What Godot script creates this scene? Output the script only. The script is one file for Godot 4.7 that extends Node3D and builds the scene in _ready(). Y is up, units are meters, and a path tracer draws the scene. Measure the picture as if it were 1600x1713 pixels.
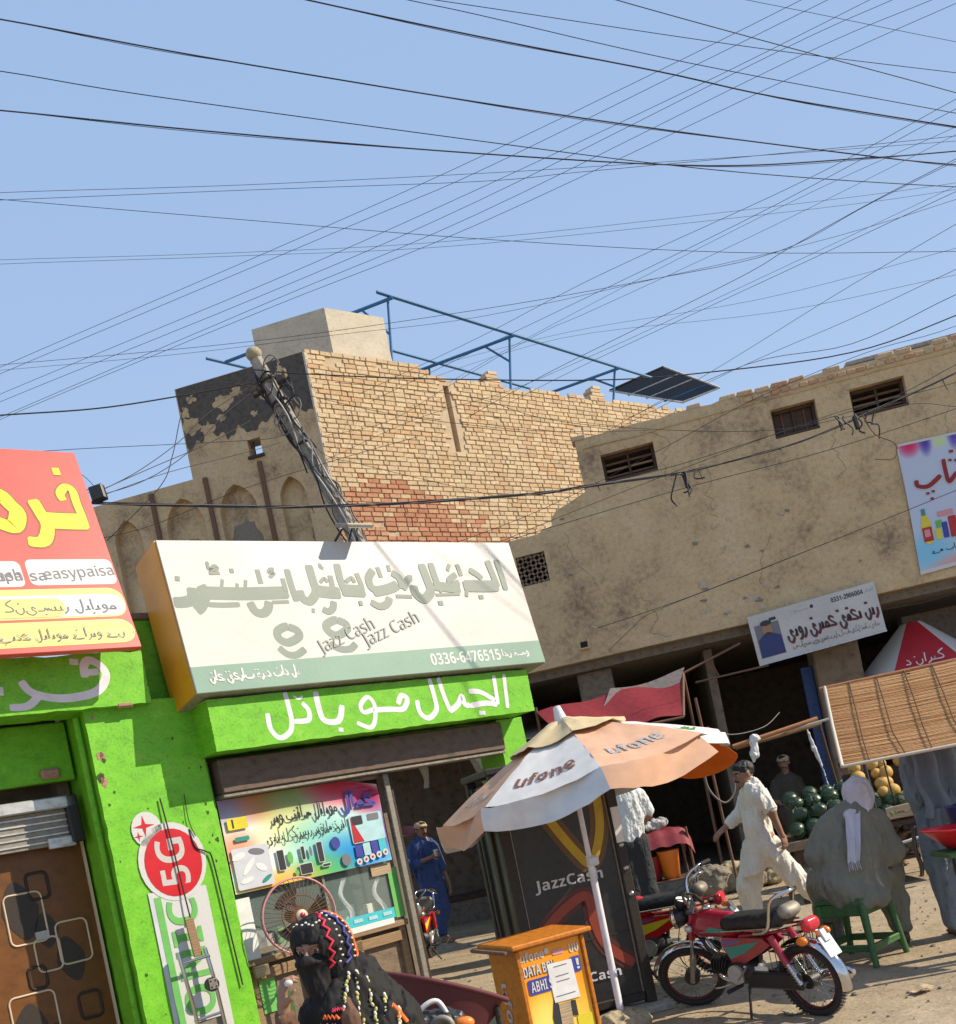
extends Node3D
# A bazaar corner: green shop fronts, brick and plaster houses, fruit stalls, wires against a clear sky.
var T := {}
var M := {}
var used := {}
var smooth_id := 1
var rng := RandomNumberGenerator.new()

func _ready():
	rng.seed = 20240
	# ---- camera: level, rolled clockwise, lens shifted up (the picture is the upper part of a taller frame)
	var cam := Camera3D.new(); cam.name = "camera"; add_child(cam)
	cam.projection = Camera3D.PROJECTION_FRUSTUM
	cam.near = 0.05; cam.far = 600.0
	cam.size = 0.05 * 1713.0 / 1700.0
	cam.frustum_offset = Vector2(0, 0.05 * 504.5 / 1700.0)
	cam.position = Vector3(0, 1.65, 0)
	cam.rotation_degrees = Vector3(0, 0, -11.6)
	cam.current = true
	# ---- sky and exposure
	var we := WorldEnvironment.new(); we.name = "world_environment"; add_child(we)
	var env := Environment.new(); we.environment = env
	env.background_mode = Environment.BG_SKY
	var sm := ProceduralSkyMaterial.new()
	sm.sky_top_color = Color(0.56, 0.665, 0.815)
	sm.sky_horizon_color = Color(0.77, 0.845, 0.93)
	sm.sky_curve = 0.16
	sm.ground_bottom_color = Color(0.42, 0.36, 0.28)
	sm.ground_horizon_color = Color(0.62, 0.62, 0.60)
	sm.sun_angle_max = 1.0
	var sky := Sky.new(); sky.sky_material = sm
	env.sky = sky
	env.background_energy_multiplier = 1.0
	env.tonemap_mode = Environment.TONE_MAPPER_LINEAR
	env.tonemap_exposure = 1.26
	env.sdfgi_enabled = true; env.ssao_enabled = true; env.ssil_enabled = true
	# ---- sun: from the right, a little in front, high afternoon
	var sun := DirectionalLight3D.new(); sun.name = "sun"; add_child(sun)
	var el := deg_to_rad(37.0)
	var to_sun := Vector3(0.993 * cos(el), sin(el), 0.10 * cos(el)).normalized()
	sun.look_at_from_position(to_sun * 30.0, Vector3.ZERO, Vector3.UP)
	sun.light_energy = 1.55; sun.light_color = Color(1.0, 0.94, 0.84)
	sun.light_angular_distance = 0.5; sun.shadow_enabled = true
	make_textures(); make_materials()
	ground_and_road()
	brick_house(); roof_frame(); plaster_house(); shops()
	signs_and_banners()
	street_furniture()
	stalls()
	motorcycles()
	people()
	pole_and_wires()
var TX_SIGN_A := [[0.091,0.01,0.82,0.11,0.82,0.19,0.85,0.21,0.95],
	[0.088,0.29,0.97,0.31,0.89,0.25,0.78,0.19,0.74],
	[0.115,0.28,0.90,0.46,0.89,0.68,0.88,0.92,0.88,1.12,0.88],
	[0.029,0.51,1.02,0.47,0.92],
	[0.032,0.73,1.01,0.70,0.92],
	[0.027,0.64,0.98,0.62,0.92],
	[0.035,0.31,0.79,0.45,0.78,0.61,0.78],
	[0.070,0.71,0.80,0.74,0.71,0.81,0.69,0.87,0.73,0.90,0.80],
	[0.034,0.93,0.79,1.10,0.79],
	[0.058,0.87,1.11,0.87,0.97],
	[0.021,1.04,1.11,1.00,1.11,0.98,1.08,1.03,1.07,0.97,1.03],
	[0.054,1.10,1.02,1.10,0.89],
	[0.052,1.17,1.11,1.17,0.95,1.18,0.79],
	[0.074,1.41,1.15,1.41,1.00,1.41,0.88,1.32,0.79,1.25,0.82,1.24,0.90],
	[0.094,1.28,0.79,1.35,0.80],
	[0.022,1.54,1.16,1.53,1.13,1.56,1.11],
	[0.113,1.42,0.89,1.54,0.87,1.67,0.86],
	[0.065,1.61,1.04,1.60,0.89],
	[0.024,1.48,0.97,1.54,1.01,1.56,0.97],
	[0.047,1.31,0.70,1.34,0.69],
	[0.054,1.57,0.78,1.54,0.71,1.48,0.68,1.43,0.71],
	[0.064,1.72,1.16,1.71,0.99,1.73,0.85],
	[0.015,0.41,1.19,0.41,1.12,0.47,1.15,0.49,1.12,0.41,1.11],
	[0.029,0.40,1.08,0.50,1.08],
	[0.050,0.08,1.04,0.12,1.03],
	[0.045,0.60,1.10,0.64,1.10]]
var TX_SIGN_B := [[0.116,1.69,0.89,1.81,0.88,1.95,0.87],
	[0.061,1.91,1.06,1.93,0.92],
	[0.030,1.76,0.97,1.84,1.01,1.86,0.96],
	[0.054,2.17,1.12,2.18,1.01],
	[0.068,2.11,1.09,2.03,1.00,2.04,0.90,2.14,0.88],
	[0.092,2.04,0.86,2.23,0.89,2.35,0.93],
	[0.043,2.30,1.14,2.30,1.07],
	[0.066,2.32,1.06,2.39,1.00,2.40,0.89],
	[0.062,1.98,0.76,2.07,0.71,2.17,0.74,2.21,0.80],
	[0.039,2.29,0.81,2.48,0.80],
	[0.057,2.40,0.88,2.50,0.99,2.55,0.99],
	[0.088,2.71,1.15,2.73,0.96,2.73,0.85,2.62,0.77,2.54,0.83,2.54,0.92],
	[0.068,2.83,1.16,2.84,0.95,2.88,0.84],
	[0.096,2.79,0.91,2.94,0.89,3.12,0.87],
	[0.029,2.78,0.81,3.09,0.81],
	[0.042,3.07,1.14,3.02,1.07],
	[0.060,3.17,1.14,3.18,1.01],
	[0.054,3.12,1.03,3.01,0.97,3.02,0.92,3.13,0.94],
	[0.061,3.31,1.08,3.40,1.02,3.45,0.97],
	[0.122,3.17,0.90,3.43,0.89,3.64,0.89],
	[0.051,3.33,0.77,3.39,0.77],
	[0.055,2.78,0.72,2.84,0.72],
	[0.042,3.19,0.84,3.17,0.78],
	[0.055,1.84,0.75,1.88,0.75],
	[0.068,3.59,1.18,3.61,1.03,3.63,0.88],
	[0.062,3.72,1.19,3.73,1.01,3.73,0.84]]
var TX_SIGN_E := [[0.062,1.02,0.55,1.10,0.51,1.10,0.45,0.98,0.40,0.90,0.44,0.90,0.51,0.98,0.55,1.02,0.55],
	[0.049,0.87,0.36,0.94,0.29,1.03,0.28,1.13,0.33],
	[0.064,1.55,0.59,1.63,0.55,1.62,0.49,1.50,0.44,1.42,0.49,1.42,0.55,1.51,0.59,1.55,0.59],
	[0.051,1.40,0.37,1.48,0.31,1.60,0.30,1.68,0.35]]
var TX_BAND_B := [[0.052,-1.15,3.06,-1.14,2.91,-1.14,2.79,-1.18,2.70,-1.29,2.66,-1.36,2.75,-1.36,2.89],
	[0.053,-1.00,2.95,-0.95,2.88,-0.97,2.79,-1.12,2.79],
	[0.025,-1.07,3.02,-1.03,2.99,-0.98,3.01],
	[0.063,-0.84,3.04,-0.84,2.90,-0.81,2.77,-0.66,2.75,-0.59,2.89],
	[0.060,-0.68,2.67,-0.63,2.66],
	[0.049,-0.25,2.82,-0.37,2.80,-0.39,2.87,-0.30,2.94,-0.24,2.87,-0.26,2.73,-0.33,2.65,-0.47,2.71],
	[0.059,-0.24,2.81,-0.06,2.80,0.08,2.79,0.15,2.88,0.09,2.92,0.03,2.84],
	[0.058,0.46,3.06,0.48,2.86,0.47,2.74,0.36,2.67,0.27,2.73,0.26,2.86],
	[0.058,0.57,3.06,0.60,2.87,0.64,2.71],
	[0.062,0.63,2.71,0.75,2.77,0.82,2.85,0.84,2.76,0.90,2.75],
	[0.060,0.92,2.89,1.07,2.87,1.24,2.77],
	[0.063,0.90,2.74,1.11,2.75,1.26,2.72],
	[0.067,1.00,2.66,1.08,2.65],
	[0.054,1.29,3.03,1.28,2.88,1.27,2.72],
	[0.051,1.43,3.03,1.41,2.85,1.39,2.67]]
var TX_BAND_A := [[0.080,-2.88,3.52,-2.81,3.51],
	[0.073,-2.78,3.38,-2.77,3.48,-2.72,3.52,-2.64,3.47,-2.61,3.38,-2.69,3.27,-2.84,3.23,-3.03,3.23,-3.21,3.29,-3.28,3.39],
	[0.084,-2.75,3.42,-2.66,3.42],
	[0.063,-3.15,3.28,-3.26,3.19,-3.40,3.19],
	[0.102,-3.52,3.33,-3.42,3.32]]
var TX_RED := [[0.114,-0.24,1.73,-0.18,1.73],
	[0.074,-0.23,1.43,-0.24,1.50,-0.18,1.57,-0.13,1.54,-0.13,1.40,-0.12,1.25],
	[0.176,-0.09,1.22,-0.27,1.22,-0.46,1.23],
	[0.109,-0.48,1.43,-0.45,1.29,-0.43,1.16,-0.50,1.02,-0.62,1.02],
	[0.136,-0.80,1.44,-0.72,1.47,-0.67,1.38,-0.63,1.29,-0.69,1.16,-0.79,1.19,-0.86,1.22]]
var TX_POSTER := [[0.061,2.49,4.82,2.50,4.74,2.63,4.71,2.80,4.81],
	[0.057,2.87,5.01,2.87,4.83,2.89,4.70,3.00,4.79,3.06,4.74,3.16,4.75],
	[0.055,2.96,5.09,3.01,5.08],
	[0.048,2.93,4.98,2.97,4.97],
	[0.048,3.00,4.96,3.04,4.95],
	[0.048,2.58,4.62,2.62,4.61],
	[0.048,2.65,4.63,2.69,4.62],
	[0.048,2.62,4.54,2.66,4.53]]
var WIRES := [
	["thick black cable crossing the top left of the sky",0.0090,-4.24,9.97,-9.00,-2.80,9.59,-9.23,-1.56,9.23,-9.43,-0.52,8.94,-9.59,1.39,8.44,-9.90,3.26,7.98,-10.20,5.37,7.50,-10.53,6.29,7.32,-10.68,8.35,6.94,-11.00],
	["thin dark wire second from the top left edge of the sky",0.0060,-4.34,9.47,-9.00,-2.90,9.13,-9.23,-1.65,8.79,-9.43,1.32,8.07,-9.90,3.19,7.64,-10.20,4.61,7.36,-10.42,6.25,7.09,-10.68,8.32,6.77,-11.00],
	["thick cable third down the left edge, curling up again at right",0.0090,-4.43,9.04,-9.00,-2.97,8.78,-9.23,-1.18,8.41,-9.51,1.29,7.95,-9.90,3.59,7.59,-10.26,5.30,7.49,-10.52,6.32,7.46,-10.68,8.45,7.42,-11.00],
	["thick double cable leaving the top edge left of centre",0.0090,-1.09,9.50,-9.00,-0.03,9.11,-9.12,1.43,8.61,-9.29,3.03,8.09,-9.47,4.13,7.71,-9.60,5.85,7.21,-9.80,7.65,6.72,-10.00],
	["thin wire just above the thick double cable",0.0050,-0.16,9.28,-9.00,0.89,8.93,-9.14,1.46,8.74,-9.21,3.31,8.10,-9.45,5.86,7.32,-9.77,7.66,6.78,-10.00],
	["thin wire leaving the top edge near centre, flattening at right",0.0050,0.48,9.84,-10.00,1.62,9.54,-10.14,4.31,8.84,-10.48,6.53,8.31,-10.75,8.54,7.86,-11.00],
	["thin wire falling steeply from the top edge right of centre",0.0060,2.01,8.81,-9.00,2.73,8.63,-9.23,3.97,8.34,-9.61,6.22,7.84,-10.31,8.43,7.32,-11.00],
	["faint wire high in the top right corner of the sky",0.0040,3.40,10.17,-11.00,4.72,9.85,-11.22,7.14,9.20,-11.63,9.36,8.64,-12.00],
	["uppermost of the slanting wires climbing left to right",0.0050,-9.02,9.94,-17.00,-6.07,10.19,-16.28,-1.37,10.48,-15.14,1.51,10.69,-14.44,4.39,10.99,-13.74,6.27,11.22,-13.29,7.46,11.37,-13.00],
	["second from the top of the slanting wires climbing left to right",0.0050,-9.03,9.89,-17.00,-6.09,10.10,-16.30,-0.21,10.44,-14.89,1.83,10.56,-14.40,4.94,10.93,-13.66,6.61,11.14,-13.27,7.75,11.27,-13.00],
	["third from the top of the slanting wires climbing left to right",0.0050,-9.10,9.55,-17.00,-6.17,9.79,-16.32,-1.47,10.08,-15.23,1.79,10.36,-14.47,4.95,10.71,-13.74,7.13,11.01,-13.24,8.20,11.18,-13.00],
	["fourth from the top of the slanting wires climbing left to right",0.0050,-9.12,9.45,-17.00,-6.20,9.68,-16.34,-1.51,9.95,-15.27,1.76,10.23,-14.53,5.96,10.82,-13.59,7.44,10.96,-13.25,8.57,11.06,-13.00],
	["fifth from the top of the slanting wires climbing left to right",0.0050,-8.64,9.30,-17.00,-5.63,9.55,-16.31,-1.54,9.87,-15.38,1.74,10.11,-14.63,6.16,10.71,-13.63,7.92,10.84,-13.23,8.93,10.91,-13.00],
	["lowest of the slanting wires climbing left to right above the roof tank",0.0050,-8.65,9.25,-17.00,-5.98,9.49,-16.40,-1.57,9.80,-15.42,1.71,9.99,-14.68,6.34,10.55,-13.66,8.23,10.74,-13.24,9.30,10.83,-13.00],
	["uppermost slanting wire of the right-hand bunch",0.0050,-0.58,9.35,-18.00,1.56,9.27,-16.62,3.42,9.28,-15.43,6.07,9.14,-13.71,7.65,9.20,-12.71,8.76,9.23,-12.00],
	["second slanting wire of the right-hand bunch",0.0050,-0.40,9.18,-18.00,1.54,9.13,-16.72,5.24,9.03,-14.28,7.64,9.09,-12.72,8.73,9.09,-12.00],
	["third slanting wire of the right-hand bunch",0.0040,1.02,9.23,-18.00,2.76,9.24,-16.65,5.82,9.12,-14.26,7.65,8.92,-12.81,8.68,8.81,-12.00],
	["slanting wire with a taped joint, right-hand bunch",0.0060,1.20,8.55,-18.00,2.68,8.58,-16.81,5.18,8.49,-14.78,5.86,8.53,-14.23,6.80,8.56,-13.48,7.58,8.54,-12.84,8.62,8.54,-12.00],
	["slanting wire below the taped one, right-hand bunch",0.0050,1.98,8.66,-18.00,3.42,8.57,-16.68,5.74,8.34,-14.55,7.54,8.17,-12.91,8.52,8.05,-12.00],
	["slanting wire rising from the solar panel to the right edge",0.0050,3.42,7.77,-18.00,5.02,7.76,-16.09,6.46,7.84,-14.40,7.56,7.85,-13.09,8.48,7.84,-12.00],
	["slanting wire just under the one rising from the solar panel",0.0050,3.41,7.72,-18.00,5.25,7.59,-15.78,6.49,7.39,-14.26,7.45,7.28,-13.09,8.34,7.15,-12.00],
	["slanting wire low at the right above the plaster parapet",0.0060,3.56,7.27,-16.00,4.97,7.07,-14.27,5.91,6.59,-13.04,6.77,6.52,-12.00,7.58,6.38,-11.00],
	["upper faint wire leaving the left edge almost level",0.0050,-7.26,12.36,-15.00,-5.11,12.13,-15.12,-1.63,11.65,-15.31,1.96,11.22,-15.51,3.80,11.02,-15.61,7.07,10.69,-15.79,10.91,10.33,-16.00],
	["level wire that meets two others at the left edge",0.0050,-7.27,12.29,-15.00,-5.05,11.85,-14.87,-1.57,11.15,-14.66,1.81,10.46,-14.46,3.07,10.27,-14.38,4.31,10.09,-14.31,5.54,9.91,-14.24,7.57,9.62,-14.12,9.57,9.35,-14.00],
	["wire descending gently from the left edge across the middle sky",0.0060,-7.21,12.58,-15.00,-5.09,11.95,-15.00,-1.69,10.95,-15.00,1.71,9.96,-15.00,5.34,9.01,-15.00,8.58,8.36,-15.00,10.75,7.94,-15.00],
	["upper of two close level wires above the roof",0.0040,-7.45,11.42,-15.00,-5.31,11.15,-15.12,-1.83,10.66,-15.32,1.76,10.25,-15.52,7.59,9.90,-15.85,10.32,9.82,-16.00],
	["lower of two close level wires above the roof",0.0040,-7.47,11.34,-15.00,-5.33,11.09,-15.12,-1.84,10.61,-15.32,1.75,10.17,-15.52,7.57,9.79,-15.85,10.31,9.73,-16.00],
	["wire rising from the left edge past the roof tank",0.0050,-8.30,10.36,-16.00,-5.79,9.84,-15.54,-1.86,9.06,-14.82,1.42,8.56,-14.23,3.65,8.30,-13.83,5.40,8.17,-13.52,6.71,8.46,-13.30,8.50,8.81,-13.00],
	["wire running close under the one past the roof tank",0.0040,-8.32,10.28,-16.00,-5.80,9.76,-15.54,-2.96,9.19,-15.02,-0.64,8.80,-14.60,1.40,8.46,-14.23,3.85,8.28,-13.80,6.16,8.15,-13.39,8.37,8.21,-13.00],
	["faint wire crossing low behind the blue roof frame",0.0040,0.60,10.43,-20.00,3.31,9.78,-18.22,6.14,8.84,-16.34,8.48,8.32,-14.81,9.72,8.07,-14.00],
	["lower faint wire crossing behind the blue roof frame",0.0040,0.55,10.20,-20.00,3.20,9.73,-18.29,6.28,8.53,-16.21,8.40,7.94,-14.81,9.62,7.54,-14.00],
	["heavy black cable from the left edge to the pole top",0.0120,-5.81,7.13,-11.00,-4.38,7.13,-11.45,-3.39,7.13,-11.76,-2.54,7.20,-12.02,-1.64,7.31,-12.30],
	["heavy black cable from the pole top along the brick wall to the right",0.0110,-1.58,7.46,-12.30,-1.06,7.31,-12.31,0.35,6.97,-12.34,2.49,6.53,-12.38,3.87,6.36,-12.41,5.62,6.26,-12.44,6.98,6.46,-12.47,8.56,6.81,-12.50],
	["thick bundle of cables sagging across in front of the brick wall",0.0220,-4.01,5.94,-11.00,-3.39,5.79,-11.04,-1.70,5.44,-11.17,-0.87,5.30,-11.23,0.05,5.17,-11.29,1.38,5.03,-11.39,1.89,5.01,-11.42,3.03,4.96,-11.50],
	["bundle of cables climbing along the plaster wall to the right edge",0.0160,3.03,4.96,-11.50,3.79,4.99,-11.50,4.56,5.06,-11.50,5.48,5.26,-11.50,6.31,5.45,-11.50,7.77,5.86,-11.50],
	["grey wire above the bundle on the plaster wall",0.0060,1.45,5.19,-12.00,2.89,5.19,-12.00,4.58,5.36,-12.00,5.73,5.47,-12.00,6.60,5.71,-12.00,7.75,6.05,-12.00],
	["wire crossing the plaster wall above the middle window",0.0050,-0.66,7.20,-12.50,0.89,6.71,-12.50,1.70,6.28,-12.50,2.71,5.94,-12.50,4.51,5.54,-12.50,6.14,5.52,-12.50,6.77,5.37,-12.50,7.83,5.08,-12.50],
	["long straight wire slanting across the plaster wall above the signs",0.0060,1.03,4.86,-12.50,1.61,4.91,-12.46,3.29,5.02,-12.34,4.96,5.08,-12.22,6.55,5.23,-12.10,7.98,5.42,-12.00],
	["long wire slanting down the lower part of the plaster wall",0.0060,1.90,3.59,-12.50,3.05,3.72,-12.40,4.94,4.03,-12.24,6.36,4.28,-12.12,7.80,4.54,-12.00],
	["wire running past the shutter windows of the plaster wall",0.0050,-0.09,5.03,-13.00,1.50,5.23,-12.81,3.09,5.61,-12.62,4.35,5.95,-12.47,5.73,6.17,-12.30,6.78,6.22,-12.17,8.21,6.53,-12.00],
	["second wire running past the shutter windows",0.0050,0.35,4.87,-13.00,1.71,5.10,-12.83,3.63,5.37,-12.58,5.26,5.55,-12.37,6.65,5.56,-12.18,8.04,5.70,-12.00],
	["thin wire from the pole over the brick wall to the first window",0.0050,-1.51,7.33,-12.40,-0.71,6.97,-12.51,0.26,6.61,-12.63,1.56,6.26,-12.80,2.46,6.10,-12.91,3.16,6.01,-13.00],
	["wire slanting up across the brick wall face",0.0040,-1.13,7.57,-15.00,-0.13,7.55,-14.90,0.92,7.87,-14.81,2.24,8.26,-14.69,3.14,8.42,-14.60,5.81,8.96,-14.36,9.67,9.85,-14.00],
	["second wire slanting up across the brick wall face",0.0040,-1.16,7.21,-15.00,0.31,7.49,-14.86,1.65,7.56,-14.73,3.02,7.79,-14.61,4.36,8.05,-14.48,6.55,8.50,-14.28,9.52,9.12,-14.00],
	["wire from the pole curving down over the red bricks",0.0050,-1.37,6.93,-12.40,-0.98,6.37,-12.48,-0.58,6.18,-12.54,0.11,5.89,-12.65,1.03,5.52,-12.80],
	["upper wire from the pole to the black junction box",0.0060,-1.59,7.34,-12.40,-2.15,6.90,-11.94,-2.51,6.52,-11.67,-2.95,6.14,-11.31,-3.32,5.89,-11.00],
	["second wire from the pole to the black junction box",0.0060,-1.58,7.28,-12.40,-1.97,6.93,-12.10,-2.47,6.38,-11.71,-2.92,6.04,-11.35,-3.31,5.85,-11.00],
	["third wire from the pole to the black junction box",0.0060,-1.71,6.92,-12.40,-2.22,6.56,-11.96,-2.78,6.22,-11.46,-3.30,5.90,-11.00],
	["lowest wire from the pole to the black junction box",0.0050,-1.45,6.57,-12.40,-1.92,6.39,-12.04,-2.66,6.13,-11.48,-3.30,5.84,-11.00],
	["wire looping down from the pole beside the left facade",0.0070,-1.55,7.22,-12.30,-2.03,7.28,-12.05,-2.40,7.01,-11.89,-2.64,6.46,-11.83,-2.85,6.09,-11.76,-3.49,5.52,-11.50],
	["thin wire leaving the junction box towards the red sign",0.0050,-3.32,5.89,-11.00,-3.44,6.06,-10.81,-3.73,6.09,-10.45,-4.53,5.98,-9.50],
	["level wire from the red sign across the plastered facade",0.0050,-4.93,6.58,-11.00,-3.74,6.61,-11.47,-2.57,6.61,-11.94,-1.64,6.61,-12.30,-1.39,6.65,-12.40],
	["straight wire crossing the arched niches",0.0050,-3.69,5.56,-11.50,-3.03,5.64,-11.67,-1.99,5.93,-11.93,-0.84,6.16,-12.23,0.21,6.34,-12.50],
	["wire from the awning corner to the plaster wall",0.0050,1.91,3.23,-12.00,2.24,3.44,-12.03,2.54,3.58,-12.06,3.73,3.80,-12.18,4.96,4.04,-12.30],
	["wire strung below the plaster wall at the right",0.0050,5.27,3.07,-12.20,5.64,3.04,-12.04,5.99,3.05,-11.88,6.85,3.08,-11.50]]

# ------------------------------------------------------------------ naming
func numbered(n: String) -> String:
	if not used.has(n):
		used[n] = 0
		return n
	used[n] += 1
	return "%s_%03d" % [n, used[n]]

func thing(called: String, label: String, category: String, at := Vector3.ZERO, turn := 0.0, group := "") -> Node3D:
	var o := Node3D.new(); o.name = numbered(called); add_child(o)
	o.position = at; o.rotation_degrees.y = turn
	o.set_meta("label", label); o.set_meta("category", category)
	if group != "": o.set_meta("group", group)
	return o

func part(shape, called: String, m: Material, parent: Node) -> MeshInstance3D:
	var o := MeshInstance3D.new(); o.name = called
	if shape is SurfaceTool:
		shape.generate_normals()
		o.mesh = shape.commit()
	else: o.mesh = shape
	o.material_override = m
	parent.add_child(o, true)
	return o

func struct(shape, called: String, m: Material) -> MeshInstance3D:
	var o := part(shape, numbered(called), m, self)
	o.set_meta("kind", "structure")
	return o

func boxpart(called: String, c: Vector3, s: Vector3, m: Material, parent: Node, ch := 0.0, b := Basis.IDENTITY) -> MeshInstance3D:
	var st := mb(); bx(st, c, s, b, ch)
	return part(st, called, m, parent)

# ------------------------------------------------------------------ shapes
func mb() -> SurfaceTool:
	var st := SurfaceTool.new(); st.begin(Mesh.PRIMITIVE_TRIANGLES); st.set_smooth_group(-1)
	return st

func tri(st: SurfaceTool, a: Vector3, b: Vector3, c: Vector3):
	st.add_vertex(a); st.add_vertex(b); st.add_vertex(c)

func quad(st: SurfaceTool, a: Vector3, b: Vector3, c: Vector3, d: Vector3):
	tri(st, a, b, c); tri(st, a, c, d)

func uvquad(st: SurfaceTool, a: Vector3, b: Vector3, c: Vector3, d: Vector3):
	# a bottom left, b top left, c top right, d bottom right
	var p := [a, b, c, a, c, d]; var t := [Vector2(0, 1), Vector2(0, 0), Vector2(1, 0), Vector2(0, 1), Vector2(1, 0), Vector2(1, 1)]
	for i in 6:
		st.set_uv(t[i]); st.add_vertex(p[i])

func bx(st: SurfaceTool, c: Vector3, s: Vector3, b := Basis.IDENTITY, ch := 0.0):
	var h := s * 0.5
	if ch <= 0.0:
		var v := []
		for i in 8: v.append(c + b * Vector3(h.x * (1 if i & 1 else -1), h.y * (1 if i & 2 else -1), h.z * (1 if i & 4 else -1)))
		quad(st, v[4], v[6], v[7], v[5]); quad(st, v[1], v[3], v[2], v[0])
		quad(st, v[5], v[7], v[3], v[1]); quad(st, v[0], v[2], v[6], v[4])
		quad(st, v[6], v[2], v[3], v[7]); quad(st, v[0], v[4], v[5], v[1])
		return
	ch = minf(ch, minf(h.x, minf(h.y, h.z)) * 0.9)
	# every face inset, edges joined by strips, corners by triangles
	var P := func(ax: int, sx: int, sy: int, sz: int) -> Vector3:
		var q := Vector3(h.x * sx, h.y * sy, h.z * sz)
		for k in 3:
			if k != ax: q[k] -= ch * signf(q[k])
		return c + b * q
	for sg in [-1, 1]:
		var f := [[P.call(0, sg, -1, -1), P.call(0, sg, 1, -1), P.call(0, sg, 1, 1), P.call(0, sg, -1, 1)],
			[P.call(1, -1, sg, -1), P.call(1, -1, sg, 1), P.call(1, 1, sg, 1), P.call(1, 1, sg, -1)],
			[P.call(2, -1, -1, sg), P.call(2, 1, -1, sg), P.call(2, 1, 1, sg), P.call(2, -1, 1, sg)]]
		for g in f:
			if sg > 0: quad(st, g[3], g[2], g[1], g[0])
			else: quad(st, g[0], g[1], g[2], g[3])
	for s1 in [-1, 1]:
		for s2 in [-1, 1]:
			oquad(st, c, P.call(0, s1, s2, -1), P.call(0, s1, s2, 1), P.call(1, s1, s2, 1), P.call(1, s1, s2, -1))
			oquad(st, c, P.call(0, s1, -1, s2), P.call(0, s1, 1, s2), P.call(2, s1, 1, s2), P.call(2, s1, -1, s2))
			oquad(st, c, P.call(1, -1, s1, s2), P.call(1, 1, s1, s2), P.call(2, 1, s1, s2), P.call(2, -1, s1, s2))
			for s3 in [-1, 1]:
				otri(st, c, P.call(0, s1, s2, s3), P.call(1, s1, s2, s3), P.call(2, s1, s2, s3))

func otri(st: SurfaceTool, c: Vector3, p: Vector3, q: Vector3, r: Vector3):
	# wound so that it faces away from c
	if (q - p).cross(r - p).dot((p + q + r) / 3.0 - c) > 0.0: tri(st, p, r, q)
	else: tri(st, p, q, r)

func oquad(st: SurfaceTool, c: Vector3, p: Vector3, q: Vector3, r: Vector3, s: Vector3):
	otri(st, c, p, q, r); otri(st, c, p, r, s)

func spline(pts: Array, n: int) -> Array:
	var out := []
	for i in pts.size() - 1:
		var p0 = pts[maxi(i - 1, 0)]; var p1 = pts[i]; var p2 = pts[i + 1]; var p3 = pts[mini(i + 2, pts.size() - 1)]
		for k in n:
			var t := float(k) / n
			out.append(0.5 * ((2.0 * p1) + (p2 - p0) * t + (2.0 * p0 - 5.0 * p1 + 4.0 * p2 - p3) * t * t + (3.0 * p1 - p0 - 3.0 * p2 + p3) * t * t * t))
	out.append(pts[-1])
	return out

func tube(st: SurfaceTool, pts: Array, rad, sides := 6, caps := true):
	var n := pts.size()
	var rings := []
	var t: Vector3 = (pts[1] - pts[0]).normalized()
	var u := t.cross(Vector3.UP if absf(t.y) < 0.9 else Vector3.RIGHT).normalized()
	for i in n:
		var tn: Vector3
		if i == 0: tn = pts[1] - pts[0]
		elif i == n - 1: tn = pts[n - 1] - pts[n - 2]
		else: tn = pts[i + 1] - pts[i - 1]
		tn = tn.normalized()
		u = (u - tn * u.dot(tn)).normalized()
		var w := tn.cross(u)
		var r: float = rad[i] if rad is Array else rad
		var ring := []
		for k in sides:
			var a := TAU * k / sides
			ring.append(pts[i] + (u * cos(a) + w * sin(a)) * r)
		rings.append(ring)
	smooth_id += 1; st.set_smooth_group(smooth_id)
	for i in n - 1:
		for k in sides:
			var k2 := (k + 1) % sides
			quad(st, rings[i][k], rings[i][k2], rings[i + 1][k2], rings[i + 1][k])
	st.set_smooth_group(-1)
	if caps:
		for k in range(1, sides - 1):
			tri(st, rings[0][0], rings[0][k + 1], rings[0][k])
			tri(st, rings[n - 1][0], rings[n - 1][k], rings[n - 1][k + 1])

func lathe(st: SurfaceTool, prof: Array, xf: Transform3D, segs := 16, smooth := true, arc := TAU):
	if smooth:
		smooth_id += 1; st.set_smooth_group(smooth_id)
	for i in prof.size() - 1:
		var p: Vector2 = prof[i]; var q: Vector2 = prof[i + 1]
		for k in segs:
			var a := arc * k / segs; var b := arc * (k + 1) / segs
			var p1 := xf * Vector3(p.x * cos(a), p.y, p.x * sin(a)); var p2 := xf * Vector3(p.x * cos(b), p.y, p.x * sin(b))
			var q1 := xf * Vector3(q.x * cos(a), q.y, q.x * sin(a)); var q2 := xf * Vector3(q.x * cos(b), q.y, q.x * sin(b))
			if p.x > 0.0001: tri(st, p1, p2, q2)
			if q.x > 0.0001: tri(st, p1, q2, q1)
	st.set_smooth_group(-1)

func cyl(st: SurfaceTool, a: Vector3, b: Vector3, r: float, sides := 12, r2 := -1.0):
	tube(st, [a, b], [r, r if r2 < 0 else r2], sides)

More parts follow.
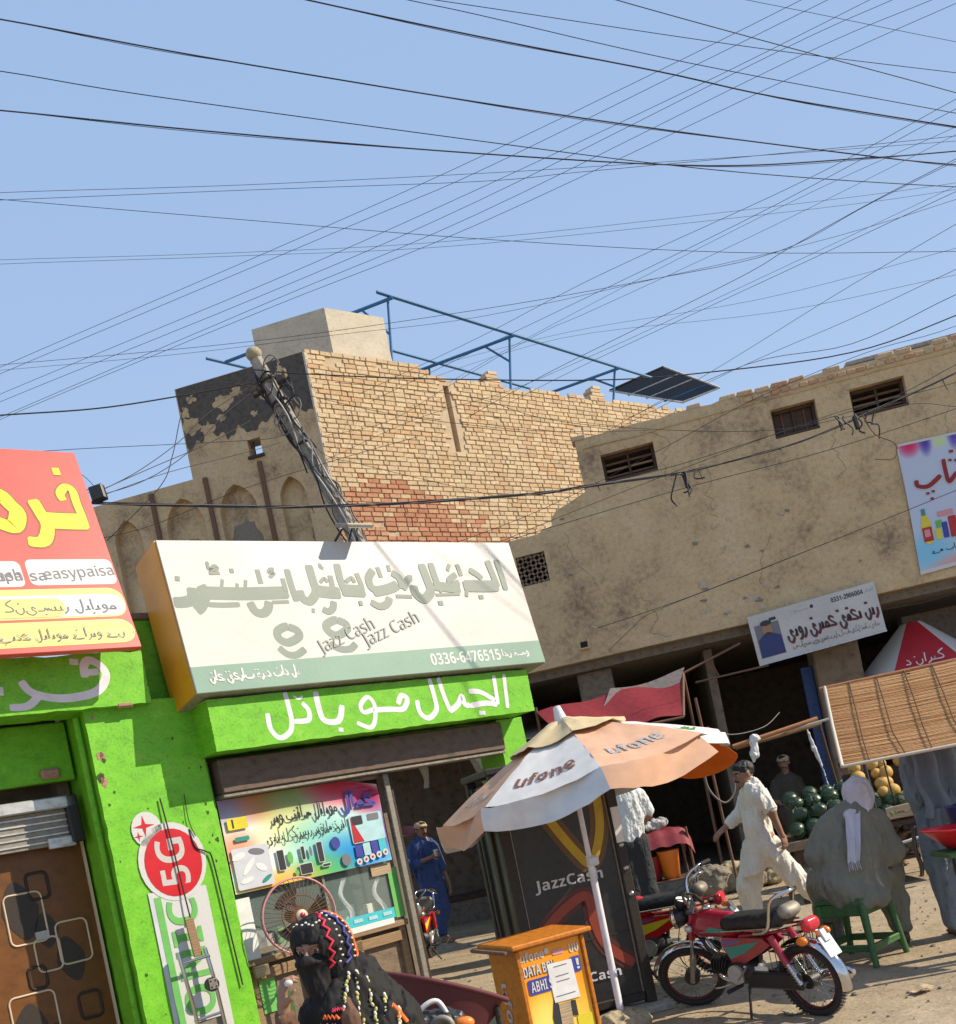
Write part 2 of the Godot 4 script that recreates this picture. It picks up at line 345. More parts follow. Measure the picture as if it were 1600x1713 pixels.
func torus(st: SurfaceTool, xf: Transform3D, R: float, r: float, seg := 24, sides := 8, sq := 1.0, from := 0.0, to := TAU):
	# ring in the local xy plane; sq stretches the tube along z
	smooth_id += 1; st.set_smooth_group(smooth_id)
	for i in seg:
		var a := lerpf(from, to, float(i) / seg); var b := lerpf(from, to, float(i + 1) / seg)
		for k in sides:
			var c := TAU * k / sides; var d := TAU * (k + 1) / sides
			var f := func(x: float, y: float) -> Vector3: return xf * Vector3(cos(x) * (R + r * cos(y)), sin(x) * (R + r * cos(y)), r * sq * sin(y))
			quad(st, f.call(a, c), f.call(a, d), f.call(b, d), f.call(b, c))
	st.set_smooth_group(-1)

func ell(st: SurfaceTool, c: Vector3, r: Vector3, b := Basis.IDENTITY, seg := 12, rings := 8):
	smooth_id += 1; st.set_smooth_group(smooth_id)
	for i in rings:
		var t0 := PI * i / rings - PI / 2; var t1 := PI * (i + 1) / rings - PI / 2
		for k in seg:
			var a := TAU * k / seg; var d := TAU * (k + 1) / seg
			var f := func(x: float, y: float) -> Vector3: return c + b * Vector3(r.x * cos(y) * cos(x), r.y * sin(y), r.z * cos(y) * sin(x))
			if i > 0: tri(st, f.call(a, t0), f.call(d, t0), f.call(d, t1))
			if i < rings - 1: tri(st, f.call(a, t0), f.call(d, t1), f.call(a, t1))
			elif i == rings - 1: tri(st, f.call(a, t0), f.call(d, t0), f.call(a, t1))
	st.set_smooth_group(-1)

func prism(st: SurfaceTool, poly, xf: Transform3D, depth: float):
	# polygon in local xy, from z = 0 out to z = depth
	var pp := PackedVector2Array(poly)
	if not Geometry2D.is_polygon_clockwise(pp): pp.reverse()
	var idx := Geometry2D.triangulate_polygon(pp)
	for i in range(0, idx.size(), 3):
		var a := pp[idx[i]]; var b := pp[idx[i + 1]]; var c := pp[idx[i + 2]]
		if (b - a).cross(c - a) > 0.0:
			var t := b; b = c; c = t
		tri(st, xf * Vector3(a.x, a.y, depth), xf * Vector3(b.x, b.y, depth), xf * Vector3(c.x, c.y, depth))
		tri(st, xf * Vector3(a.x, a.y, 0), xf * Vector3(c.x, c.y, 0), xf * Vector3(b.x, b.y, 0))
	for i in pp.size():
		var p := pp[i]; var q := pp[(i + 1) % pp.size()]
		quad(st, xf * Vector3(p.x, p.y, 0), xf * Vector3(q.x, q.y, 0), xf * Vector3(q.x, q.y, depth), xf * Vector3(p.x, p.y, depth))

func rrect(x0: float, y0: float, x1: float, y1: float, r: float, n := 4) -> Array:
	var o := []
	for c in [[x1 - r, y1 - r, 0.0], [x0 + r, y1 - r, PI / 2], [x0 + r, y0 + r, PI], [x1 - r, y0 + r, PI * 1.5]]:
		for k in n + 1:
			var a: float = c[2] + PI / 2 * k / n
			o.append(Vector2(c[0] + r * cos(a), c[1] + r * sin(a)))
	return o

func ovalp(cx: float, cy: float, rx: float, ry: float, n := 20, turn := 0.0) -> Array:
	var o := []
	for k in n:
		var a := TAU * k / n
		var v := Vector2(rx * cos(a), ry * sin(a)).rotated(turn)
		o.append(Vector2(cx + v.x, cy + v.y))
	return o

func sheet(st: SurfaceTool, f: Callable, nu: int, nv: int, thick := 0.004):
	# f(u, v) -> Vector3; a cloth with both faces and a rim
	var g := []
	for j in nv + 1:
		var row := []
		for i in nu + 1: row.append(f.call(float(i) / nu, float(j) / nv))
		g.append(row)
	var off := func(i: int, j: int) -> Vector3:
		var a: Vector3 = g[j][mini(i + 1, nu)] - g[j][maxi(i - 1, 0)]
		var b: Vector3 = g[mini(j + 1, nv)][i] - g[maxi(j - 1, 0)][i]
		return a.cross(b).normalized() * thick
	var back := []
	for j in nv + 1:
		var row := []
		for i in nu + 1: row.append(g[j][i] - off.call(i, j))
		back.append(row)
	smooth_id += 1; st.set_smooth_group(smooth_id)
	for j in nv:
		for i in nu: quad(st, g[j][i], g[j + 1][i], g[j + 1][i + 1], g[j][i + 1])
	smooth_id += 1; st.set_smooth_group(smooth_id)
	for j in nv:
		for i in nu: quad(st, back[j][i], back[j][i + 1], back[j + 1][i + 1], back[j + 1][i])
	st.set_smooth_group(-1)
	for i in nu:
		quad(st, g[0][i], g[0][i + 1], back[0][i + 1], back[0][i])
		quad(st, g[nv][i + 1], g[nv][i], back[nv][i], back[nv][i + 1])
	for j in nv:
		quad(st, g[j + 1][0], g[j][0], back[j][0], back[j + 1][0])
		quad(st, g[j][nu], g[j + 1][nu], back[j + 1][nu], back[j][nu])

# ------------------------------------------------------------------ lettering
func ribbon(st: SurfaceTool, pts: Array, w: float, z: float, nib := 0.6):
	# a broad-nib pen stroke in local xy: thinner where it runs along the nib
	var p := spline(pts, 5) if pts.size() > 2 else pts
	var n := p.size()
	var L := []; var R := []
	for i in n:
		var t: Vector2 = (p[mini(i + 1, n - 1)] - p[maxi(i - 1, 0)]).normalized()
		var a := t.angle()
		var k := 1.0 - nib * 0.55 * pow(absf(cos(a - 2.4)), 2.0)
		var e := 1.0
		if i == 0 or i == n - 1: e = 0.72
		var s: Vector2 = Vector2(-t.y, t.x) * w * 0.5 * k * e
		L.append(p[i] + s); R.append(p[i] - s)
	for i in n - 1:
		quad(st, Vector3(L[i].x, L[i].y, z), Vector3(L[i + 1].x, L[i + 1].y, z), Vector3(R[i + 1].x, R[i + 1].y, z), Vector3(R[i].x, R[i].y, z))

func strokes(data: Array, called: String, m: Material, parent: Node, z0 := 0.004, grow := 0.0, nib := 0.3):
	# flat print: every pen stroke is a piece of its own
	var z := z0
	for s in data:
		var pts := []
		for i in range(1, s.size(), 2): pts.append(Vector2(s[i], s[i + 1]))
		var st := mb(); ribbon(st, pts, s[0] + grow, z, nib); z += 0.0001
		part(st, called, m, parent)

var URDU := {
	"a": [0.26, [0.13, 1.0, 0.12, 0.5, 0.14, 0.0]],
	"l": [0.62, [0.5, 1.0, 0.5, 0.2, 0.42, -0.2, 0.2, -0.25, 0.06, 0.1]],
	"L": [0.30, [0.22, 1.0, 0.24, 0.1, 0.0, 0.02]],
	"j": [0.62, [0.5, 0.42, 0.25, 0.55, 0.1, 0.38, 0.62, 0.02, 0.0, 0.02]],
	"m": [0.46, [0.46, 0.02, 0.34, 0.28, 0.18, 0.22, 0.2, 0.02, 0.46, 0.02, 0.0, 0.02]],
	"w": [0.46, [0.36, 0.12, 0.2, 0.12, 0.16, 0.34, 0.32, 0.4, 0.4, 0.1, 0.28, -0.2, 0.04, -0.28]],
	"b": [0.95, [0.88, 0.36, 0.86, 0.08, 0.5, -0.04, 0.12, 0.04, 0.06, 0.32]],
	"B": [0.32, [0.32, 0.02, 0.22, 0.06, 0.2, 0.36, 0.18, 0.04, 0.0, 0.02]],
	"n": [0.55, [0.46, 0.36, 0.48, 0.0, 0.28, -0.25, 0.08, -0.05, 0.06, 0.2]],
	"r": [0.32, [0.28, 0.32, 0.26, 0.0, 0.04, -0.26]],
	"y": [0.68, [0.6, 0.22, 0.42, 0.38, 0.4, 0.12, 0.58, -0.08, 0.36, -0.34, 0.1, -0.2, 0.06, 0.08]],
	"e": [0.95, [0.12, 0.34, 0.34, 0.14, 0.06, -0.06, 0.5, -0.16, 0.92, -0.12]],
	"k": [0.56, [0.5, 1.05, 0.16, 0.7, 0.46, 0.3, 0.42, 0.04, 0.0, 0.02]],
	"h": [0.42, [0.4, 0.04, 0.3, 0.34, 0.12, 0.2, 0.26, 0.02, 0.36, 0.2, 0.0, 0.02]],
	"s": [0.78, [0.78, 0.2, 0.7, 0.02, 0.6, 0.26, 0.54, 0.02, 0.42, 0.28, 0.34, 0.02, 0.0, 0.02]],
	"f": [0.50, [0.50, 0.02, 0.36, 0.06, 0.24, 0.2, 0.3, 0.4, 0.42, 0.3, 0.36, 0.06, 0.0, 0.02]],
	"d": [0.42, [0.12, 0.55, 0.32, 0.3, 0.34, 0.04, 0.04, 0.02]],
}
func urdu(text: String, x: float, y: float, h: float, w: float, called: String, m: Material, parent: Node, z0 := 0.004, pen := 0.15, slope := 0.0):
	# writes from the right end leftwards so that the line fills x .. x + w
	var total := 0.0
	for c in text: total += URDU[c][0] if URDU.has(c) else (0.3 if c == " " else 0.0)
	var sx := w / total
	var st := mb(); var px := x + w; var z := z0; var last := 0.0
	for c in text:
		if c == " ":
			px -= 0.3 * sx; continue
		if c == "." or c == ",":
			var cy := y + h * (0.72 if c == "." else -0.34); var cx := px + last * sx * 0.5
			ribbon(st, [Vector2(cx - h * 0.08, cy), Vector2(cx + h * 0.08, cy)], h * 0.15, z, 0.0); z += 0.0001
			if h >= 0.085:
				part(st, called, m, parent); st = mb()
			continue
		if not URDU.has(c): continue
		last = URDU[c][0]; px -= last * sx
		var g: Array = URDU[c][1]; var pts := []
		for i in range(0, g.size(), 2): pts.append(Vector2(px + g[i] * sx, y + g[i + 1] * h + (px - x) * slope))
		ribbon(st, pts, h * pen, z, 0.7); z += 0.0001
		if h >= 0.085:
			part(st, called, m, parent); st = mb()
	if h < 0.085: part(st, called, m, parent).set_meta("kind", "stuff")

func text(s: String, called: String, m: Material, parent: Node, at: Vector3, height: float, width: float, turn := 0.0, bold := true, serif := false) -> MeshInstance3D:
	var f := SystemFont.new(); f.font_names = PackedStringArray(["Droid Serif" if serif else "Droid Sans"]); f.font_weight = 700 if bold else 400
	var t := TextMesh.new(); t.text = s; t.font = f; t.font_size = 64; t.pixel_size = 0.01; t.depth = 0.01; t.curve_step = 1.0
	var o := MeshInstance3D.new(); o.name = called; o.mesh = t; o.material_override = m
	parent.add_child(o, true)
	var b := t.get_aabb().size
	o.transform = Transform3D(Basis(Vector3(0, 0, 1), turn) * Basis.from_scale(Vector3(width / b.x, height / b.y, 0.12)), at)
	# TextMesh is centred on its own middle
	var c := t.get_aabb().get_center()
	o.position -= o.transform.basis * Vector3(c.x, c.y, 0)
	return o

# ------------------------------------------------------------------ smooth bodies
func cap(a: Vector3, b: Vector3, ra: float, rb: float, ax := Vector3.ZERO, sq := 1.0) -> Array: return [0, a, b, ra, rb, ax, sq]
func egg(c: Vector3, r: Vector3, b := Basis.IDENTITY, minus := false) -> Array: return [2 if minus else 1, c, r, b]

func cut(a: Vector3, n: Vector3) -> Array: return [3, a, n.normalized()]

func sdf(prims: Array, cell: float, k: float, fold := 0.0, ff := 7.0, fy := 0.3, fseed := 3) -> ArrayMesh:
	var lo := Vector3.ONE * 1e9; var hi := -lo
	for p in prims:
		if p[0] >= 2: continue
		var e: float; var mn: Vector3; var mx: Vector3
		if p[0] == 0:
			e = maxf(p[3], p[4]); mn = p[1].min(p[2]) - Vector3.ONE * e; mx = p[1].max(p[2]) + Vector3.ONE * e
		else:
			e = maxf(p[2].x, maxf(p[2].y, p[2].z)); mn = p[1] - Vector3.ONE * e; mx = p[1] + Vector3.ONE * e
		lo = lo.min(mn); hi = hi.max(mx)
	lo -= Vector3.ONE * (cell * 3 + k * 0.3 + fold); hi += Vector3.ONE * (cell * 3 + k * 0.3 + fold)
	var nx := int((hi.x - lo.x) / cell) + 2; var ny := int((hi.y - lo.y) / cell) + 2; var nz := int((hi.z - lo.z) / cell) + 2
	var d := PackedFloat32Array(); d.resize(nx * ny * nz); d.fill(1.0)
	var sxy := nx * ny
	for p in prims:
		var ty: int = p[0]; var a: Vector3 = p[1]
		if ty == 3: continue
		var e: float; var mn: Vector3; var mx: Vector3
		if ty == 0:
			e = maxf(p[3], p[4]) + k + cell * 2 + fold; mn = a.min(p[2]) - Vector3.ONE * e; mx = a.max(p[2]) + Vector3.ONE * e
		else:
			e = maxf(p[2].x, maxf(p[2].y, p[2].z)) + k + cell * 2 + fold; mn = a - Vector3.ONE * e; mx = a + Vector3.ONE * e
		var i0 := maxi(int((mn.x - lo.x) / cell), 0); var i1 := mini(int((mx.x - lo.x) / cell) + 1, nx - 1)
		var j0 := maxi(int((mn.y - lo.y) / cell), 0); var j1 := mini(int((mx.y - lo.y) / cell) + 1, ny - 1)
		var k0 := maxi(int((mn.z - lo.z) / cell), 0); var k1 := mini(int((mx.z - lo.z) / cell) + 1, nz - 1)
		if ty == 0:
			var ab: Vector3 = p[2] - a; var ra: float = p[3]; var rb: float = p[4]; var ax: Vector3 = p[5]; var sq: float = p[6]
			var m := 1.0 / sq - 1.0; var flat := sq != 1.0
			if flat: ab += ax * (ab.dot(ax) * m)
			var il := 1.0 / maxf(ab.length_squared(), 1e-8); var back := minf(sq, 1.0)
			for kk in range(k0, k1 + 1):
				for jj in range(j0, j1 + 1):
					var ix := kk * sxy + jj * nx + i0
					var q := Vector3(lo.x + i0 * cell - a.x, lo.y + jj * cell - a.y, lo.z + kk * cell - a.z)
					for ii in range(i0, i1 + 1):
						var w := q
						if flat: w += ax * (q.dot(ax) * m)
						var t := clampf(w.dot(ab) * il, 0.0, 1.0)
						var v := ((w - ab * t).length() - (ra + (rb - ra) * t)) * back
						var o := d[ix]
						var h := k - absf(o - v)
						if h > 0.0: d[ix] = minf(o, v) - h * h / (4.0 * k)
						elif v < o: d[ix] = v
						ix += 1; q.x += cell
		else:
			var r: Vector3 = p[2]; var bi: Basis = p[3].transposed()
			for kk in range(k0, k1 + 1):
				for jj in range(j0, j1 + 1):
					var ix := kk * sxy + jj * nx + i0
					for ii in range(i0, i1 + 1):
						var q := bi * Vector3(lo.x + ii * cell - a.x, lo.y + jj * cell - a.y, lo.z + kk * cell - a.z)
						var q1 := q / r
						var l1 := q1.length(); var l2 := (q1 / r).length()
						var v := l1 * (l1 - 1.0) / maxf(l2, 1e-6)
						var o := d[ix]
						if ty == 2:
							v = -v
							var h := k - absf(o - v)
							if h > 0.0: d[ix] = maxf(o, v) + h * h / (4.0 * k)
							elif v > o: d[ix] = v
						else:
							var h := k - absf(o - v)
							if h > 0.0: d[ix] = minf(o, v) - h * h / (4.0 * k)
							elif v < o: d[ix] = v
						ix += 1
	if fold > 0.0:
		var ns := FastNoiseLite.new(); ns.seed = fseed; ns.frequency = 1.0; ns.fractal_octaves = 3
		for kk in nz:
			for jj in ny:
				var ix := kk * sxy + jj * nx
				for ii in nx:
					if absf(d[ix]) < fold * 1.5 + cell * 2:
						d[ix] += fold * ns.get_noise_3d((lo.x + ii * cell) * ff, (lo.y + jj * cell) * ff * fy, (lo.z + kk * cell) * ff) * 1.8
					ix += 1
	# straight cuts: hems and cuffs
	for p in prims:
		if p[0] != 3: continue
		var cn: Vector3 = p[2]; var ca: float = cn.dot(p[1])
		for kk in nz:
			for jj in ny:
				var ix := kk * sxy + jj * nx
				var v := cn.x * lo.x + cn.y * (lo.y + jj * cell) + cn.z * (lo.z + kk * cell) - ca
				for ii in nx:
					if v > d[ix]: d[ix] = v
					ix += 1; v += cn.x * cell
	# surface nets
	var vid := PackedInt32Array(); vid.resize(nx * ny * nz); vid.fill(-1)
	var V := PackedVector3Array(); var N := PackedVector3Array(); var I := PackedInt32Array()
	var offs := [0, 1, nx, nx + 1, sxy, sxy + 1, sxy + nx, sxy + nx + 1]
	for kk in nz - 1:
		for jj in ny - 1:
			var ix := kk * sxy + jj * nx
			for ii in nx - 1:
				var c0 := d[ix]; var c1 := d[ix + 1]; var c2 := d[ix + nx]; var c3 := d[ix + nx + 1]
				var c4 := d[ix + sxy]; var c5 := d[ix + sxy + 1]; var c6 := d[ix + sxy + nx]; var c7 := d[ix + sxy + nx + 1]
				var neg := int(c0 < 0) + int(c1 < 0) + int(c2 < 0) + int(c3 < 0) + int(c4 < 0) + int(c5 < 0) + int(c6 < 0) + int(c7 < 0)
				if neg > 0 and neg < 8:
					var s := Vector3.ZERO; var cnt := 0
					if (c0 < 0) != (c1 < 0): s += Vector3(c0 / (c0 - c1), 0, 0); cnt += 1
					if (c2 < 0) != (c3 < 0): s += Vector3(c2 / (c2 - c3), 1, 0); cnt += 1
					if (c4 < 0) != (c5 < 0): s += Vector3(c4 / (c4 - c5), 0, 1); cnt += 1
					if (c6 < 0) != (c7 < 0): s += Vector3(c6 / (c6 - c7), 1, 1); cnt += 1
					if (c0 < 0) != (c2 < 0): s += Vector3(0, c0 / (c0 - c2), 0); cnt += 1
					if (c1 < 0) != (c3 < 0): s += Vector3(1, c1 / (c1 - c3), 0); cnt += 1
					if (c4 < 0) != (c6 < 0): s += Vector3(0, c4 / (c4 - c6), 1); cnt += 1
					if (c5 < 0) != (c7 < 0): s += Vector3(1, c5 / (c5 - c7), 1); cnt += 1
					if (c0 < 0) != (c4 < 0): s += Vector3(0, 0, c0 / (c0 - c4)); cnt += 1
					if (c1 < 0) != (c5 < 0): s += Vector3(1, 0, c1 / (c1 - c5)); cnt += 1
					if (c2 < 0) != (c6 < 0): s += Vector3(0, 1, c2 / (c2 - c6)); cnt += 1
					if (c3 < 0) != (c7 < 0): s += Vector3(1, 1, c3 / (c3 - c7)); cnt += 1
					s /= cnt
					vid[ix] = V.size()
					V.append(lo + (Vector3(ii, jj, kk) + s) * cell)
					N.append(Vector3(c1 + c3 + c5 + c7 - c0 - c2 - c4 - c6, c2 + c3 + c6 + c7 - c0 - c1 - c4 - c5, c4 + c5 + c6 + c7 - c0 - c1 - c2 - c3).normalized())
				ix += 1
	for kk in range(1, nz - 1):
		for jj in range(1, ny - 1):
			var ix := kk * sxy + jj * nx + 1
			for ii in range(1, nx - 1):
				var c0 := d[ix] < 0
				if c0 != (d[ix + 1] < 0): net(I, vid[ix - nx - sxy], vid[ix - sxy], vid[ix], vid[ix - nx], c0)
				if c0 != (d[ix + nx] < 0): net(I, vid[ix - 1 - sxy], vid[ix - 1], vid[ix], vid[ix - sxy], c0)
				if c0 != (d[ix + sxy] < 0): net(I, vid[ix - 1 - nx], vid[ix - nx], vid[ix], vid[ix - 1], c0)
				ix += 1
	var arr := []; arr.resize(Mesh.ARRAY_MAX)
	arr[Mesh.ARRAY_VERTEX] = V; arr[Mesh.ARRAY_NORMAL] = N; arr[Mesh.ARRAY_INDEX] = I
	var am := ArrayMesh.new(); am.add_surface_from_arrays(Mesh.PRIMITIVE_TRIANGLES, arr)
	return am

func net(I: PackedInt32Array, a: int, b: int, c: int, e: int, inside: bool):
	if a < 0 or b < 0 or c < 0 or e < 0: return
	if inside: I.append_array(PackedInt32Array([a, c, b, a, e, c]))
	else: I.append_array(PackedInt32Array([a, b, c, a, c, e]))

func merge(list: Array) -> ArrayMesh:
	var st := SurfaceTool.new()
	for m in list: st.append_from(m, 0, Transform3D.IDENTITY)
	return st.commit()

# ------------------------------------------------------------------ textures and materials
func noise_bytes(sd: int, freq: float, oct: int, n: int, gain := 0.5, kind := FastNoiseLite.TYPE_SIMPLEX_SMOOTH) -> PackedByteArray:
	var f := FastNoiseLite.new(); f.seed = sd; f.frequency = freq; f.noise_type = kind
	f.fractal_octaves = oct; f.fractal_gain = gain
	var im := f.get_seamless_image(n, n); im.convert(Image.FORMAT_L8)
	return im.get_data()

func ramp_tex(b: PackedByteArray, n: int, stops: Array) -> ImageTexture:
	# stops: [[0..1, Color sRGB], ...]
	var g := Gradient.new(); g.offsets = PackedFloat32Array(); g.colors = PackedColorArray()
	var o := PackedFloat32Array(); var c := PackedColorArray()
	for s in stops:
		o.append(s[0]); c.append(s[1])
	g.offsets = o; g.colors = c
	var lut := []
	for i in 256:
		var q := g.sample(i / 255.0); lut.append([q.r8, q.g8, q.b8])
	var out := PackedByteArray(); out.resize(n * n * 3)
	for i in n * n:
		var q: Array = lut[b[i]]
		out[i * 3] = q[0]; out[i * 3 + 1] = q[1]; out[i * 3 + 2] = q[2]
	var im := Image.create_from_data(n, n, false, Image.FORMAT_RGB8, out); im.generate_mipmaps()
	return ImageTexture.create_from_image(im)

func normal_tex(b: PackedByteArray, n: int, s: float) -> ImageTexture:
	var im := Image.create_from_data(n, n, false, Image.FORMAT_L8, b)
	im.convert(Image.FORMAT_RGBA8); im.bump_map_to_normal_map(s)
	return ImageTexture.create_from_image(im)

func mixb(a: PackedByteArray, b: PackedByteArray, f: float) -> PackedByteArray:
	var o := PackedByteArray(); o.resize(a.size())
	for i in a.size(): o[i] = int(a[i] * (1.0 - f) + b[i] * f)
	return o

func make_textures():
	var big := noise_bytes(1, 0.006, 5, 512, 0.55); var mid := noise_bytes(2, 0.02, 5, 512); var fine := noise_bytes(3, 0.12, 4, 512, 0.7)
	var spots := noise_bytes(4, 0.035, 4, 512, 0.6); var streak := noise_bytes(5, 0.05, 3, 256)
	var g := func(v: float) -> Color: return Color(v, v, v)
	T.mottle = ramp_tex(mixb(big, fine, 0.45), 512, [[0.25, g.call(0.90)], [0.5, g.call(0.96)], [0.75, g.call(1.0)]])
	T.grime = ramp_tex(mixb(mid, fine, 0.3), 512, [[0.20, g.call(0.70)], [0.36, g.call(0.89)], [0.55, g.call(0.96)], [0.8, g.call(1.0)]])
	T.fine = ramp_tex(fine, 512, [[0.2, g.call(0.78)], [0.8, g.call(1.0)]])
	# weathered plaster: tan with grey washes, pale scars and dark pits
	T.plaster = ramp_tex(mixb(mixb(big, mid, 0.4), fine, 0.28), 512, [[0.20, Color(0.50, 0.43, 0.35)], [0.34, Color(0.69, 0.60, 0.475)], [0.46, Color(0.79, 0.695, 0.54)], [0.58, Color(0.81, 0.715, 0.56)], [0.70, Color(0.84, 0.755, 0.61)], [0.82, Color(0.75, 0.66, 0.53)]])
	# lime paint: fresh green, yellowed and scuffed patches
	T.lime = ramp_tex(mixb(mixb(mid, big, 0.5), fine, 0.25), 512, [[0.2, Color(0.34, 0.58, 0.12)], [0.36, Color(0.42, 0.73, 0.13)], [0.55, Color(0.455, 0.77, 0.15)], [0.68, Color(0.52, 0.79, 0.21)], [0.8, Color(0.60, 0.80, 0.30)]])
	T.dust = ramp_tex(mixb(mixb(mid, big, 0.4), fine, 0.4), 512, [[0.22, Color(0.53, 0.47, 0.39)], [0.42, Color(0.62, 0.555, 0.46)], [0.6, Color(0.66, 0.595, 0.49)], [0.78, Color(0.71, 0.64, 0.54)]])
	T.brickface = ramp_tex(mixb(spots, fine, 0.5), 512, [[0.25, g.call(0.68)], [0.45, g.call(0.9)], [0.7, g.call(1.0)]])
	T.wear = ramp_tex(mixb(spots, fine, 0.55), 512, [[0.18, g.call(0.68)], [0.32, g.call(0.88)], [0.44, g.call(0.97)], [0.7, g.call(1.0)]])
	T.rust = ramp_tex(mixb(spots, fine, 0.4), 512, [[0.25, Color(0.55, 0.36, 0.24)], [0.4, Color(0.82, 0.72, 0.62)], [0.5, g.call(0.95)], [0.75, g.call(1.0)]])
	T.n_fine = normal_tex(mixb(fine, mid, 0.4), 512, 3.0)
	T.n_wrinkle = normal_tex(noise_bytes(11, 0.022, 3, 512, 0.45, FastNoiseLite.TYPE_SIMPLEX), 512, 9.0)
	T.n_rough = normal_tex(mixb(fine, spots, 0.5), 512, 7.0)
	# straw: long fibres
	var wv := PackedByteArray(); wv.resize(256 * 256)
	for y in 256:
		for x in 256: wv[y * 256 + x] = streak[((y * 7) % 256) * 256 + (x / 6)]
	T.fibre = ramp_tex(wv, 256, [[0.2, g.call(0.6)], [0.5, g.call(0.86)], [0.8, g.call(1.0)]])
	# woven cloth
	var cb := PackedByteArray(); cb.resize(256 * 256)
	for y in 256:
		for x in 256: cb[y * 256 + x] = clampi(110 + (40 if (x / 2 + y / 2) % 2 == 0 else 0) + int(fine[y * 512 + x] * 0.4), 0, 255)
	T.weave = ramp_tex(cb, 256, [[0.3, g.call(0.8)], [0.95, g.call(1.0)]])
	T.n_weave = normal_tex(cb, 256, 2.0)

func mat(called: String, r: float, g: float, b: float, rough := 0.85, tex := "mottle", sc := 0.5, nrm := "", ns := 0.4, metal := 0.0) -> StandardMaterial3D:
	var m := StandardMaterial3D.new(); m.resource_name = called
	m.albedo_color = Color(r, g, b).linear_to_srgb()
	m.roughness = rough; m.metallic = metal
	if tex != "":
		m.albedo_texture = T[tex]; m.uv1_triplanar = true; m.uv1_world_triplanar = true; m.uv1_scale = Vector3.ONE * sc
	if nrm != "":
		m.normal_enabled = true; m.normal_texture = T[nrm]; m.normal_scale = ns
		m.uv1_triplanar = true; m.uv1_world_triplanar = true; m.uv1_scale = Vector3.ONE * sc
	M[called] = m
	return m

func weather(called: String, tex: String, sc: float):
	# a second, finer layer of grime multiplied over the base pattern
	var m: StandardMaterial3D = M[called]
	m.detail_enabled = true; m.detail_albedo = T[tex]; m.detail_blend_mode = BaseMaterial3D.BLEND_MODE_MUL; m.detail_uv_layer = BaseMaterial3D.DETAIL_UV_2
	m.uv2_triplanar = true; m.uv2_world_triplanar = true; m.uv2_scale = Vector3.ONE * sc

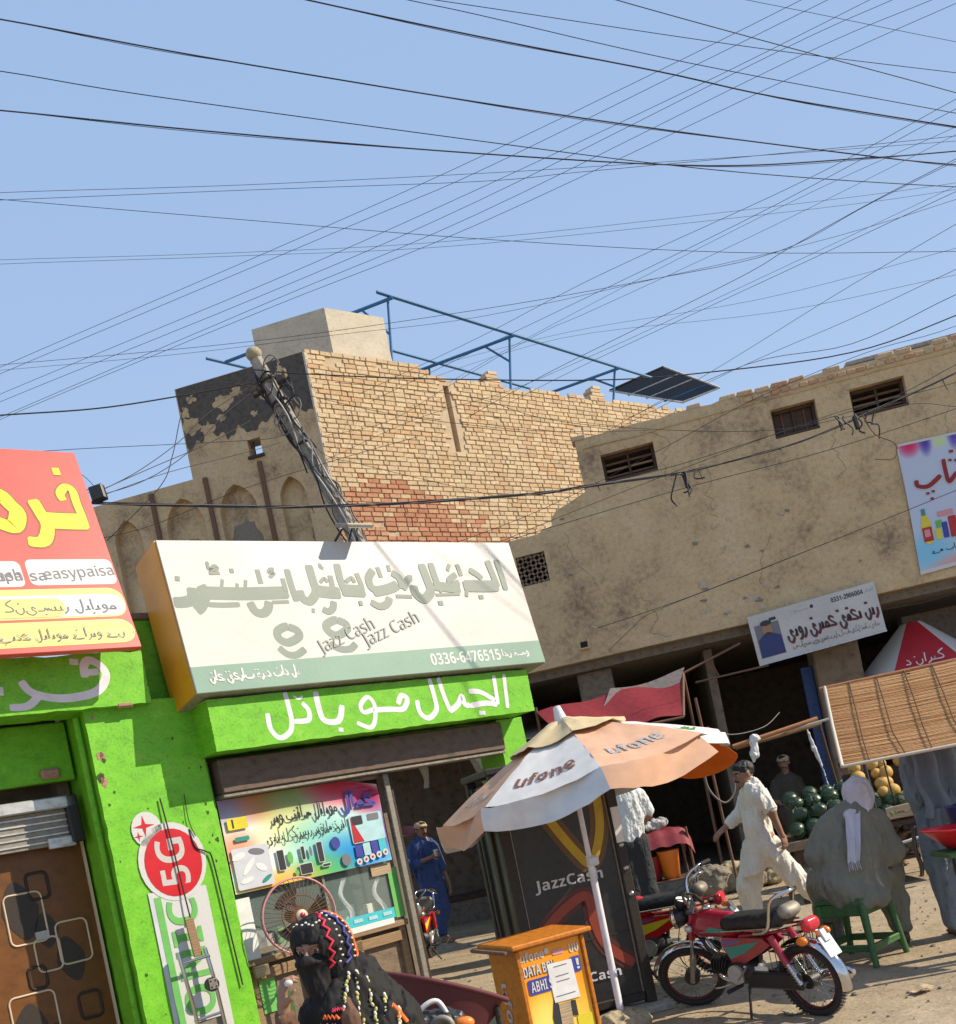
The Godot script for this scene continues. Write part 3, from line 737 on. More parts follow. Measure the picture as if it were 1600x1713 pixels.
func make_materials():
	mat("dirt", 1, 1, 1, 0.95, "dust", 0.31, "n_fine", 0.35)
	mat("plaster", 1.0, 0.99, 0.97, 0.95, "plaster", 0.17, "n_rough", 0.18)
	mat("plaster_front", 0.97, 0.94, 0.91, 0.95, "plaster", 0.25, "n_rough", 0.18)
	mat("render_pale", 0.62, 0.55, 0.43, 0.95, "mottle", 0.5, "n_fine", 0.3)
	mat("scar", 0.56, 0.47, 0.35, 0.95, "grime", 1.5, "n_rough", 0.4)
	mat("peel_dark", 0.115, 0.10, 0.085, 0.95, "grime", 0.8, "n_rough", 0.5)
	mat("dull_brown", 0.22, 0.18, 0.14, 0.95, "grime", 0.9, "n_rough", 0.5)  # dull brown under a grime pattern
	mat("mortar", 0.54, 0.42, 0.28, 0.97, "mottle", 0.6, "n_rough", 0.5)
	mat("lime", 1, 1, 1, 0.6, "lime", 0.6, "n_fine", 0.25)
	mat("lime_old", 0.9, 0.9, 0.9, 0.7, "lime", 1.3, "n_rough", 0.4)
	mat("bare_pink", 0.45, 0.26, 0.19, 0.95, "grime", 1.5, "n_rough", 0.5)
	mat("chip_green", 0.045, 0.09, 0.02, 0.9, "")
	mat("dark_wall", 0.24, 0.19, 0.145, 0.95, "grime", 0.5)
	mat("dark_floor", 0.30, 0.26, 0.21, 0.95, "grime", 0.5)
	mat("brown_wall", 0.26, 0.19, 0.13, 0.95, "grime", 0.5, "n_rough", 0.4)
	mat("hole_shade", 0.018, 0.016, 0.015, 0.95, "")  # near-black colour standing in for shade inside small holes
	mat("shutter_brown", 0.16, 0.105, 0.075, 0.6, "grime", 1.0)
	mat("frame_grey", 0.30, 0.27, 0.22, 0.55, "grime", 2.0, "", 0.4, 0.3)
	mat("alu", 0.62, 0.63, 0.63, 0.4, "grime", 1.2, "", 0.4, 0.5)
	mat("steel", 0.60, 0.60, 0.60, 0.3, "fine", 3.0, "", 0.4, 0.9)
	mat("chrome", 0.75, 0.75, 0.77, 0.12, "fine", 3.0, "", 0.4, 1.0)
	mat("iron_dark", 0.06, 0.055, 0.05, 0.6, "rust", 3.0, "", 0.4, 0.4)
	mat("rusty", 0.20, 0.11, 0.07, 0.85, "rust", 3.0, "n_fine", 0.4)
	mat("black_plastic", 0.025, 0.025, 0.027, 0.45, "fine", 4.0)
	mat("rubber", 0.03, 0.029, 0.028, 0.85, "fine", 6.0, "n_fine", 0.4)
	mat("rubber_dusty", 0.17, 0.15, 0.13, 0.95, "grime", 5.0, "n_fine", 0.4)
	mat("cable", 0.018, 0.018, 0.022, 0.6, "")
	mat("cable_grey", 0.16, 0.15, 0.145, 0.7, "")
	mat("cable_pale", 0.42, 0.41, 0.39, 0.7, "")
	mat("concrete", 0.42, 0.39, 0.34, 0.95, "grime", 1.6, "n_rough", 0.5)
	mat("blue_paint", 0.04, 0.20, 0.45, 0.5, "rust", 2.0)
	mat("solar_back", 0.03, 0.032, 0.038, 0.3, "fine", 2.0)
	mat("sign_white", 0.585, 0.565, 0.535, 0.45, "mottle", 0.35)
	mat("sign_side", 0.80, 0.36, 0.015, 0.5, "mottle", 0.8)
	mat("sign_ink", 0.215, 0.262, 0.225, 0.55, "mottle", 0.7)
	mat("sign_ink_thin", 0.26, 0.29, 0.27, 0.55, "")
	mat("sign_strip", 0.185, 0.33, 0.255, 0.5, "mottle", 0.5)
	mat("white_print", 0.76, 0.76, 0.75, 0.5, "fine", 2.0)
	mat("paint_white", 0.80, 0.78, 0.84, 0.7, "mottle", 2.2)
	mat("red_sign", 0.74, 0.115, 0.095, 0.4, "mottle", 0.5)
	mat("yellow_print", 0.78, 0.66, 0.035, 0.45, "mottle", 0.8)
	mat("yellow_edge", 0.25, 0.10, 0.05, 0.5, "")
	mat("yellow_pale", 0.83, 0.74, 0.22, 0.5, "mottle", 1.0)
	mat("print_grey", 0.17, 0.17, 0.19, 0.55, "")
	mat("print_black", 0.03, 0.03, 0.035, 0.5, "")
	mat("print_red", 0.50, 0.02, 0.03, 0.5, "mottle", 2.0)
	mat("print_blue", 0.05, 0.06, 0.34, 0.5, "mottle", 2.0)
	mat("print_orange", 0.80, 0.26, 0.03, 0.5, "mottle", 2.0)
	mat("print_green", 0.16, 0.50, 0.12, 0.5, "mottle", 2.0)
	mat("print_aqua", 0.07, 0.55, 0.62, 0.5, "mottle", 2.0)
	mat("print_pink", 0.70, 0.30, 0.33, 0.5, "mottle", 2.0)
	mat("print_skin", 0.36, 0.19, 0.12, 0.6, "")
	mat("print_faded", 0.42, 0.22, 0.18, 0.6, "mottle", 3.0)
	mat("print_maroon", 0.26, 0.012, 0.02, 0.5, "")
	mat("print_violet", 0.22, 0.16, 0.42, 0.5, "")
	mat("print_cyan", 0.45, 0.70, 0.74, 0.5, "mottle", 2.0)
	mat("print_lilac", 0.62, 0.64, 0.70, 0.5, "mottle", 1.5)
	mat("tile_brown", 0.17, 0.062, 0.010, 0.45, "grime", 0.8)
	mat("leaf_print", 0.035, 0.025, 0.02, 0.55, "grime", 4.0)
	mat("line_pale", 0.62, 0.50, 0.36, 0.5, "")
	mat("kiosk_black", 0.030, 0.030, 0.028, 0.4, "grime", 1.2)
	mat("kiosk_post", 0.035, 0.028, 0.022, 0.6, "rust", 2.0)
	mat("neon_yellow", 0.55, 0.36, 0.01, 0.5, "mottle", 2.0)
	mat("neon_halo", 0.15, 0.075, 0.02, 0.5, "mottle", 2.0)
	mat("neon_red", 0.34, 0.055, 0.03, 0.5, "mottle", 2.0)
	mat("neon_halo_red", 0.11, 0.03, 0.022, 0.5, "mottle", 2.0)
	mat("counter_orange", 0.62, 0.20, 0.012, 0.5, "grime", 1.8)
	mat("counter_front", 0.78, 0.50, 0.03, 0.5, "mottle", 1.0)
	mat("paper", 0.80, 0.80, 0.80, 0.85, "mottle", 2.0)
	mat("wood", 0.40, 0.26, 0.14, 0.8, "fibre", 2.0, "n_fine", 0.3)
	mat("wood_pale", 0.60, 0.45, 0.28, 0.8, "fibre", 2.0, "n_fine", 0.3)
	mat("wood_orange", 0.50, 0.22, 0.09, 0.75, "fibre", 2.0)
	mat("wood_dark", 0.10, 0.055, 0.035, 0.8, "fibre", 2.0)
	mat("reed", 0.50, 0.26, 0.10, 0.75, "grime", 4.0)
	mat("reed_b", 0.56, 0.32, 0.14, 0.75, "grime", 4.0)
	mat("reed_c", 0.40, 0.19, 0.07, 0.8, "grime", 4.0)
	mat("bind", 0.70, 0.64, 0.52, 0.9, "fine", 4.0)
	mat("cord_dark", 0.10, 0.06, 0.03, 0.9, "")
	mat("tarp_red", 0.26, 0.02, 0.032, 0.6, "grime", 1.0)
	mat("tarp_grey", 0.50, 0.47, 0.45, 0.8, "grime", 1.2)
	mat("tarp_dull", 0.20, 0.17, 0.165, 0.85, "grime", 1.2)
	mat("tarp_blue", 0.03, 0.07, 0.20, 0.7, "grime", 1.2)
	mat("canvas", 0.72, 0.69, 0.64, 0.9, "weave", 6.0)
	mat("bag_white", 0.82, 0.82, 0.82, 0.45, "fine", 2.0)
	mat("red_plastic", 0.62, 0.02, 0.03, 0.35, "mottle", 2.0)
	mat("blue_plastic", 0.025, 0.035, 0.16, 0.4, "mottle", 2.0)
	mat("green_plastic", 0.055, 0.15, 0.045, 0.5, "grime", 3.0)
	mat("orange_plastic", 0.80, 0.22, 0.03, 0.4, "mottle", 2.0)
	mat("maroon", 0.12, 0.022, 0.025, 0.7, "weave", 10.0, "n_weave", 0.8)
	mat("sack", 0.42, 0.36, 0.24, 0.95, "grime", 3.0, "n_rough", 0.6)
	mat("stone", 0.28, 0.24, 0.19, 0.95, "grime", 3.0, "n_rough", 0.6)
	mat("straw", 0.36, 0.27, 0.16, 0.95, "fibre", 4.0)
	mat("bike_red", 0.36, 0.012, 0.035, 0.22, "mottle", 3.0)
	M.bike_red.clearcoat_enabled = true; M.bike_red.clearcoat = 0.6; M.bike_red.clearcoat_roughness = 0.15
	mat("rim_dark", 0.12, 0.03, 0.03, 0.35, "grime", 6.0, "", 0.4, 0.6)
	mat("bike_red_b", 0.60, 0.02, 0.02, 0.25, "mottle", 3.0)
	mat("stripe_green", 0.05, 0.30, 0.24, 0.35, "mottle", 3.0)
	mat("stripe_violet", 0.16, 0.10, 0.26, 0.35, "")
	mat("seat_black", 0.022, 0.022, 0.024, 0.5, "fine", 6.0, "n_fine", 0.5)
	mat("engine", 0.045, 0.043, 0.042, 0.5, "grime", 6.0, "n_fine", 0.3, 0.4)
	mat("lens_red", 0.55, 0.03, 0.04, 0.15, "")
	mat("lens_orange", 0.80, 0.20, 0.02, 0.15, "")
	mat("plate", 0.80, 0.80, 0.82, 0.5, "mottle", 4.0)
	mat("skin", 0.36, 0.195, 0.125, 0.6, "fine", 5.0)
	mat("skin_dark", 0.17, 0.085, 0.055, 0.6, "fine", 5.0)
	mat("hair", 0.012, 0.011, 0.011, 0.6, "fine", 8.0, "n_fine", 0.6)
	mat("cloth_cream", 0.74, 0.71, 0.635, 0.9, "mottle", 2.0, "n_wrinkle", 0.9)
	mat("cloth_white", 0.70, 0.72, 0.70, 0.9, "mottle", 2.0, "n_wrinkle", 0.9)
	mat("cloth_blue", 0.045, 0.085, 0.24, 0.85, "mottle", 2.0, "n_wrinkle", 0.9)
	mat("cloth_olive", 0.22, 0.22, 0.175, 0.9, "mottle", 2.0, "n_wrinkle", 0.9)
	mat("cloth_greyblue", 0.20, 0.245, 0.30, 0.9, "mottle", 2.0, "n_wrinkle", 0.9)
	mat("cloth_white_shaded", 0.62, 0.62, 0.70, 0.9, "mottle", 2.0, "n_wrinkle", 0.9)  # white cloth; the lavender cast of shade is in its colour
	mat("cloth_dark", 0.028, 0.032, 0.034, 0.9, "mottle", 2.0, "n_wrinkle", 0.9)
	mat("cloth_brown", 0.07, 0.055, 0.042, 0.9, "mottle", 2.0, "n_wrinkle", 0.9)
	mat("veil_black", 0.007, 0.0065, 0.007, 0.8, "weave", 14.0, "n_weave", 0.4)
	mat("veil_sleeve", 0.15, 0.075, 0.045, 0.85, "weave", 14.0, "n_weave", 0.4)
	mat("cap_tan", 0.55, 0.42, 0.25, 0.9, "weave", 12.0)
	mat("sandal", 0.20, 0.11, 0.06, 0.8, "")
	mat("eye_white", 0.42, 0.38, 0.34, 0.4, "")
	mat("trim_white", 0.78, 0.74, 0.66, 0.8, "")
	mat("trim_yellow", 0.62, 0.58, 0.24, 0.8, "")
	mat("trim_red", 0.66, 0.03, 0.07, 0.8, "")
	mat("trim_orange", 0.85, 0.16, 0.03, 0.8, "")
	mat("trim_blue", 0.08, 0.08, 0.32, 0.8, "")
	mat("trim_teal", 0.03, 0.14, 0.13, 0.8, "")
	mat("melon_dark", 0.022, 0.048, 0.025, 0.35, "mottle", 6.0)
	mat("melon_mid", 0.05, 0.10, 0.04, 0.4, "grime", 9.0)
	mat("melon_light", 0.36, 0.42, 0.20, 0.45, "grime", 8.0)
	mat("melon_gold", 0.66, 0.31, 0.025, 0.6, "grime", 9.0)
	mat("melon_tan", 0.60, 0.36, 0.09, 0.65, "grime", 9.0)
	for q in ["plaster", "plaster_front", "render_pale", "dirt", "lime", "lime_old"]: weather(q, "wear", 0.6)
	for q in ["counter_orange", "brown_wall", "shutter_brown", "concrete"]: weather(q, "wear", 2.3)
	for q in ["cloth_cream", "cloth_white", "cloth_blue", "cloth_olive", "cloth_greyblue", "cloth_white_shaded", "cloth_dark", "cloth_brown"]: M[q].uv1_scale = Vector3(2.6, 1.1, 2.6)
	for q in [["parasol_peach", 0.76, 0.46, 0.30], ["parasol_white", 0.80, 0.79, 0.76], ["parasol_cream", 0.72, 0.58, 0.34], ["parasol_peach_backlit", 0.85, 0.25, 0.02]]:
		var m := mat(q[0], q[1], q[2], q[3], 0.85, "mottle", 2.0, "n_weave", 0.15)
		m.backlight_enabled = true; m.backlight = Color(q[1] * 0.35, q[2] * 0.35, q[3] * 0.35).linear_to_srgb()
	var gl := StandardMaterial3D.new(); gl.albedo_color = Color(0.75, 0.85, 0.82, 0.14); gl.transparency = BaseMaterial3D.TRANSPARENCY_ALPHA
	gl.roughness = 0.03; gl.metallic_specular = 0.6; M.glass = gl
	var cg := StandardMaterial3D.new(); cg.albedo_color = Color(0.9, 0.92, 0.95, 0.35); cg.transparency = BaseMaterial3D.TRANSPARENCY_ALPHA
	cg.roughness = 0.05; M.clear_plastic = cg

# ------------------------------------------------------------------ ground
func ground_and_road():
	var ns := FastNoiseLite.new(); ns.seed = 9; ns.frequency = 0.35; ns.fractal_octaves = 3
	var xs := []; var zs := []
	for v in [-400.0, -120.0, -50.0, -25.0]: xs.append(v)
	for i in 61: xs.append(-15.0 + i * 0.5)
	for v in [25.0, 50.0, 120.0, 400.0]: xs.append(v)
	for v in [-400.0, -120.0, -50.0, -30.0]: zs.append(v)
	for i in 57: zs.append(-24.0 + i * 0.5)
	for v in [12.0, 50.0, 200.0, 400.0]: zs.append(v)
	var st := mb(); st.set_smooth_group(1)
	var H := func(x: float, z: float) -> float:
		if absf(x) > 14.0 or z > 3.5 or z < -23.5: return 0.0
		return ns.get_noise_2d(x, z) * 0.016
	for i in xs.size() - 1:
		for j in zs.size() - 1:
			var p := func(a: int, b: int) -> Vector3: return Vector3(xs[a], H.call(xs[a], zs[b]), zs[b])
			quad(st, p.call(i, j), p.call(i + 1, j), p.call(i + 1, j + 1), p.call(i, j + 1))
	struct(st, "ground", M.dirt)
	# small stones and clods scattered along the dusty edge
	var cl := mb()
	for i in 900:
		var c := Vector3(rng.randf_range(-1.5, 5.0), 0.004, rng.randf_range(-13.5, -5.8))
		var r := rng.randf_range(0.004, 0.014) if i % 12 else rng.randf_range(0.012, 0.028)
		ell(cl, c, Vector3(r, r * 0.6, r * rng.randf_range(0.7, 1.3)), Basis(Vector3.UP, rng.randf() * TAU), 6, 4)
	var o := part(cl, "gravel", M.stone, self)
	o.set_meta("kind", "stuff"); o.set_meta("label", "small stones and clods scattered over the dusty road edge"); o.set_meta("category", "gravel")

# ------------------------------------------------------------------ brick house behind the shops
var BS := Basis(Vector3.UP, deg_to_rad(38.0))
var BG := Basis(Vector3.UP, deg_to_rad(-10.2))

func brick_mesh(w: float, h: float, d: float, sd: int) -> ArrayMesh:
	# a worn brick: proud face a little smaller than its bed, corners uneven
	var r := RandomNumberGenerator.new(); r.seed = sd
	var st := mb(); var f := []; var b := []
	for q in [[-1, -1], [-1, 1], [1, 1], [1, -1]]:
		b.append(Vector3(q[0] * w * 0.5, q[1] * h * 0.5, -0.02))
		f.append(Vector3(q[0] * (w * 0.5 - 0.005 - r.randf() * 0.005), q[1] * (h * 0.5 - 0.004 - r.randf() * 0.004), d + r.randf_range(-0.003, 0.003)))
	quad(st, f[0], f[1], f[2], f[3])
	for i in 4:
		var j := (i + 1) % 4
		quad(st, b[i], b[j], f[j], f[i])
	st.generate_normals()
	return st.commit()

func brick_house():
	var t := thing("brick_house", "tall tan brick house with a plastered arched front, behind the white signboard", "house", Vector3(-1.324, 0, -17.5))
	# side wall backing, with a vertical chase cut into it
	var st := mb()
	for q in [[0.0, 2.93, 0.0, 9.86], [3.06, 10.4, 0.0, 9.86], [2.93, 3.06, 0.0, 8.47], [2.93, 3.06, 9.76, 9.86], [0.05, 2.3, 9.86, 10.06]]:
		bx(st, BS * Vector3((q[0] + q[1]) * 0.5, (q[2] + q[3]) * 0.5, -0.165), Vector3(q[1] - q[0], q[3] - q[2], 0.30), BS)
	bx(st, BS * Vector3(3.0, 9.1, -0.24), Vector3(0.3, 1.4, 0.14), BS)
	var wall := part(st, "side_wall", M.mortar, t)
	# bricks
	var mats := []
	var tones := [[0.68, 0.51, 0.31], [0.72, 0.55, 0.34], [0.63, 0.47, 0.29], [0.69, 0.54, 0.35], [0.65, 0.44, 0.25], [0.60, 0.34, 0.20], [0.55, 0.27, 0.155], [0.52, 0.24, 0.135]]
	for i in tones.size():
		var c: Array = tones[i]
		mats.append(mat("brick_%d" % i, c[0], c[1], c[2], 0.95, "brickface", 1.1, "n_rough", 0.5))
	var vm := mat("brick_mixed", 1, 1, 1, 0.95, "brickface", 1.1, "n_rough", 0.5); vm.vertex_color_use_as_albedo = true
	var shapes := {}
	for L in [0.232, 0.175, 0.112]:
		shapes[L] = []
		for k in 5: shapes[L].append(brick_mesh(L - 0.004, 0.079, 0.009, int(L * 1000) + k))
	var ns := FastNoiseLite.new(); ns.seed = 21; ns.frequency = 0.9
	var list := []
	var row := 0
	var h := 5.6
	while h < 10.12:
		var x := -0.01 + (0.0 if row % 2 == 0 else 0.12) - rng.randf() * 0.03
		if row % 2 == 1: x = -0.01
		var first := true
		while x < 10.2:
			var L: float = 0.232
			var rr := rng.randf()
			if first and row % 2 == 1: L = 0.112
			elif rr < 0.20: L = 0.112
			elif rr < 0.33: L = 0.175
			first = false
			var cx := x + L * 0.5
			var top := 10.16 if cx < 2.3 else (10.16 - (cx - 2.3) * 0.6 if cx < 2.7 else 9.92 + 0.03 * ns.get_noise_2d(cx * 3.0, 1.0))
			var in_slot := cx + L * 0.5 > 2.925 and cx - L * 0.5 < 3.07 and h > 8.45 and h < 9.8
			var gone := rng.randf() < 0.006 or (absf(h - 9.92) < 0.05 and rng.randf() < 0.05)
			if h + 0.08 < top and not in_slot and not gone: list.append([cx, h + 0.043, L, row])
			x += L + 0.007
		h += 0.0865; row += 1
	var order := list.duplicate()
	order.sort_custom(func(a, b): return a[0] + (100.0 if a[1] < 6.85 else 0.0) < b[0] + (100.0 if b[1] < 6.85 else 0.0))
	var rest := SurfaceTool.new(); rest.begin(Mesh.PRIMITIVE_TRIANGLES)
	var n := 0
	for q in order:
		var cx: float = q[0]; var cy: float = q[1]
		# old red bricks low on the left, sandy ones above
		var edge := 8.0 - maxf(0.0, cx - 1.9) * 0.55 + 0.28 * ns.get_noise_2d(cx * 1.4, cy * 2.0)
		var red := clampf((edge - cy) * 1.6, 0.0, 0.93)
		if cx > 3.4: red *= clampf((3.9 - cx) * 2.0, 0.0, 1.0)
		var warm := clampf(ns.get_noise_2d(cx * 0.8 + 9.0, cy * 1.2) * 1.6 + (0.25 if cx < 1.0 else 0.0), 0.0, 1.0)
		var v := rng.randf()
		var k := int(v * 4.0)
		if rng.randf() < red: k = 5 + int(rng.randf() * 3.0)
		elif rng.randf() < warm * 0.6: k = 4
		var sh: ArrayMesh = shapes[q[2]][rng.randi() % 5]
		var b := BS * Basis(Vector3(0, 0, 1), rng.randf_range(-0.018, 0.018))
		var xf := Transform3D(b, BS * Vector3(cx, cy + rng.randf_range(-0.004, 0.004), rng.randf_range(-0.006, 0.008)))
		if n < 300:
			var o := MeshInstance3D.new(); o.name = "brick"; o.mesh = sh; o.material_override = mats[k]; o.transform = xf
			wall.add_child(o, true)
		else:
			var c: Array = tones[k]; var j := rng.randf_range(0.9, 1.08)
			var arr := sh.surface_get_arrays(0)
			var vs: PackedVector3Array = arr[Mesh.ARRAY_VERTEX]; var nm: PackedVector3Array = arr[Mesh.ARRAY_NORMAL]
			for i in vs.size():
				rest.set_color(Color(c[0] * j, c[1] * j, c[2] * j)); rest.set_normal((b * nm[i]).normalized()); rest.add_vertex(xf * vs[i])
		n += 1
	var ro := MeshInstance3D.new(); ro.name = "brickwork"; ro.mesh = rest.commit(); ro.material_override = vm
	ro.set_meta("kind", "stuff"); wall.add_child(ro, true)
	# plastered front with arched niches
	var f := mb(); var th := 0.36
	var xf := Transform3D(BG, BG * Vector3(0, 0, -th))
	var bays := [[-4.6, -3.28, -3.88, 0.26], [-3.28, -2.24, -2.76, 0.36], [-2.24, -1.2, -1.74, 0.35], [-1.2, 0.0, -0.72, 0.24]]
	for b in bays:
		var p := [Vector2(b[0], 5.0), Vector2(b[0], 8.44), Vector2(b[1], 8.44), Vector2(b[1], 5.0)]
		var w: float = b[3]
		p.append(Vector2(b[2] + w, 5.0))
		for k in 13:
			var a := PI * k / 12.0
			p.append(Vector2(b[2] + w * cos(a), 7.68 + (w * 1.1 + 0.1 * (1.0 - absf(cos(a)))) * sin(a)))
		p.append(Vector2(b[2] - w, 5.0))
		prism(f, p, xf, th)
	bx(f, BG * Vector3(-2.3, 2.5, -th * 0.5), Vector3(4.6, 5.0, th), BG)
	for q in [[-2.46, -1.34, 8.44, 10.06], [-1.10, 0.0, 8.44, 10.06], [-1.34, -1.10, 8.44, 8.54], [-1.34, -1.10, 8.84, 10.06]]:
		bx(f, BG * Vector3((q[0] + q[1]) * 0.5, (q[2] + q[3]) * 0.5, -th * 0.5), Vector3(q[1] - q[0], q[3] - q[2], th), BG)
	var front := part(f, "front_wall", M.plaster_front, t)
	var nb := mb(); bx(nb, BG * Vector3(-2.3, 6.6, -0.2), Vector3(4.55, 3.4, 0.10), BG)
	part(nb, "niche_back", M.plaster, front)
	for x in [-3.28, -2.23, -1.19]: boxpart("pilaster", BG * Vector3(x, 7.2, 0.022), Vector3(0.085, 2.5 + x * 0.04, 0.05), M.rusty, front, 0.01, BG)
	boxpart("corner_edge", BG * Vector3(-0.03, 8.4, 0.0) + BS * Vector3(0.03, 0, 0.0), Vector3(0.10, 3.3, 0.05), M.render_pale, front, 0.02, BS)
	boxpart("window_frame", BG * Vector3(-1.22, 8.52, -0.1), Vector3(0.30, 0.045, 0.30), M.iron_dark, front, 0.0, BG)
	boxpart("window_bar", BG * Vector3(-1.27, 8.69, -0.12), Vector3(0.02, 0.32, 0.02), M.iron_dark, front, 0.0, BG)
	# old dark paint still clinging to the upper front, with ragged edges
	var pn := FastNoiseLite.new(); pn.seed = 5; pn.frequency = 2.2; pn.fractal_octaves = 4
	var poly := []
	for i in 61:
		var x := -2.44 + 2.42 * i / 60.0
		poly.append(Vector2(x, 9.18 - 0.12 * sin(x * 2.0) + 0.28 * pn.get_noise_2d(x * 1.3, 0.0) - (0.18 if x > -1.7 else 0.0)))
	poly.append(Vector2(-0.02, 10.05)); poly.append(Vector2(-2.44, 10.05))
	var pd := mb(); prism(pd, poly, Transform3D(BG, BG * Vector3(0, 0, -0.002)), 0.006)
	var dp := part(pd, "dark_paint", M.peel_dark, front); dp.set_meta("label", "dark weathered paint peeling off the upper front")
	for q in [[-1.62, 9.62, 0.17], [-1.35, 9.72, 0.10], [-2.28, 9.35, 0.16], [-2.2, 9.8, 0.09], [-1.72, 9.35, 0.08], [-0.9, 9.5, 0.07], [-2.0, 9.22, 0.12], [-1.1, 9.25, 0.06], [-0.5, 9.85, 0.08], [-2.36, 9.6, 0.1]]:
		var pp := []
		for k in 18:
			var a := TAU * k / 18.0
			var r: float = q[2] * (1.0 + 0.9 * pn.get_noise_2d(q[0] * 5.0 + cos(a) * 0.5, q[1] * 5.0 + sin(a) * 0.5))
			pp.append(Vector2(q[0] + cos(a) * r, q[1] + sin(a) * r * 0.85))
		var fl := mb(); prism(fl, pp, Transform3D(BG, BG * Vector3(0, 0, 0.003)), 0.004); part(fl, "bare_patch", M.plaster_front, front)
	# dirt growing at the foot of the niches
	for q in [[-1.74, 7.1, 0.42], [-2.76, 7.05, 0.40], [-1.25, 6.95, 0.2], [-0.4, 6.95, 0.22]]:
		var pp := []
		for k in 26:
			var a := TAU * k / 26.0
			var r: float = q[2] * (1.0 + 0.25 * pn.get_noise_2d(q[0] * 3.0 + cos(a), q[1] * 3.0 + sin(a)))
			pp.append(Vector2(q[0] + cos(a) * r * 0.75, q[1] + sin(a) * r * 1.1))
		var gr := mb(); prism(gr, pp, Transform3D(BG, BG * Vector3(0, 0, -0.153)), 0.004); part(gr, "dirt_stain", M.stone, front)
	# roof and the plastered tank room on it
	var rf := mb()
	prism(rf, [Vector2(-4.5, 0.1), Vector2(-0.35, -0.2), Vector2(6.8, 5.6), Vector2(4.0, 11.0), Vector2(-6.0, 10.0)], Transform3D(Basis(Vector3(1, 0, 0), Vector3(0, 0, -1), Vector3(0, 1, 0)), Vector3(0, 7.9, -0.9)), 0.12)
	part(rf, "roof", M.concrete, t)
	var cm := mb(); var o0 := Vector3(0.45, 0, -0.6)
	var a0 := o0; var a1 := o0 + BG * Vector3(-1.40, 0, 0); var a2 := o0 + BS * Vector3(1.27, 0, 0); var a3 := a1 + (a2 - o0)
	var pts := [Vector2(a0.x, -a0.z), Vector2(a1.x, -a1.z), Vector2(a3.x, -a3.z), Vector2(a2.x, -a2.z)]
	prism(cm, pts, Transform3D(Basis(Vector3(1, 0, 0), Vector3(0, 0, -1), Vector3(0, 1, 0)), Vector3(0, 8.0, 0)), 3.03)
	part(cm, "tank_room", M.render_pale, t)
	boxpart("brick_stub", a1 + Vector3(0.75, 11.05, -0.4), Vector3(0.30, 0.06, 0.16), M.mortar, t, 0.01, BG)
	for x in [4.25, 7.2]:
		for k in 4: boxpart("brick_stub", BS * Vector3(x + (0.03 if k % 2 else -0.02), 9.93 + k * 0.075, -0.14), Vector3(0.42 - 0.06 * k, 0.07, 0.24), mats[k % 4], t, 0.008, BS)

func roof_frame():
	var f := thing("steel_roof_frame", "blue painted steel rack standing on the brick house roof", "steel frame", Vector3(0.267, 7.9, -20.0))
	var bar := func(a: Vector3, b: Vector3, r: float, called: String):
		var st := mb(); tube(st, [a, b], r, 6); part(st, called, M.blue_paint, f)
	var P := func(s: float, g: float) -> Vector3:
		# s along the long rails, g along the cross beams; the rack slopes down to the far end
		var v := BS * Vector3(s, 0, 0) + BG * Vector3(g, 0, 0); v.y = 4.12 - 0.112 * s + 0.075 * g
		return v
	bar.call(P.call(-0.2, 0.0), P.call(7.6, 0.0), 0.034, "rail"); bar.call(P.call(-0.1, -1.75), P.call(7.4, -1.75), 0.030, "rail"); bar.call(P.call(-0.2, -3.7), P.call(3.2, -3.7), 0.030, "rail")
	for s in [0.1, 3.2, 6.4]:
		bar.call(P.call(s, -3.6 if s < 3.0 else -2.4) - Vector3(0, 0.05, 0), P.call(s, 0.05) - Vector3(0, 0.05, 0), 0.034, "cross_beam")
		for g in [-0.05, -1.9]:
			var top: Vector3 = P.call(s, g) - Vector3(0, 0.05, 0)
			var foot: Vector3 = P.call(s, g - 0.25); foot.y = 2.05 if g < -1.0 else 2.25
			if s > 1.0: foot.y += 0.1
			bar.call(top, foot, 0.030, "post")
			bar.call(P.call(s, g - 0.55) - Vector3(0, 0.07, 0), foot.lerp(top, 0.62), 0.024, "brace")
	var p := thing("solar_panel", "dark solar panel seen from below at the far end of the blue rack", "solar panel", Vector3(6.6, 11.2, -25.5))
	var st := mb()
	var q := [Vector3(-1.16, 0.3, -0.37), Vector3(0.24, 0.52, -0.12), Vector3(1.46, -0.36, 0.10), Vector3(0.5, -0.5, 0.0)]
	var up := Vector3(0.0, 0.05, 0.0)
	for k in 2: pass
	oquad(st, Vector3(0, 2, 0), q[0], q[1], q[2], q[3]); oquad(st, Vector3(0, -2, 0), q[0] + up, q[1] + up, q[2] + up, q[3] + up)
	for i in 4: oquad(st, Vector3(0.2, 0, -0.1), q[i], q[(i + 1) % 4], q[(i + 1) % 4] + up, q[i] + up)
	part(st, "panel", M.solar_back, p)
	for i in 4:
		var e := mb(); tube(e, [q[i] + up * 0.5, q[(i + 1) % 4] + up * 0.5], 0.028, 4); part(e, "edge", M.alu if i != 0 else M.iron_dark, p)
	for k in 3:
		var e := mb(); var fr := 0.25 + 0.25 * k
		tube(e, [q[0].lerp(q[3], fr) - up * 0.6, q[1].lerp(q[2], fr) - up * 0.6], 0.02, 4); part(e, "support_bar", M.blue_paint if k == 2 else M.alu, p)

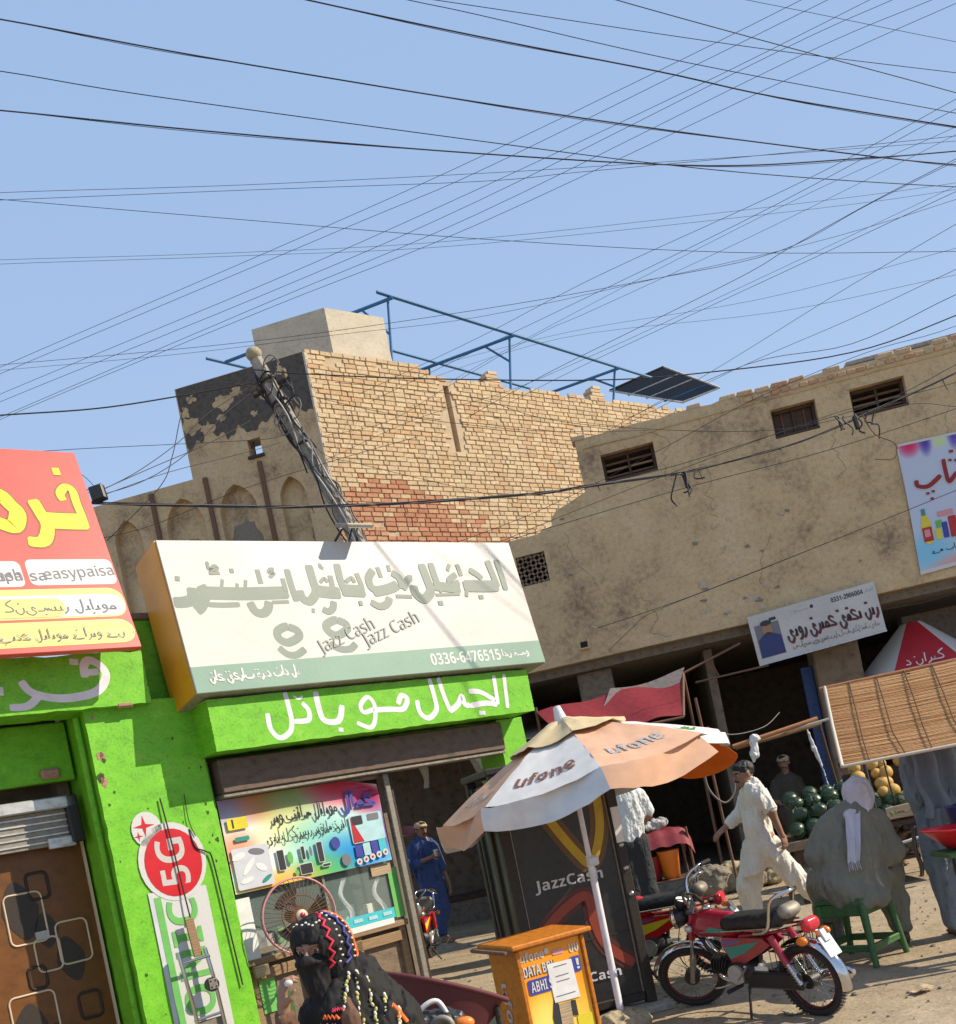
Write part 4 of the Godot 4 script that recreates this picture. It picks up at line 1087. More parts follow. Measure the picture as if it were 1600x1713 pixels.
# ------------------------------------------------------------------ plaster house on the right
func plaster_house():
	var t := thing("plaster_house", "weathered tan plaster house with three shuttered windows over dark bazaar stalls", "house", Vector3(4.158, 0, -14.0), -10.2)
	var th := 0.3; var st := mb()
	var z := Transform3D(Basis.IDENTITY, Vector3(0, 0, -th))
	var cr := FastNoiseLite.new(); cr.seed = 31; cr.frequency = 3.0; cr.fractal_octaves = 3
	# lower wall with a broken upper left edge; openings left for lattice and windows
	prism(st, [Vector2(-2.53, 3.47), Vector2(9.0, 3.47), Vector2(9.0, 5.83), Vector2(-1.80, 5.83), Vector2(-1.79, 5.79), Vector2(-1.95, 5.73), Vector2(-2.12, 5.67), Vector2(-2.25, 5.63), Vector2(-2.33, 5.54), Vector2(-2.35, 5.44), Vector2(-2.53, 5.40)], z, th)
	for q in [[-3.8, -2.53, 3.47, 4.69], [-3.8, -2.95, 4.69, 5.12], [-3.8, -2.53, 5.12, 5.37], [-1.80, -1.49, 5.83, 6.23], [-0.75, 0.86, 5.83, 6.23], [1.45, 1.9, 5.83, 6.23], [2.61, 9.0, 5.83, 6.23]]:
		bx(st, Vector3((q[0] + q[1]) * 0.5, (q[2] + q[3]) * 0.5, -th * 0.5), Vector3(q[1] - q[0], q[3] - q[2], th))
	var top := [Vector2(-1.80, 6.23)]
	for i in 80:
		var x := -1.80 + 10.8 * i / 79.0
		top.append(Vector2(x, 6.53 + 0.035 * cr.get_noise_2d(x * 1.5, 0.0)))
	top.append(Vector2(9.0, 6.23))
	prism(st, top, z, th)
	var wall := part(st, "wall", M.plaster, t)
	# crumbling capping course
	for i in 47:
		var x := -1.74 + i * 0.232
		if rng.randf() < (0.12 if x > 0.2 else 0.8): continue
		boxpart("capping_brick", Vector3(x, 6.545 + rng.randf_range(-0.012, 0.012), -0.13 + rng.randf_range(-0.01, 0.012)), Vector3(rng.randf_range(0.19, 0.224), 0.07, 0.29), M["brick_%d" % [2, 3, 4, 5][rng.randi() % 4]] if x > 0.2 else M.mortar, wall, 0.012, Basis(Vector3(0, 0, 1), rng.randf_range(-0.04, 0.04)))
	for i in 26:
		var x := 0.6 + i * 0.125
		boxpart("capping_brick", Vector3(x, 6.455, 0.006), Vector3(0.108, 0.062, 0.03), M["brick_%d" % [2, 4, 5][rng.randi() % 3]], wall, 0.008, Basis(Vector3(0, 0, 1), rng.randf_range(-0.03, 0.03)))
	var lg := mb()
	var lp := []
	for i in 30: lp.append(Vector3(-1.7 + i * 0.37, 6.375 + 0.02 * cr.get_noise_2d(i * 0.4, 3.0), 0.004))
	tube(lg, lp, 0.012, 5); part(lg, "ledge", M.plaster, wall)
	# windows
	for q in [[-1.49, -0.75, 0], [0.86, 1.45, 1], [1.9, 2.61, 0]]:
		var w: float = q[1] - q[0]; var cx: float = (q[0] + q[1]) * 0.5
		var wn := boxpart("window", Vector3(cx, 6.03, -0.13), Vector3(0.03, 0.36, 0.03), M.wood_dark, t, 0.004)
		for s in [-1, 1]: boxpart("frame", Vector3(cx + s * (w * 0.5 - 0.02), 6.03, -0.13), Vector3(0.04, 0.398, 0.06), M.wood_dark, wn, 0.006)
		boxpart("frame", Vector3(cx, 6.205, -0.13), Vector3(w - 0.085, 0.045, 0.06), M.wood_dark, wn, 0.006)
		boxpart("sill", Vector3(cx, 5.85, -0.08), Vector3(w - 0.004, 0.035, 0.15), M.wood_dark, wn, 0.006)
		if q[2] == 0:
			for k in 3: boxpart("slat", Vector3(cx, 5.93 + 0.09 * k, -0.14), Vector3(w - 0.09, 0.035, 0.02), M.rusty if k != 1 else M.wood, wn, 0.004, Basis(Vector3(1, 0, 0), -0.6))
		else:
			boxpart("shutter", Vector3(cx, 6.02, -0.16), Vector3(w - 0.09, 0.33, 0.03), M.wood_dark, wn, 0.006)
			for k in 3: boxpart("slat", Vector3(cx - 0.15 + 0.15 * k, 6.02, -0.135), Vector3(0.02, 0.33, 0.02), M.rusty, wn, 0.004)
	# pierced terracotta lattice
	var jl := boxpart("lattice_frame", Vector3(-2.74, 4.70, -0.06), Vector3(0.42, 0.02, 0.06), M.brown_wall, t)
	for i in 7:
		for j in 7:
			var c := Vector3(-2.92 + i * 0.06, 4.72 + j * 0.061, -0.05)
			var d := mb(); prism(d, [Vector2(-0.03, -0.008), Vector2(-0.008, -0.03), Vector2(0.03, 0.008), Vector2(0.008, 0.03)], Transform3D(Basis(Vector3(0, 0, 1), PI / 2 if (i + j) % 2 else 0.0), c), 0.04)
			part(d, "lattice_piece", M.brown_wall, jl)
	boxpart("drain_hole_shade", Vector3(-2.24, 3.69, 0.002), Vector3(0.10, 0.09, 0.006), M.hole_shade, wall)  # flat black plate, the shade of a hole painted on the wall
	boxpart("drain_lip", Vector3(-2.24, 3.63, 0.03), Vector3(0.13, 0.03, 0.07), M.plaster, wall, 0.01)
	# hairline cracks in the plaster
	var kr := RandomNumberGenerator.new(); kr.seed = 61
	for q in [[-2.2, 5.3, 1], [-0.2, 5.75, 2], [0.55, 4.6, 1], [1.65, 5.8, 2], [3.1, 5.7, 1], [-1.4, 4.2, 2], [2.0, 4.4, 1], [-0.9, 6.4, 2]]:
		var cp := [Vector3(q[0], q[1], 0.0)]
		for k in 12: cp.append(cp[-1] + Vector3(kr.randf_range(-0.05, 0.06) * q[2], kr.randf_range(-0.10, -0.01), 0.0))
		var ct := mb(); tube(ct, cp, 0.0035, 4); part(ct, "crack", M.stone, wall)
	# scars and flaked patches on the plaster
	var sr := RandomNumberGenerator.new(); sr.seed = 77
	for i in 46:
		var x := sr.randf_range(-2.3, 3.3); var y := sr.randf_range(3.6, 5.7); var r := sr.randf_range(0.010, 0.035)
		if i < 16:
			x = sr.randf_range(-0.6, 0.5); y = sr.randf_range(3.62, 4.15); r = sr.randf_range(0.015, 0.06)
		var pp := []
		for k in 12:
			var a := TAU * k / 12.0
			var rr := r * (1.0 + 1.0 * cr.get_noise_2d(x * 9.0 + cos(a) * 0.6, y * 9.0 + sin(a) * 0.6))
			pp.append(Vector2(x + cos(a) * rr * 1.3, y + sin(a) * rr * 0.7))
		var sc := mb(); prism(sc, pp, Transform3D(Basis.IDENTITY, Vector3(0, 0, -0.001 + 0.0002 * i)), 0.004)
		part(sc, "flaked_patch" if i % 3 != 0 else "chipped_patch", M.scar if i % 3 != 0 else M.stone, wall)
	# stall floor below: slab, back, sides, columns
	boxpart("soffit", Vector3(2.6, 3.405, -3.65), Vector3(12.8, 0.13, 7.0), M.dull_brown, t)
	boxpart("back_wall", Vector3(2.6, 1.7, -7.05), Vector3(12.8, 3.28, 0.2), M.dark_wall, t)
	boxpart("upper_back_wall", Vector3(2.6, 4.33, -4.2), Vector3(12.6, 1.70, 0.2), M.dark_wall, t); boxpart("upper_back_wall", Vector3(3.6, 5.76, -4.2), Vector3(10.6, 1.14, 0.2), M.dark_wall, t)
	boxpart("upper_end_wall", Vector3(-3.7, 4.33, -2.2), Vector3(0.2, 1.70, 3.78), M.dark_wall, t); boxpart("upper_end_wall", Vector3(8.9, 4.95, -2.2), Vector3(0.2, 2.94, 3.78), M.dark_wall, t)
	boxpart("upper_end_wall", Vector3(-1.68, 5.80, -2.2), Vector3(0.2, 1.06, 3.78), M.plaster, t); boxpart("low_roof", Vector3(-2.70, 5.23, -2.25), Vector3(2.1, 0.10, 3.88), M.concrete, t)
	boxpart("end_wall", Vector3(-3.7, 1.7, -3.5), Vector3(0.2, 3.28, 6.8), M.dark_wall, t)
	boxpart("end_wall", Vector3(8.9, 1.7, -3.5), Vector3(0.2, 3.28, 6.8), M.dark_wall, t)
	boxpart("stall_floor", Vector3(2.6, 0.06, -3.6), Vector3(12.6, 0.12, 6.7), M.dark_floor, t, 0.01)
	boxpart("column", Vector3(1.12, 1.72, -0.55), Vector3(0.62, 3.24, 0.5), M.brown_wall, t, 0.02)
	boxpart("column", Vector3(-2.2, 1.72, -0.55), Vector3(0.5, 3.24, 0.5), M.dull_brown, t, 0.02)
	boxpart("column", Vector3(4.6, 1.72, -0.6), Vector3(2.2, 3.24, 0.4), M.brown_wall, t, 0.02)
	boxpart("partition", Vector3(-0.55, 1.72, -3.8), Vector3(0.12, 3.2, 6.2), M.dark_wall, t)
	boxpart("roof", Vector3(3.6, 6.39, -2.25), Vector3(10.6, 0.10, 3.8), M.concrete, t)
	var d := boxpart("door", Vector3(0.72, 1.45, -0.5), Vector3(0.16, 2.6, 0.05), M.tarp_blue, t, 0.01); d.set_meta("label", "narrow blue painted door leaf beside the brown column")
	# neighbour's pale parapet showing above at the right
	var nb := thing("rooftop_wall", "pale blue-grey roof wall rising behind the plaster house at the right edge", "wall", Vector3(8.2, 0, -15.6), -10.2)
	boxpart("wall", Vector3(1.2, 3.7, -0.4), Vector3(4.6, 7.4, 0.3), M.tarp_grey, nb, 0.02)
	boxpart("coping", Vector3(1.2, 7.43, -0.4), Vector3(4.7, 0.06, 0.36), M.concrete, nb, 0.01)

# ------------------------------------------------------------------ green shops on the left
const SHOP0 := Vector3(-0.785, 0, -10.074)
func SX(t: float, h: float, o: float) -> Vector3: return SHOP0 + BS * Vector3(t, h, o)

func ragged(x0: float, x1: float, y0: float, y1: float, n: int, amp: float, sd: int) -> Array:
	# a rectangle whose outline is chipped
	var ns := FastNoiseLite.new(); ns.seed = sd; ns.frequency = 4.0; ns.fractal_octaves = 3
	var o := []
	for i in n: o.append(Vector2(lerpf(x0, x1, float(i) / n), y0 + amp * ns.get_noise_2d(i * 0.5, 0)))
	for i in n: o.append(Vector2(x1 + amp * ns.get_noise_2d(i * 0.5, 5), lerpf(y0, y1, float(i) / n)))
	for i in n: o.append(Vector2(lerpf(x1, x0, float(i) / n), y1 + amp * ns.get_noise_2d(i * 0.5, 10)))
	for i in n: o.append(Vector2(x0 + amp * ns.get_noise_2d(i * 0.5, 15), lerpf(y1, y0, float(i) / n)))
	return o

func shops():
	# left shop
	var a := thing("green_shop", "lime green shop at the left edge with brown patterned panel in its doorway", "shop", SHOP0, 38.0)
	var st := mb(); prism(st, ragged(-6.2, -2.275, 3.125, 3.575, 40, 0.018, 3), Transform3D(Basis.IDENTITY, Vector3(0, 0, -0.3)), 0.40)
	var beam := part(st, "beam", M.lime, a)
	strokes(TX_BAND_A, "painted_letters", M.paint_white, beam, 0.1012)
	boxpart("bare_chip", Vector3(-2.50, 3.13, 0.085), Vector3(0.14, 0.05, 0.04), M.bare_pink, beam, 0.015)
	st = mb(); prism(st, ragged(-2.82, -1.865, 0.0, 3.17, 40, 0.012, 8), Transform3D(Basis.IDENTITY, Vector3(0, 0, -0.80)), 0.80)
	var pil := part(st, "pillar", M.lime, a)
	boxpart("pillar_edge", Vector3(-2.86, 1.55, -0.10), Vector3(0.05, 3.1, 0.05), M.lime_old, pil, 0.015)
	boxpart("header", Vector3(-4.6, 2.88, -0.50), Vector3(3.5, 0.5, 0.12), M.lime_old, a, 0.01)
	boxpart("chip", Vector3(-3.05, 2.70, -0.42), Vector3(0.16, 0.09, 0.05), M.bare_pink, a, 0.02)
	var sh := boxpart("shutter_box", Vector3(-4.6, 2.45, -0.47), Vector3(3.4, 0.10, 0.14), M.alu, a, 0.01)
	boxpart("shutter_curtain", Vector3(-4.6, 2.25, -0.50), Vector3(3.36, 0.30, 0.03), M.frame_grey, sh, 0.004)
	for k in 5: boxpart("slat_rib", Vector3(-4.6, 2.14 + 0.055 * k, -0.478), Vector3(3.36, 0.012, 0.014), M.alu, sh)
	boxpart("guide_bracket", Vector3(-3.06, 2.12, -0.46), Vector3(0.22, 0.09, 0.05), M.alu, sh, 0.006)
	boxpart("end_plate", Vector3(-2.93, 2.30, -0.46), Vector3(0.10, 0.40, 0.12), M.black_plastic, sh, 0.01)
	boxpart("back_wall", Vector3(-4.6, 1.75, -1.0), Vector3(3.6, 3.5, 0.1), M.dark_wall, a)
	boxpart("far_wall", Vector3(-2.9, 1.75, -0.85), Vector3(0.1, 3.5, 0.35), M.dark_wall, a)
	# brown wall panel with printed frames and leaves
	var pn := boxpart("patterned_panel", Vector3(-4.6, 1.15, -0.66), Vector3(3.5, 2.3, 0.08), M.tile_brown, a)
	var zt := Transform3D(Basis.IDENTITY, Vector3(0, 0, -0.618))
	for q in [[-3.42, 1.55, 0.30, 0.42], [-3.08, 1.28, 0.26, 0.36], [-3.5, 0.7, 0.36, 0.46], [-4.05, 1.3, 0.3, 0.4], [-3.30, 1.22, 0.2, 0.28], [-4.2, 0.75, 0.34, 0.4], [-3.0, 0.25, 0.3, 0.3], [-3.85, 2.0, 0.3, 0.3]]:
		var ou := rrect(q[0] - q[2] * 0.5, q[1] - q[3] * 0.5, q[0] + q[2] * 0.5, q[1] + q[3] * 0.5, 0.05)
		var ring := []
		for v in ou: ring.append(Vector3(v.x, v.y, -0.614))
		ring.append(ring[0])
		var lp := mb(); tube(lp, ring, 0.009, 4, false); part(lp, "pale_outline", M.line_pale, pn)
	for q in [[-3.45, 1.62, 0.15, 0.25, 0.1], [-3.13, 1.14, 0.12, 0.2, 0.15], [-3.55, 0.62, 0.15, 0.24, -0.1], [-3.36, 0.45, 0.12, 0.2, 0.0], [-4.15, 1.2, 0.15, 0.26, 0.2], [-4.2, 0.6, 0.14, 0.22, 0.0], [-3.28, 1.42, 0.1, 0.15, 0.0], [-3.9, 1.85, 0.14, 0.2, 0.3]]:
		var pp := []
		for k in 20:
			var an := TAU * k / 20.0
			pp.append(Vector2(q[0], q[1]) + Vector2(q[2] * cos(an) * (1.0 - 0.35 * absf(sin(an))), q[3] * sin(an)).rotated(q[4]))
		var lf := mb(); prism(lf, pp, zt, 0.002); part(lf, "leaf_shape", M.leaf_print, pn)
	for q in [[-3.28, 1.80, 0.17, 0.22], [-3.42, 1.05, 0.14, 0.18], [-3.05, 0.72, 0.18, 0.22], [-3.9, 0.95, 0.16, 0.2], [-3.95, 1.6, 0.16, 0.2]]:
		var ou := rrect(q[0] - q[2] * 0.5, q[1] - q[3] * 0.5, q[0] + q[2] * 0.5, q[1] + q[3] * 0.5, 0.04)
		var ring := []
		for v in ou: ring.append(Vector3(v.x, v.y, -0.615))
		ring.append(ring[0]); var dk := mb(); tube(dk, ring, 0.012, 4, false); part(dk, "dark_outline", M.leaf_print, pn)
		boxpart("white_tag", Vector3(-3.32, 1.385, -0.61), Vector3(0.11, 0.07, 0.006), M.paper, pn)
	boxpart("panel_edge", Vector3(-2.86, 1.1, -0.60), Vector3(0.02, 2.2, 0.03), M.line_pale, pn)
	boxpart("roof", Vector3(-4.3, 3.5, -1.6), Vector3(4.0, 0.14, 2.8), M.concrete, a)
	# chipped and stained spots on the paint
	var cr := RandomNumberGenerator.new(); cr.seed = 404
	for i in 34:
		var x := cr.randf_range(-2.78, -1.9); var y := cr.randf_range(0.5, 3.1); var r := cr.randf_range(0.004, 0.014)
		if i < 7:
			x = -2.79 + cr.randf() * 0.06; y = cr.randf_range(2.5, 3.12); r = cr.randf_range(0.015, 0.035)
		elif i < 12:
			x = -1.9 - cr.randf() * 0.05; r = cr.randf_range(0.008, 0.02)
		var pp := []
		for k in 9: pp.append(Vector2(x, y) + Vector2(cos(TAU * k / 9.0), sin(TAU * k / 9.0) * 1.3) * r * cr.randf_range(0.6, 1.3))
		var ck := mb(); prism(ck, pp, Transform3D(Basis.IDENTITY, Vector3(0, 0, 0.0)), 0.0025); part(ck, "paint_chip", M.bare_pink if i < 5 else M.chip_green, pil)
	# right shop under the white signboard
	var b := thing("mobile_shop", "lime green shop with glazed front and open passage under the white signboard", "shop", SHOP0, 38.0)
	st = mb(); prism(st, ragged(-1.90, 1.76, 2.61, 3.06, 40, 0.010, 12), Transform3D(Basis.IDENTITY, Vector3(0, 0, -0.25)), 0.60)
	beam = part(st, "beam", M.lime, b)
	strokes(TX_BAND_B, "painted_letters", M.paint_white, beam, 0.3512)
	boxpart("upper_wall", Vector3(-0.25, 3.5, -0.5), Vector3(4.05, 0.88, 0.5), M.lime_old, b, 0.02)
	boxpart("wall_top", Vector3(-0.25, 3.96, -0.5), Vector3(4.1, 0.06, 0.54), M.dull_brown, b, 0.01)
	st = mb(); prism(st, ragged(1.50, 1.86, 0.0, 2.6, 24, 0.014, 17), Transform3D(Basis.IDENTITY, Vector3(0, 0, -0.4)), 0.40)
	part(st, "pillar", M.lime, b)
	boxpart("jamb", Vector3(-1.885, 1.3, -0.14), Vector3(0.09, 2.58, 0.26), M.lime_old, b, 0.015)
	boxpart("ceiling", Vector3(0.0, 2.62, -1.35), Vector3(3.7, 0.10, 2.2), M.dull_brown, b)
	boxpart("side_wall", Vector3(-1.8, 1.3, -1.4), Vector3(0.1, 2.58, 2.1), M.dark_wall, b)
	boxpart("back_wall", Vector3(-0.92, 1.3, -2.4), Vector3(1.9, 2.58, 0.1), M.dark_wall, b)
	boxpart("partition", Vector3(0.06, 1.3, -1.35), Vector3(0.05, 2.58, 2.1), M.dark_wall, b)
	boxpart("floor_step", Vector3(-0.85, 0.05, -1.2), Vector3(2.0, 0.10, 2.4), M.concrete, b, 0.01)
	var bxs := boxpart("shutter_housing", Vector3(-0.15, 2.42, -0.05), Vector3(3.28, 0.30, 0.26), M.shutter_brown, b, 0.01)
	boxpart("shutter_lip", Vector3(-0.15, 2.25, -0.04), Vector3(3.28, 0.035, 0.20), M.frame_grey, bxs, 0.006)
	var fr := boxpart("door_post", Vector3(0.0, 1.12, -0.10), Vector3(0.065, 2.22, 0.07), M.frame_grey, b, 0.008)
	boxpart("inner_post", Vector3(0.062, 1.12, -0.13), Vector3(0.05, 2.22, 0.05), M.iron_dark, fr, 0.006)
	boxpart("top_rail", Vector3(-0.93, 2.215, -0.16), Vector3(1.78, 0.04, 0.05), M.frame_grey, b, 0.006)
	boxpart("sill_rail", Vector3(-0.93, 0.74, -0.16), Vector3(1.78, 0.06, 0.06), M.wood, b, 0.008)
	boxpart("mullion", Vector3(-0.88, 1.07, -0.16), Vector3(0.03, 0.62, 0.04), M.frame_grey, b, 0.004)
	for q in [[-1.36, 0.93], [-0.45, 0.83]]: boxpart("glass_pane", Vector3(q[0], 1.07, -0.17), Vector3(q[1], 0.61, 0.006), M.glass, b)
	# low counter with wooden frame under the glass
	var ct := boxpart("counter_front", Vector3(-0.93, 0.36, -0.24), Vector3(1.74, 0.66, 0.04), M.brown_wall, b)
	for x in [-1.76, -1.2, -0.62, -0.10]: boxpart("stile", Vector3(x, 0.38, -0.19), Vector3(0.07, 0.66, 0.05), M.wood, ct, 0.006)
	boxpart("rail", Vector3(-0.93, 0.62, -0.185), Vector3(1.7, 0.10, 0.04), M.wood, ct, 0.006)
	for q in [[-1.62, 0.56, M.print_green], [-1.48, 0.30, M.green_plastic]]: boxpart("panel", Vector3(q[0], q[1] - 0.1, -0.21), Vector3(0.16, 0.40, 0.01), q[2], ct)
	boxpart("wood_block", Vector3(-1.70, 0.66, -0.10), Vector3(0.14, 0.10, 0.06), M.wood_pale, b, 0.006)
	# shelves with stock seen through the glass
	var sf := boxpart("shelf", Vector3(-0.93, 0.80, -0.6), Vector3(1.7, 0.03, 0.6), M.wood_pale, b)
	for i in 14:
		var x := -1.7 + i * 0.115
		boxpart("stock_box", Vector3(x, 0.815 + 0.06 + 0.02 * (i % 3), -0.5 - 0.05 * (i % 2)), Vector3(0.09, 0.12 + 0.04 * (i % 3), 0.08), [M.paper, M.print_cyan, M.alu, M.paper, M.print_green][i % 5], sf, 0.004)
	for i in 2:
		var sq := mb(); var x0 := -0.66 + 0.38 * i
		sheet(sq, func(u: float, v: float) -> Vector3: return Vector3(x0 + 0.05 * (u - 0.5) + 0.04 * sin(v * 7.0 + i), 0.86 + 0.44 * v, -0.19 + 0.012 * sin(u * 6.0 + v * 9.0)), 3, 10, 0.003)
		part(sq, "white_strip", M.bag_white, b)  # wavy white strips just behind the glass
	boxpart("price_strip", Vector3(-0.50, 0.86, -0.155), Vector3(0.76, 0.10, 0.008), M.print_aqua, b)
	for i in 4: boxpart("price_tag", Vector3(-0.76 + i * 0.17, 0.86 + 0.005 * (i % 2), -0.148), Vector3(0.10, 0.035, 0.004), M.print_cyan, b)
	boxpart("paper_strip", Vector3(-0.50, 0.785, -0.13), Vector3(0.60, 0.055, 0.006), M.paper, b)
	boxpart("green_card", Vector3(-0.10, 1.05, -0.15), Vector3(0.11, 0.5, 0.006), M.print_green, b)
	boxpart("cream_card", Vector3(-0.22, 1.30, -0.148), Vector3(0.24, 0.10, 0.006), M.wood_pale, b)
	boxpart("grey_card", Vector3(-1.72, 1.02, -0.15), Vector3(0.14, 0.62, 0.006), M.paper, b)
	# added stall and tarpaulin, put in to keep the alley dark
	var s := thing("added_shade_stall", "stall front and dull brown tarpaulin added to darken the far end of the shop passage", "stall", Vector3(-0.6, 0, -16.6))
	boxpart("back_panel", Vector3(0.2, 1.4, -0.4), Vector3(4.6, 2.8, 0.1), M.dark_wall, s)
	sheet_part("tarpaulin", func(u: float, v: float) -> Vector3: return Vector3(-2.6 + 4.8 * u, 2.95 - 0.35 * v - 0.08 * sin(u * 9.0) * v, -0.4 + 2.9 * v), 14, 6, M.dull_brown, s)
	boxpart("bench", Vector3(0.2, 0.4, 0.5), Vector3(2.6, 0.08, 0.5), M.wood_dark, s, 0.01)
	boxpart("bench_front", Vector3(0.2, 0.18, 0.72), Vector3(2.5, 0.36, 0.04), M.dull_brown, s)
	for i in 7:
		var e := mb(); var x := -0.9 + i * 0.27
		tube(e, [Vector3(x, 2.7, 1.2 + 0.1 * (i % 3)), Vector3(x + 0.03, 2.3 - 0.1 * (i % 4), 1.2)], 0.008, 4); part(e, "hanging_string", M.cable_grey if i % 2 else M.rusty, s)
	var bag := thing("hanging_sack", "dull grey-green sack hanging in the dark stall beside the blue-clad walker", "sack", Vector3(0.05, 0.75, -15.6))
	part(sdf([cap(Vector3(0, 0.1, 0), Vector3(0.03, 0.5, 0), 0.17, 0.10), cap(Vector3(0, 0.5, 0), Vector3(0.02, 0.72, 0), 0.06, 0.02)], 0.025, 0.08, 0.02, 9.0, 0.4), "sack", M.cloth_olive, bag)
	var wc := thing("hanging_cloth", "white cloth hanging at the top of the passage beside the parasol", "cloth", SX(1.05, 0, -0.9), 38.0)
	sheet_part("cloth", func(u: float, v: float) -> Vector3: return Vector3(0.16 * (u - 0.5) * (0.5 + 0.5 * v) + 0.03 * sin(v * 6.0), lerpf(2.05, 2.55, v), 0.03 * sin(u * 11.0 + v * 4.0)), 8, 8, M.bag_white, wc)
	var pk := thing("pink_tray", "small bright pink tray in the dark stall beyond the shop passage", "tray", Vector3(-1.15, 1.58, -15.9))
	var pt := mb(); lathe(pt, [Vector2(0, 0), Vector2(0.12, 0), Vector2(0.15, 0.04), Vector2(0.145, 0.04), Vector2(0.115, 0.008), Vector2(0, 0.008)], Transform3D(Basis(Vector3(1, 0, 0), 0.5), Vector3.ZERO), 16); part(pt, "tray", M.print_pink, pk)

func sheet_part(called: String, f: Callable, nu: int, nv: int, m: Material, parent: Node, thick := 0.004) -> MeshInstance3D:
	var st := mb(); sheet(st, f, nu, nv, thick); return part(st, called, m, parent)

# ------------------------------------------------------------------ signs, banners, stickers
func print_tex(n: int, m: int, base: Color, blobs: Array) -> ImageTexture:
	# printed background made of soft dye patches: [x, y, rx, ry, colour] in 0..1
	var im := Image.create(n, m, false, Image.FORMAT_RGB8)
	for y in m:
		for x in n:
			var c := base
			for b in blobs:
				var d := Vector2((float(x) / n - b[0]) / b[2], (float(y) / m - b[1]) / b[3]).length_squared()
				if d < 1.0: c = c.lerp(b[4], pow(1.0 - d, 1.3))
			im.set_pixel(x, y, c)
	im.generate_mipmaps()
	return ImageTexture.create_from_image(im)

func printed(called: String, tex: Texture2D) -> StandardMaterial3D:
	var m := StandardMaterial3D.new(); m.albedo_texture = tex; m.roughness = 0.5; M[called] = m
	return m

func flat(poly: Array, z: float, called: String, m: Material, parent: Node, thick := 0.002) -> MeshInstance3D:
	var st := mb(); prism(st, poly, Transform3D(Basis.IDENTITY, Vector3(0, 0, z)), thick)
	return part(st, called, m, parent)

func rect(x0: float, y0: float, x1: float, y1: float) -> Array: return [Vector2(x0, y0), Vector2(x0, y1), Vector2(x1, y1), Vector2(x1, y0)]

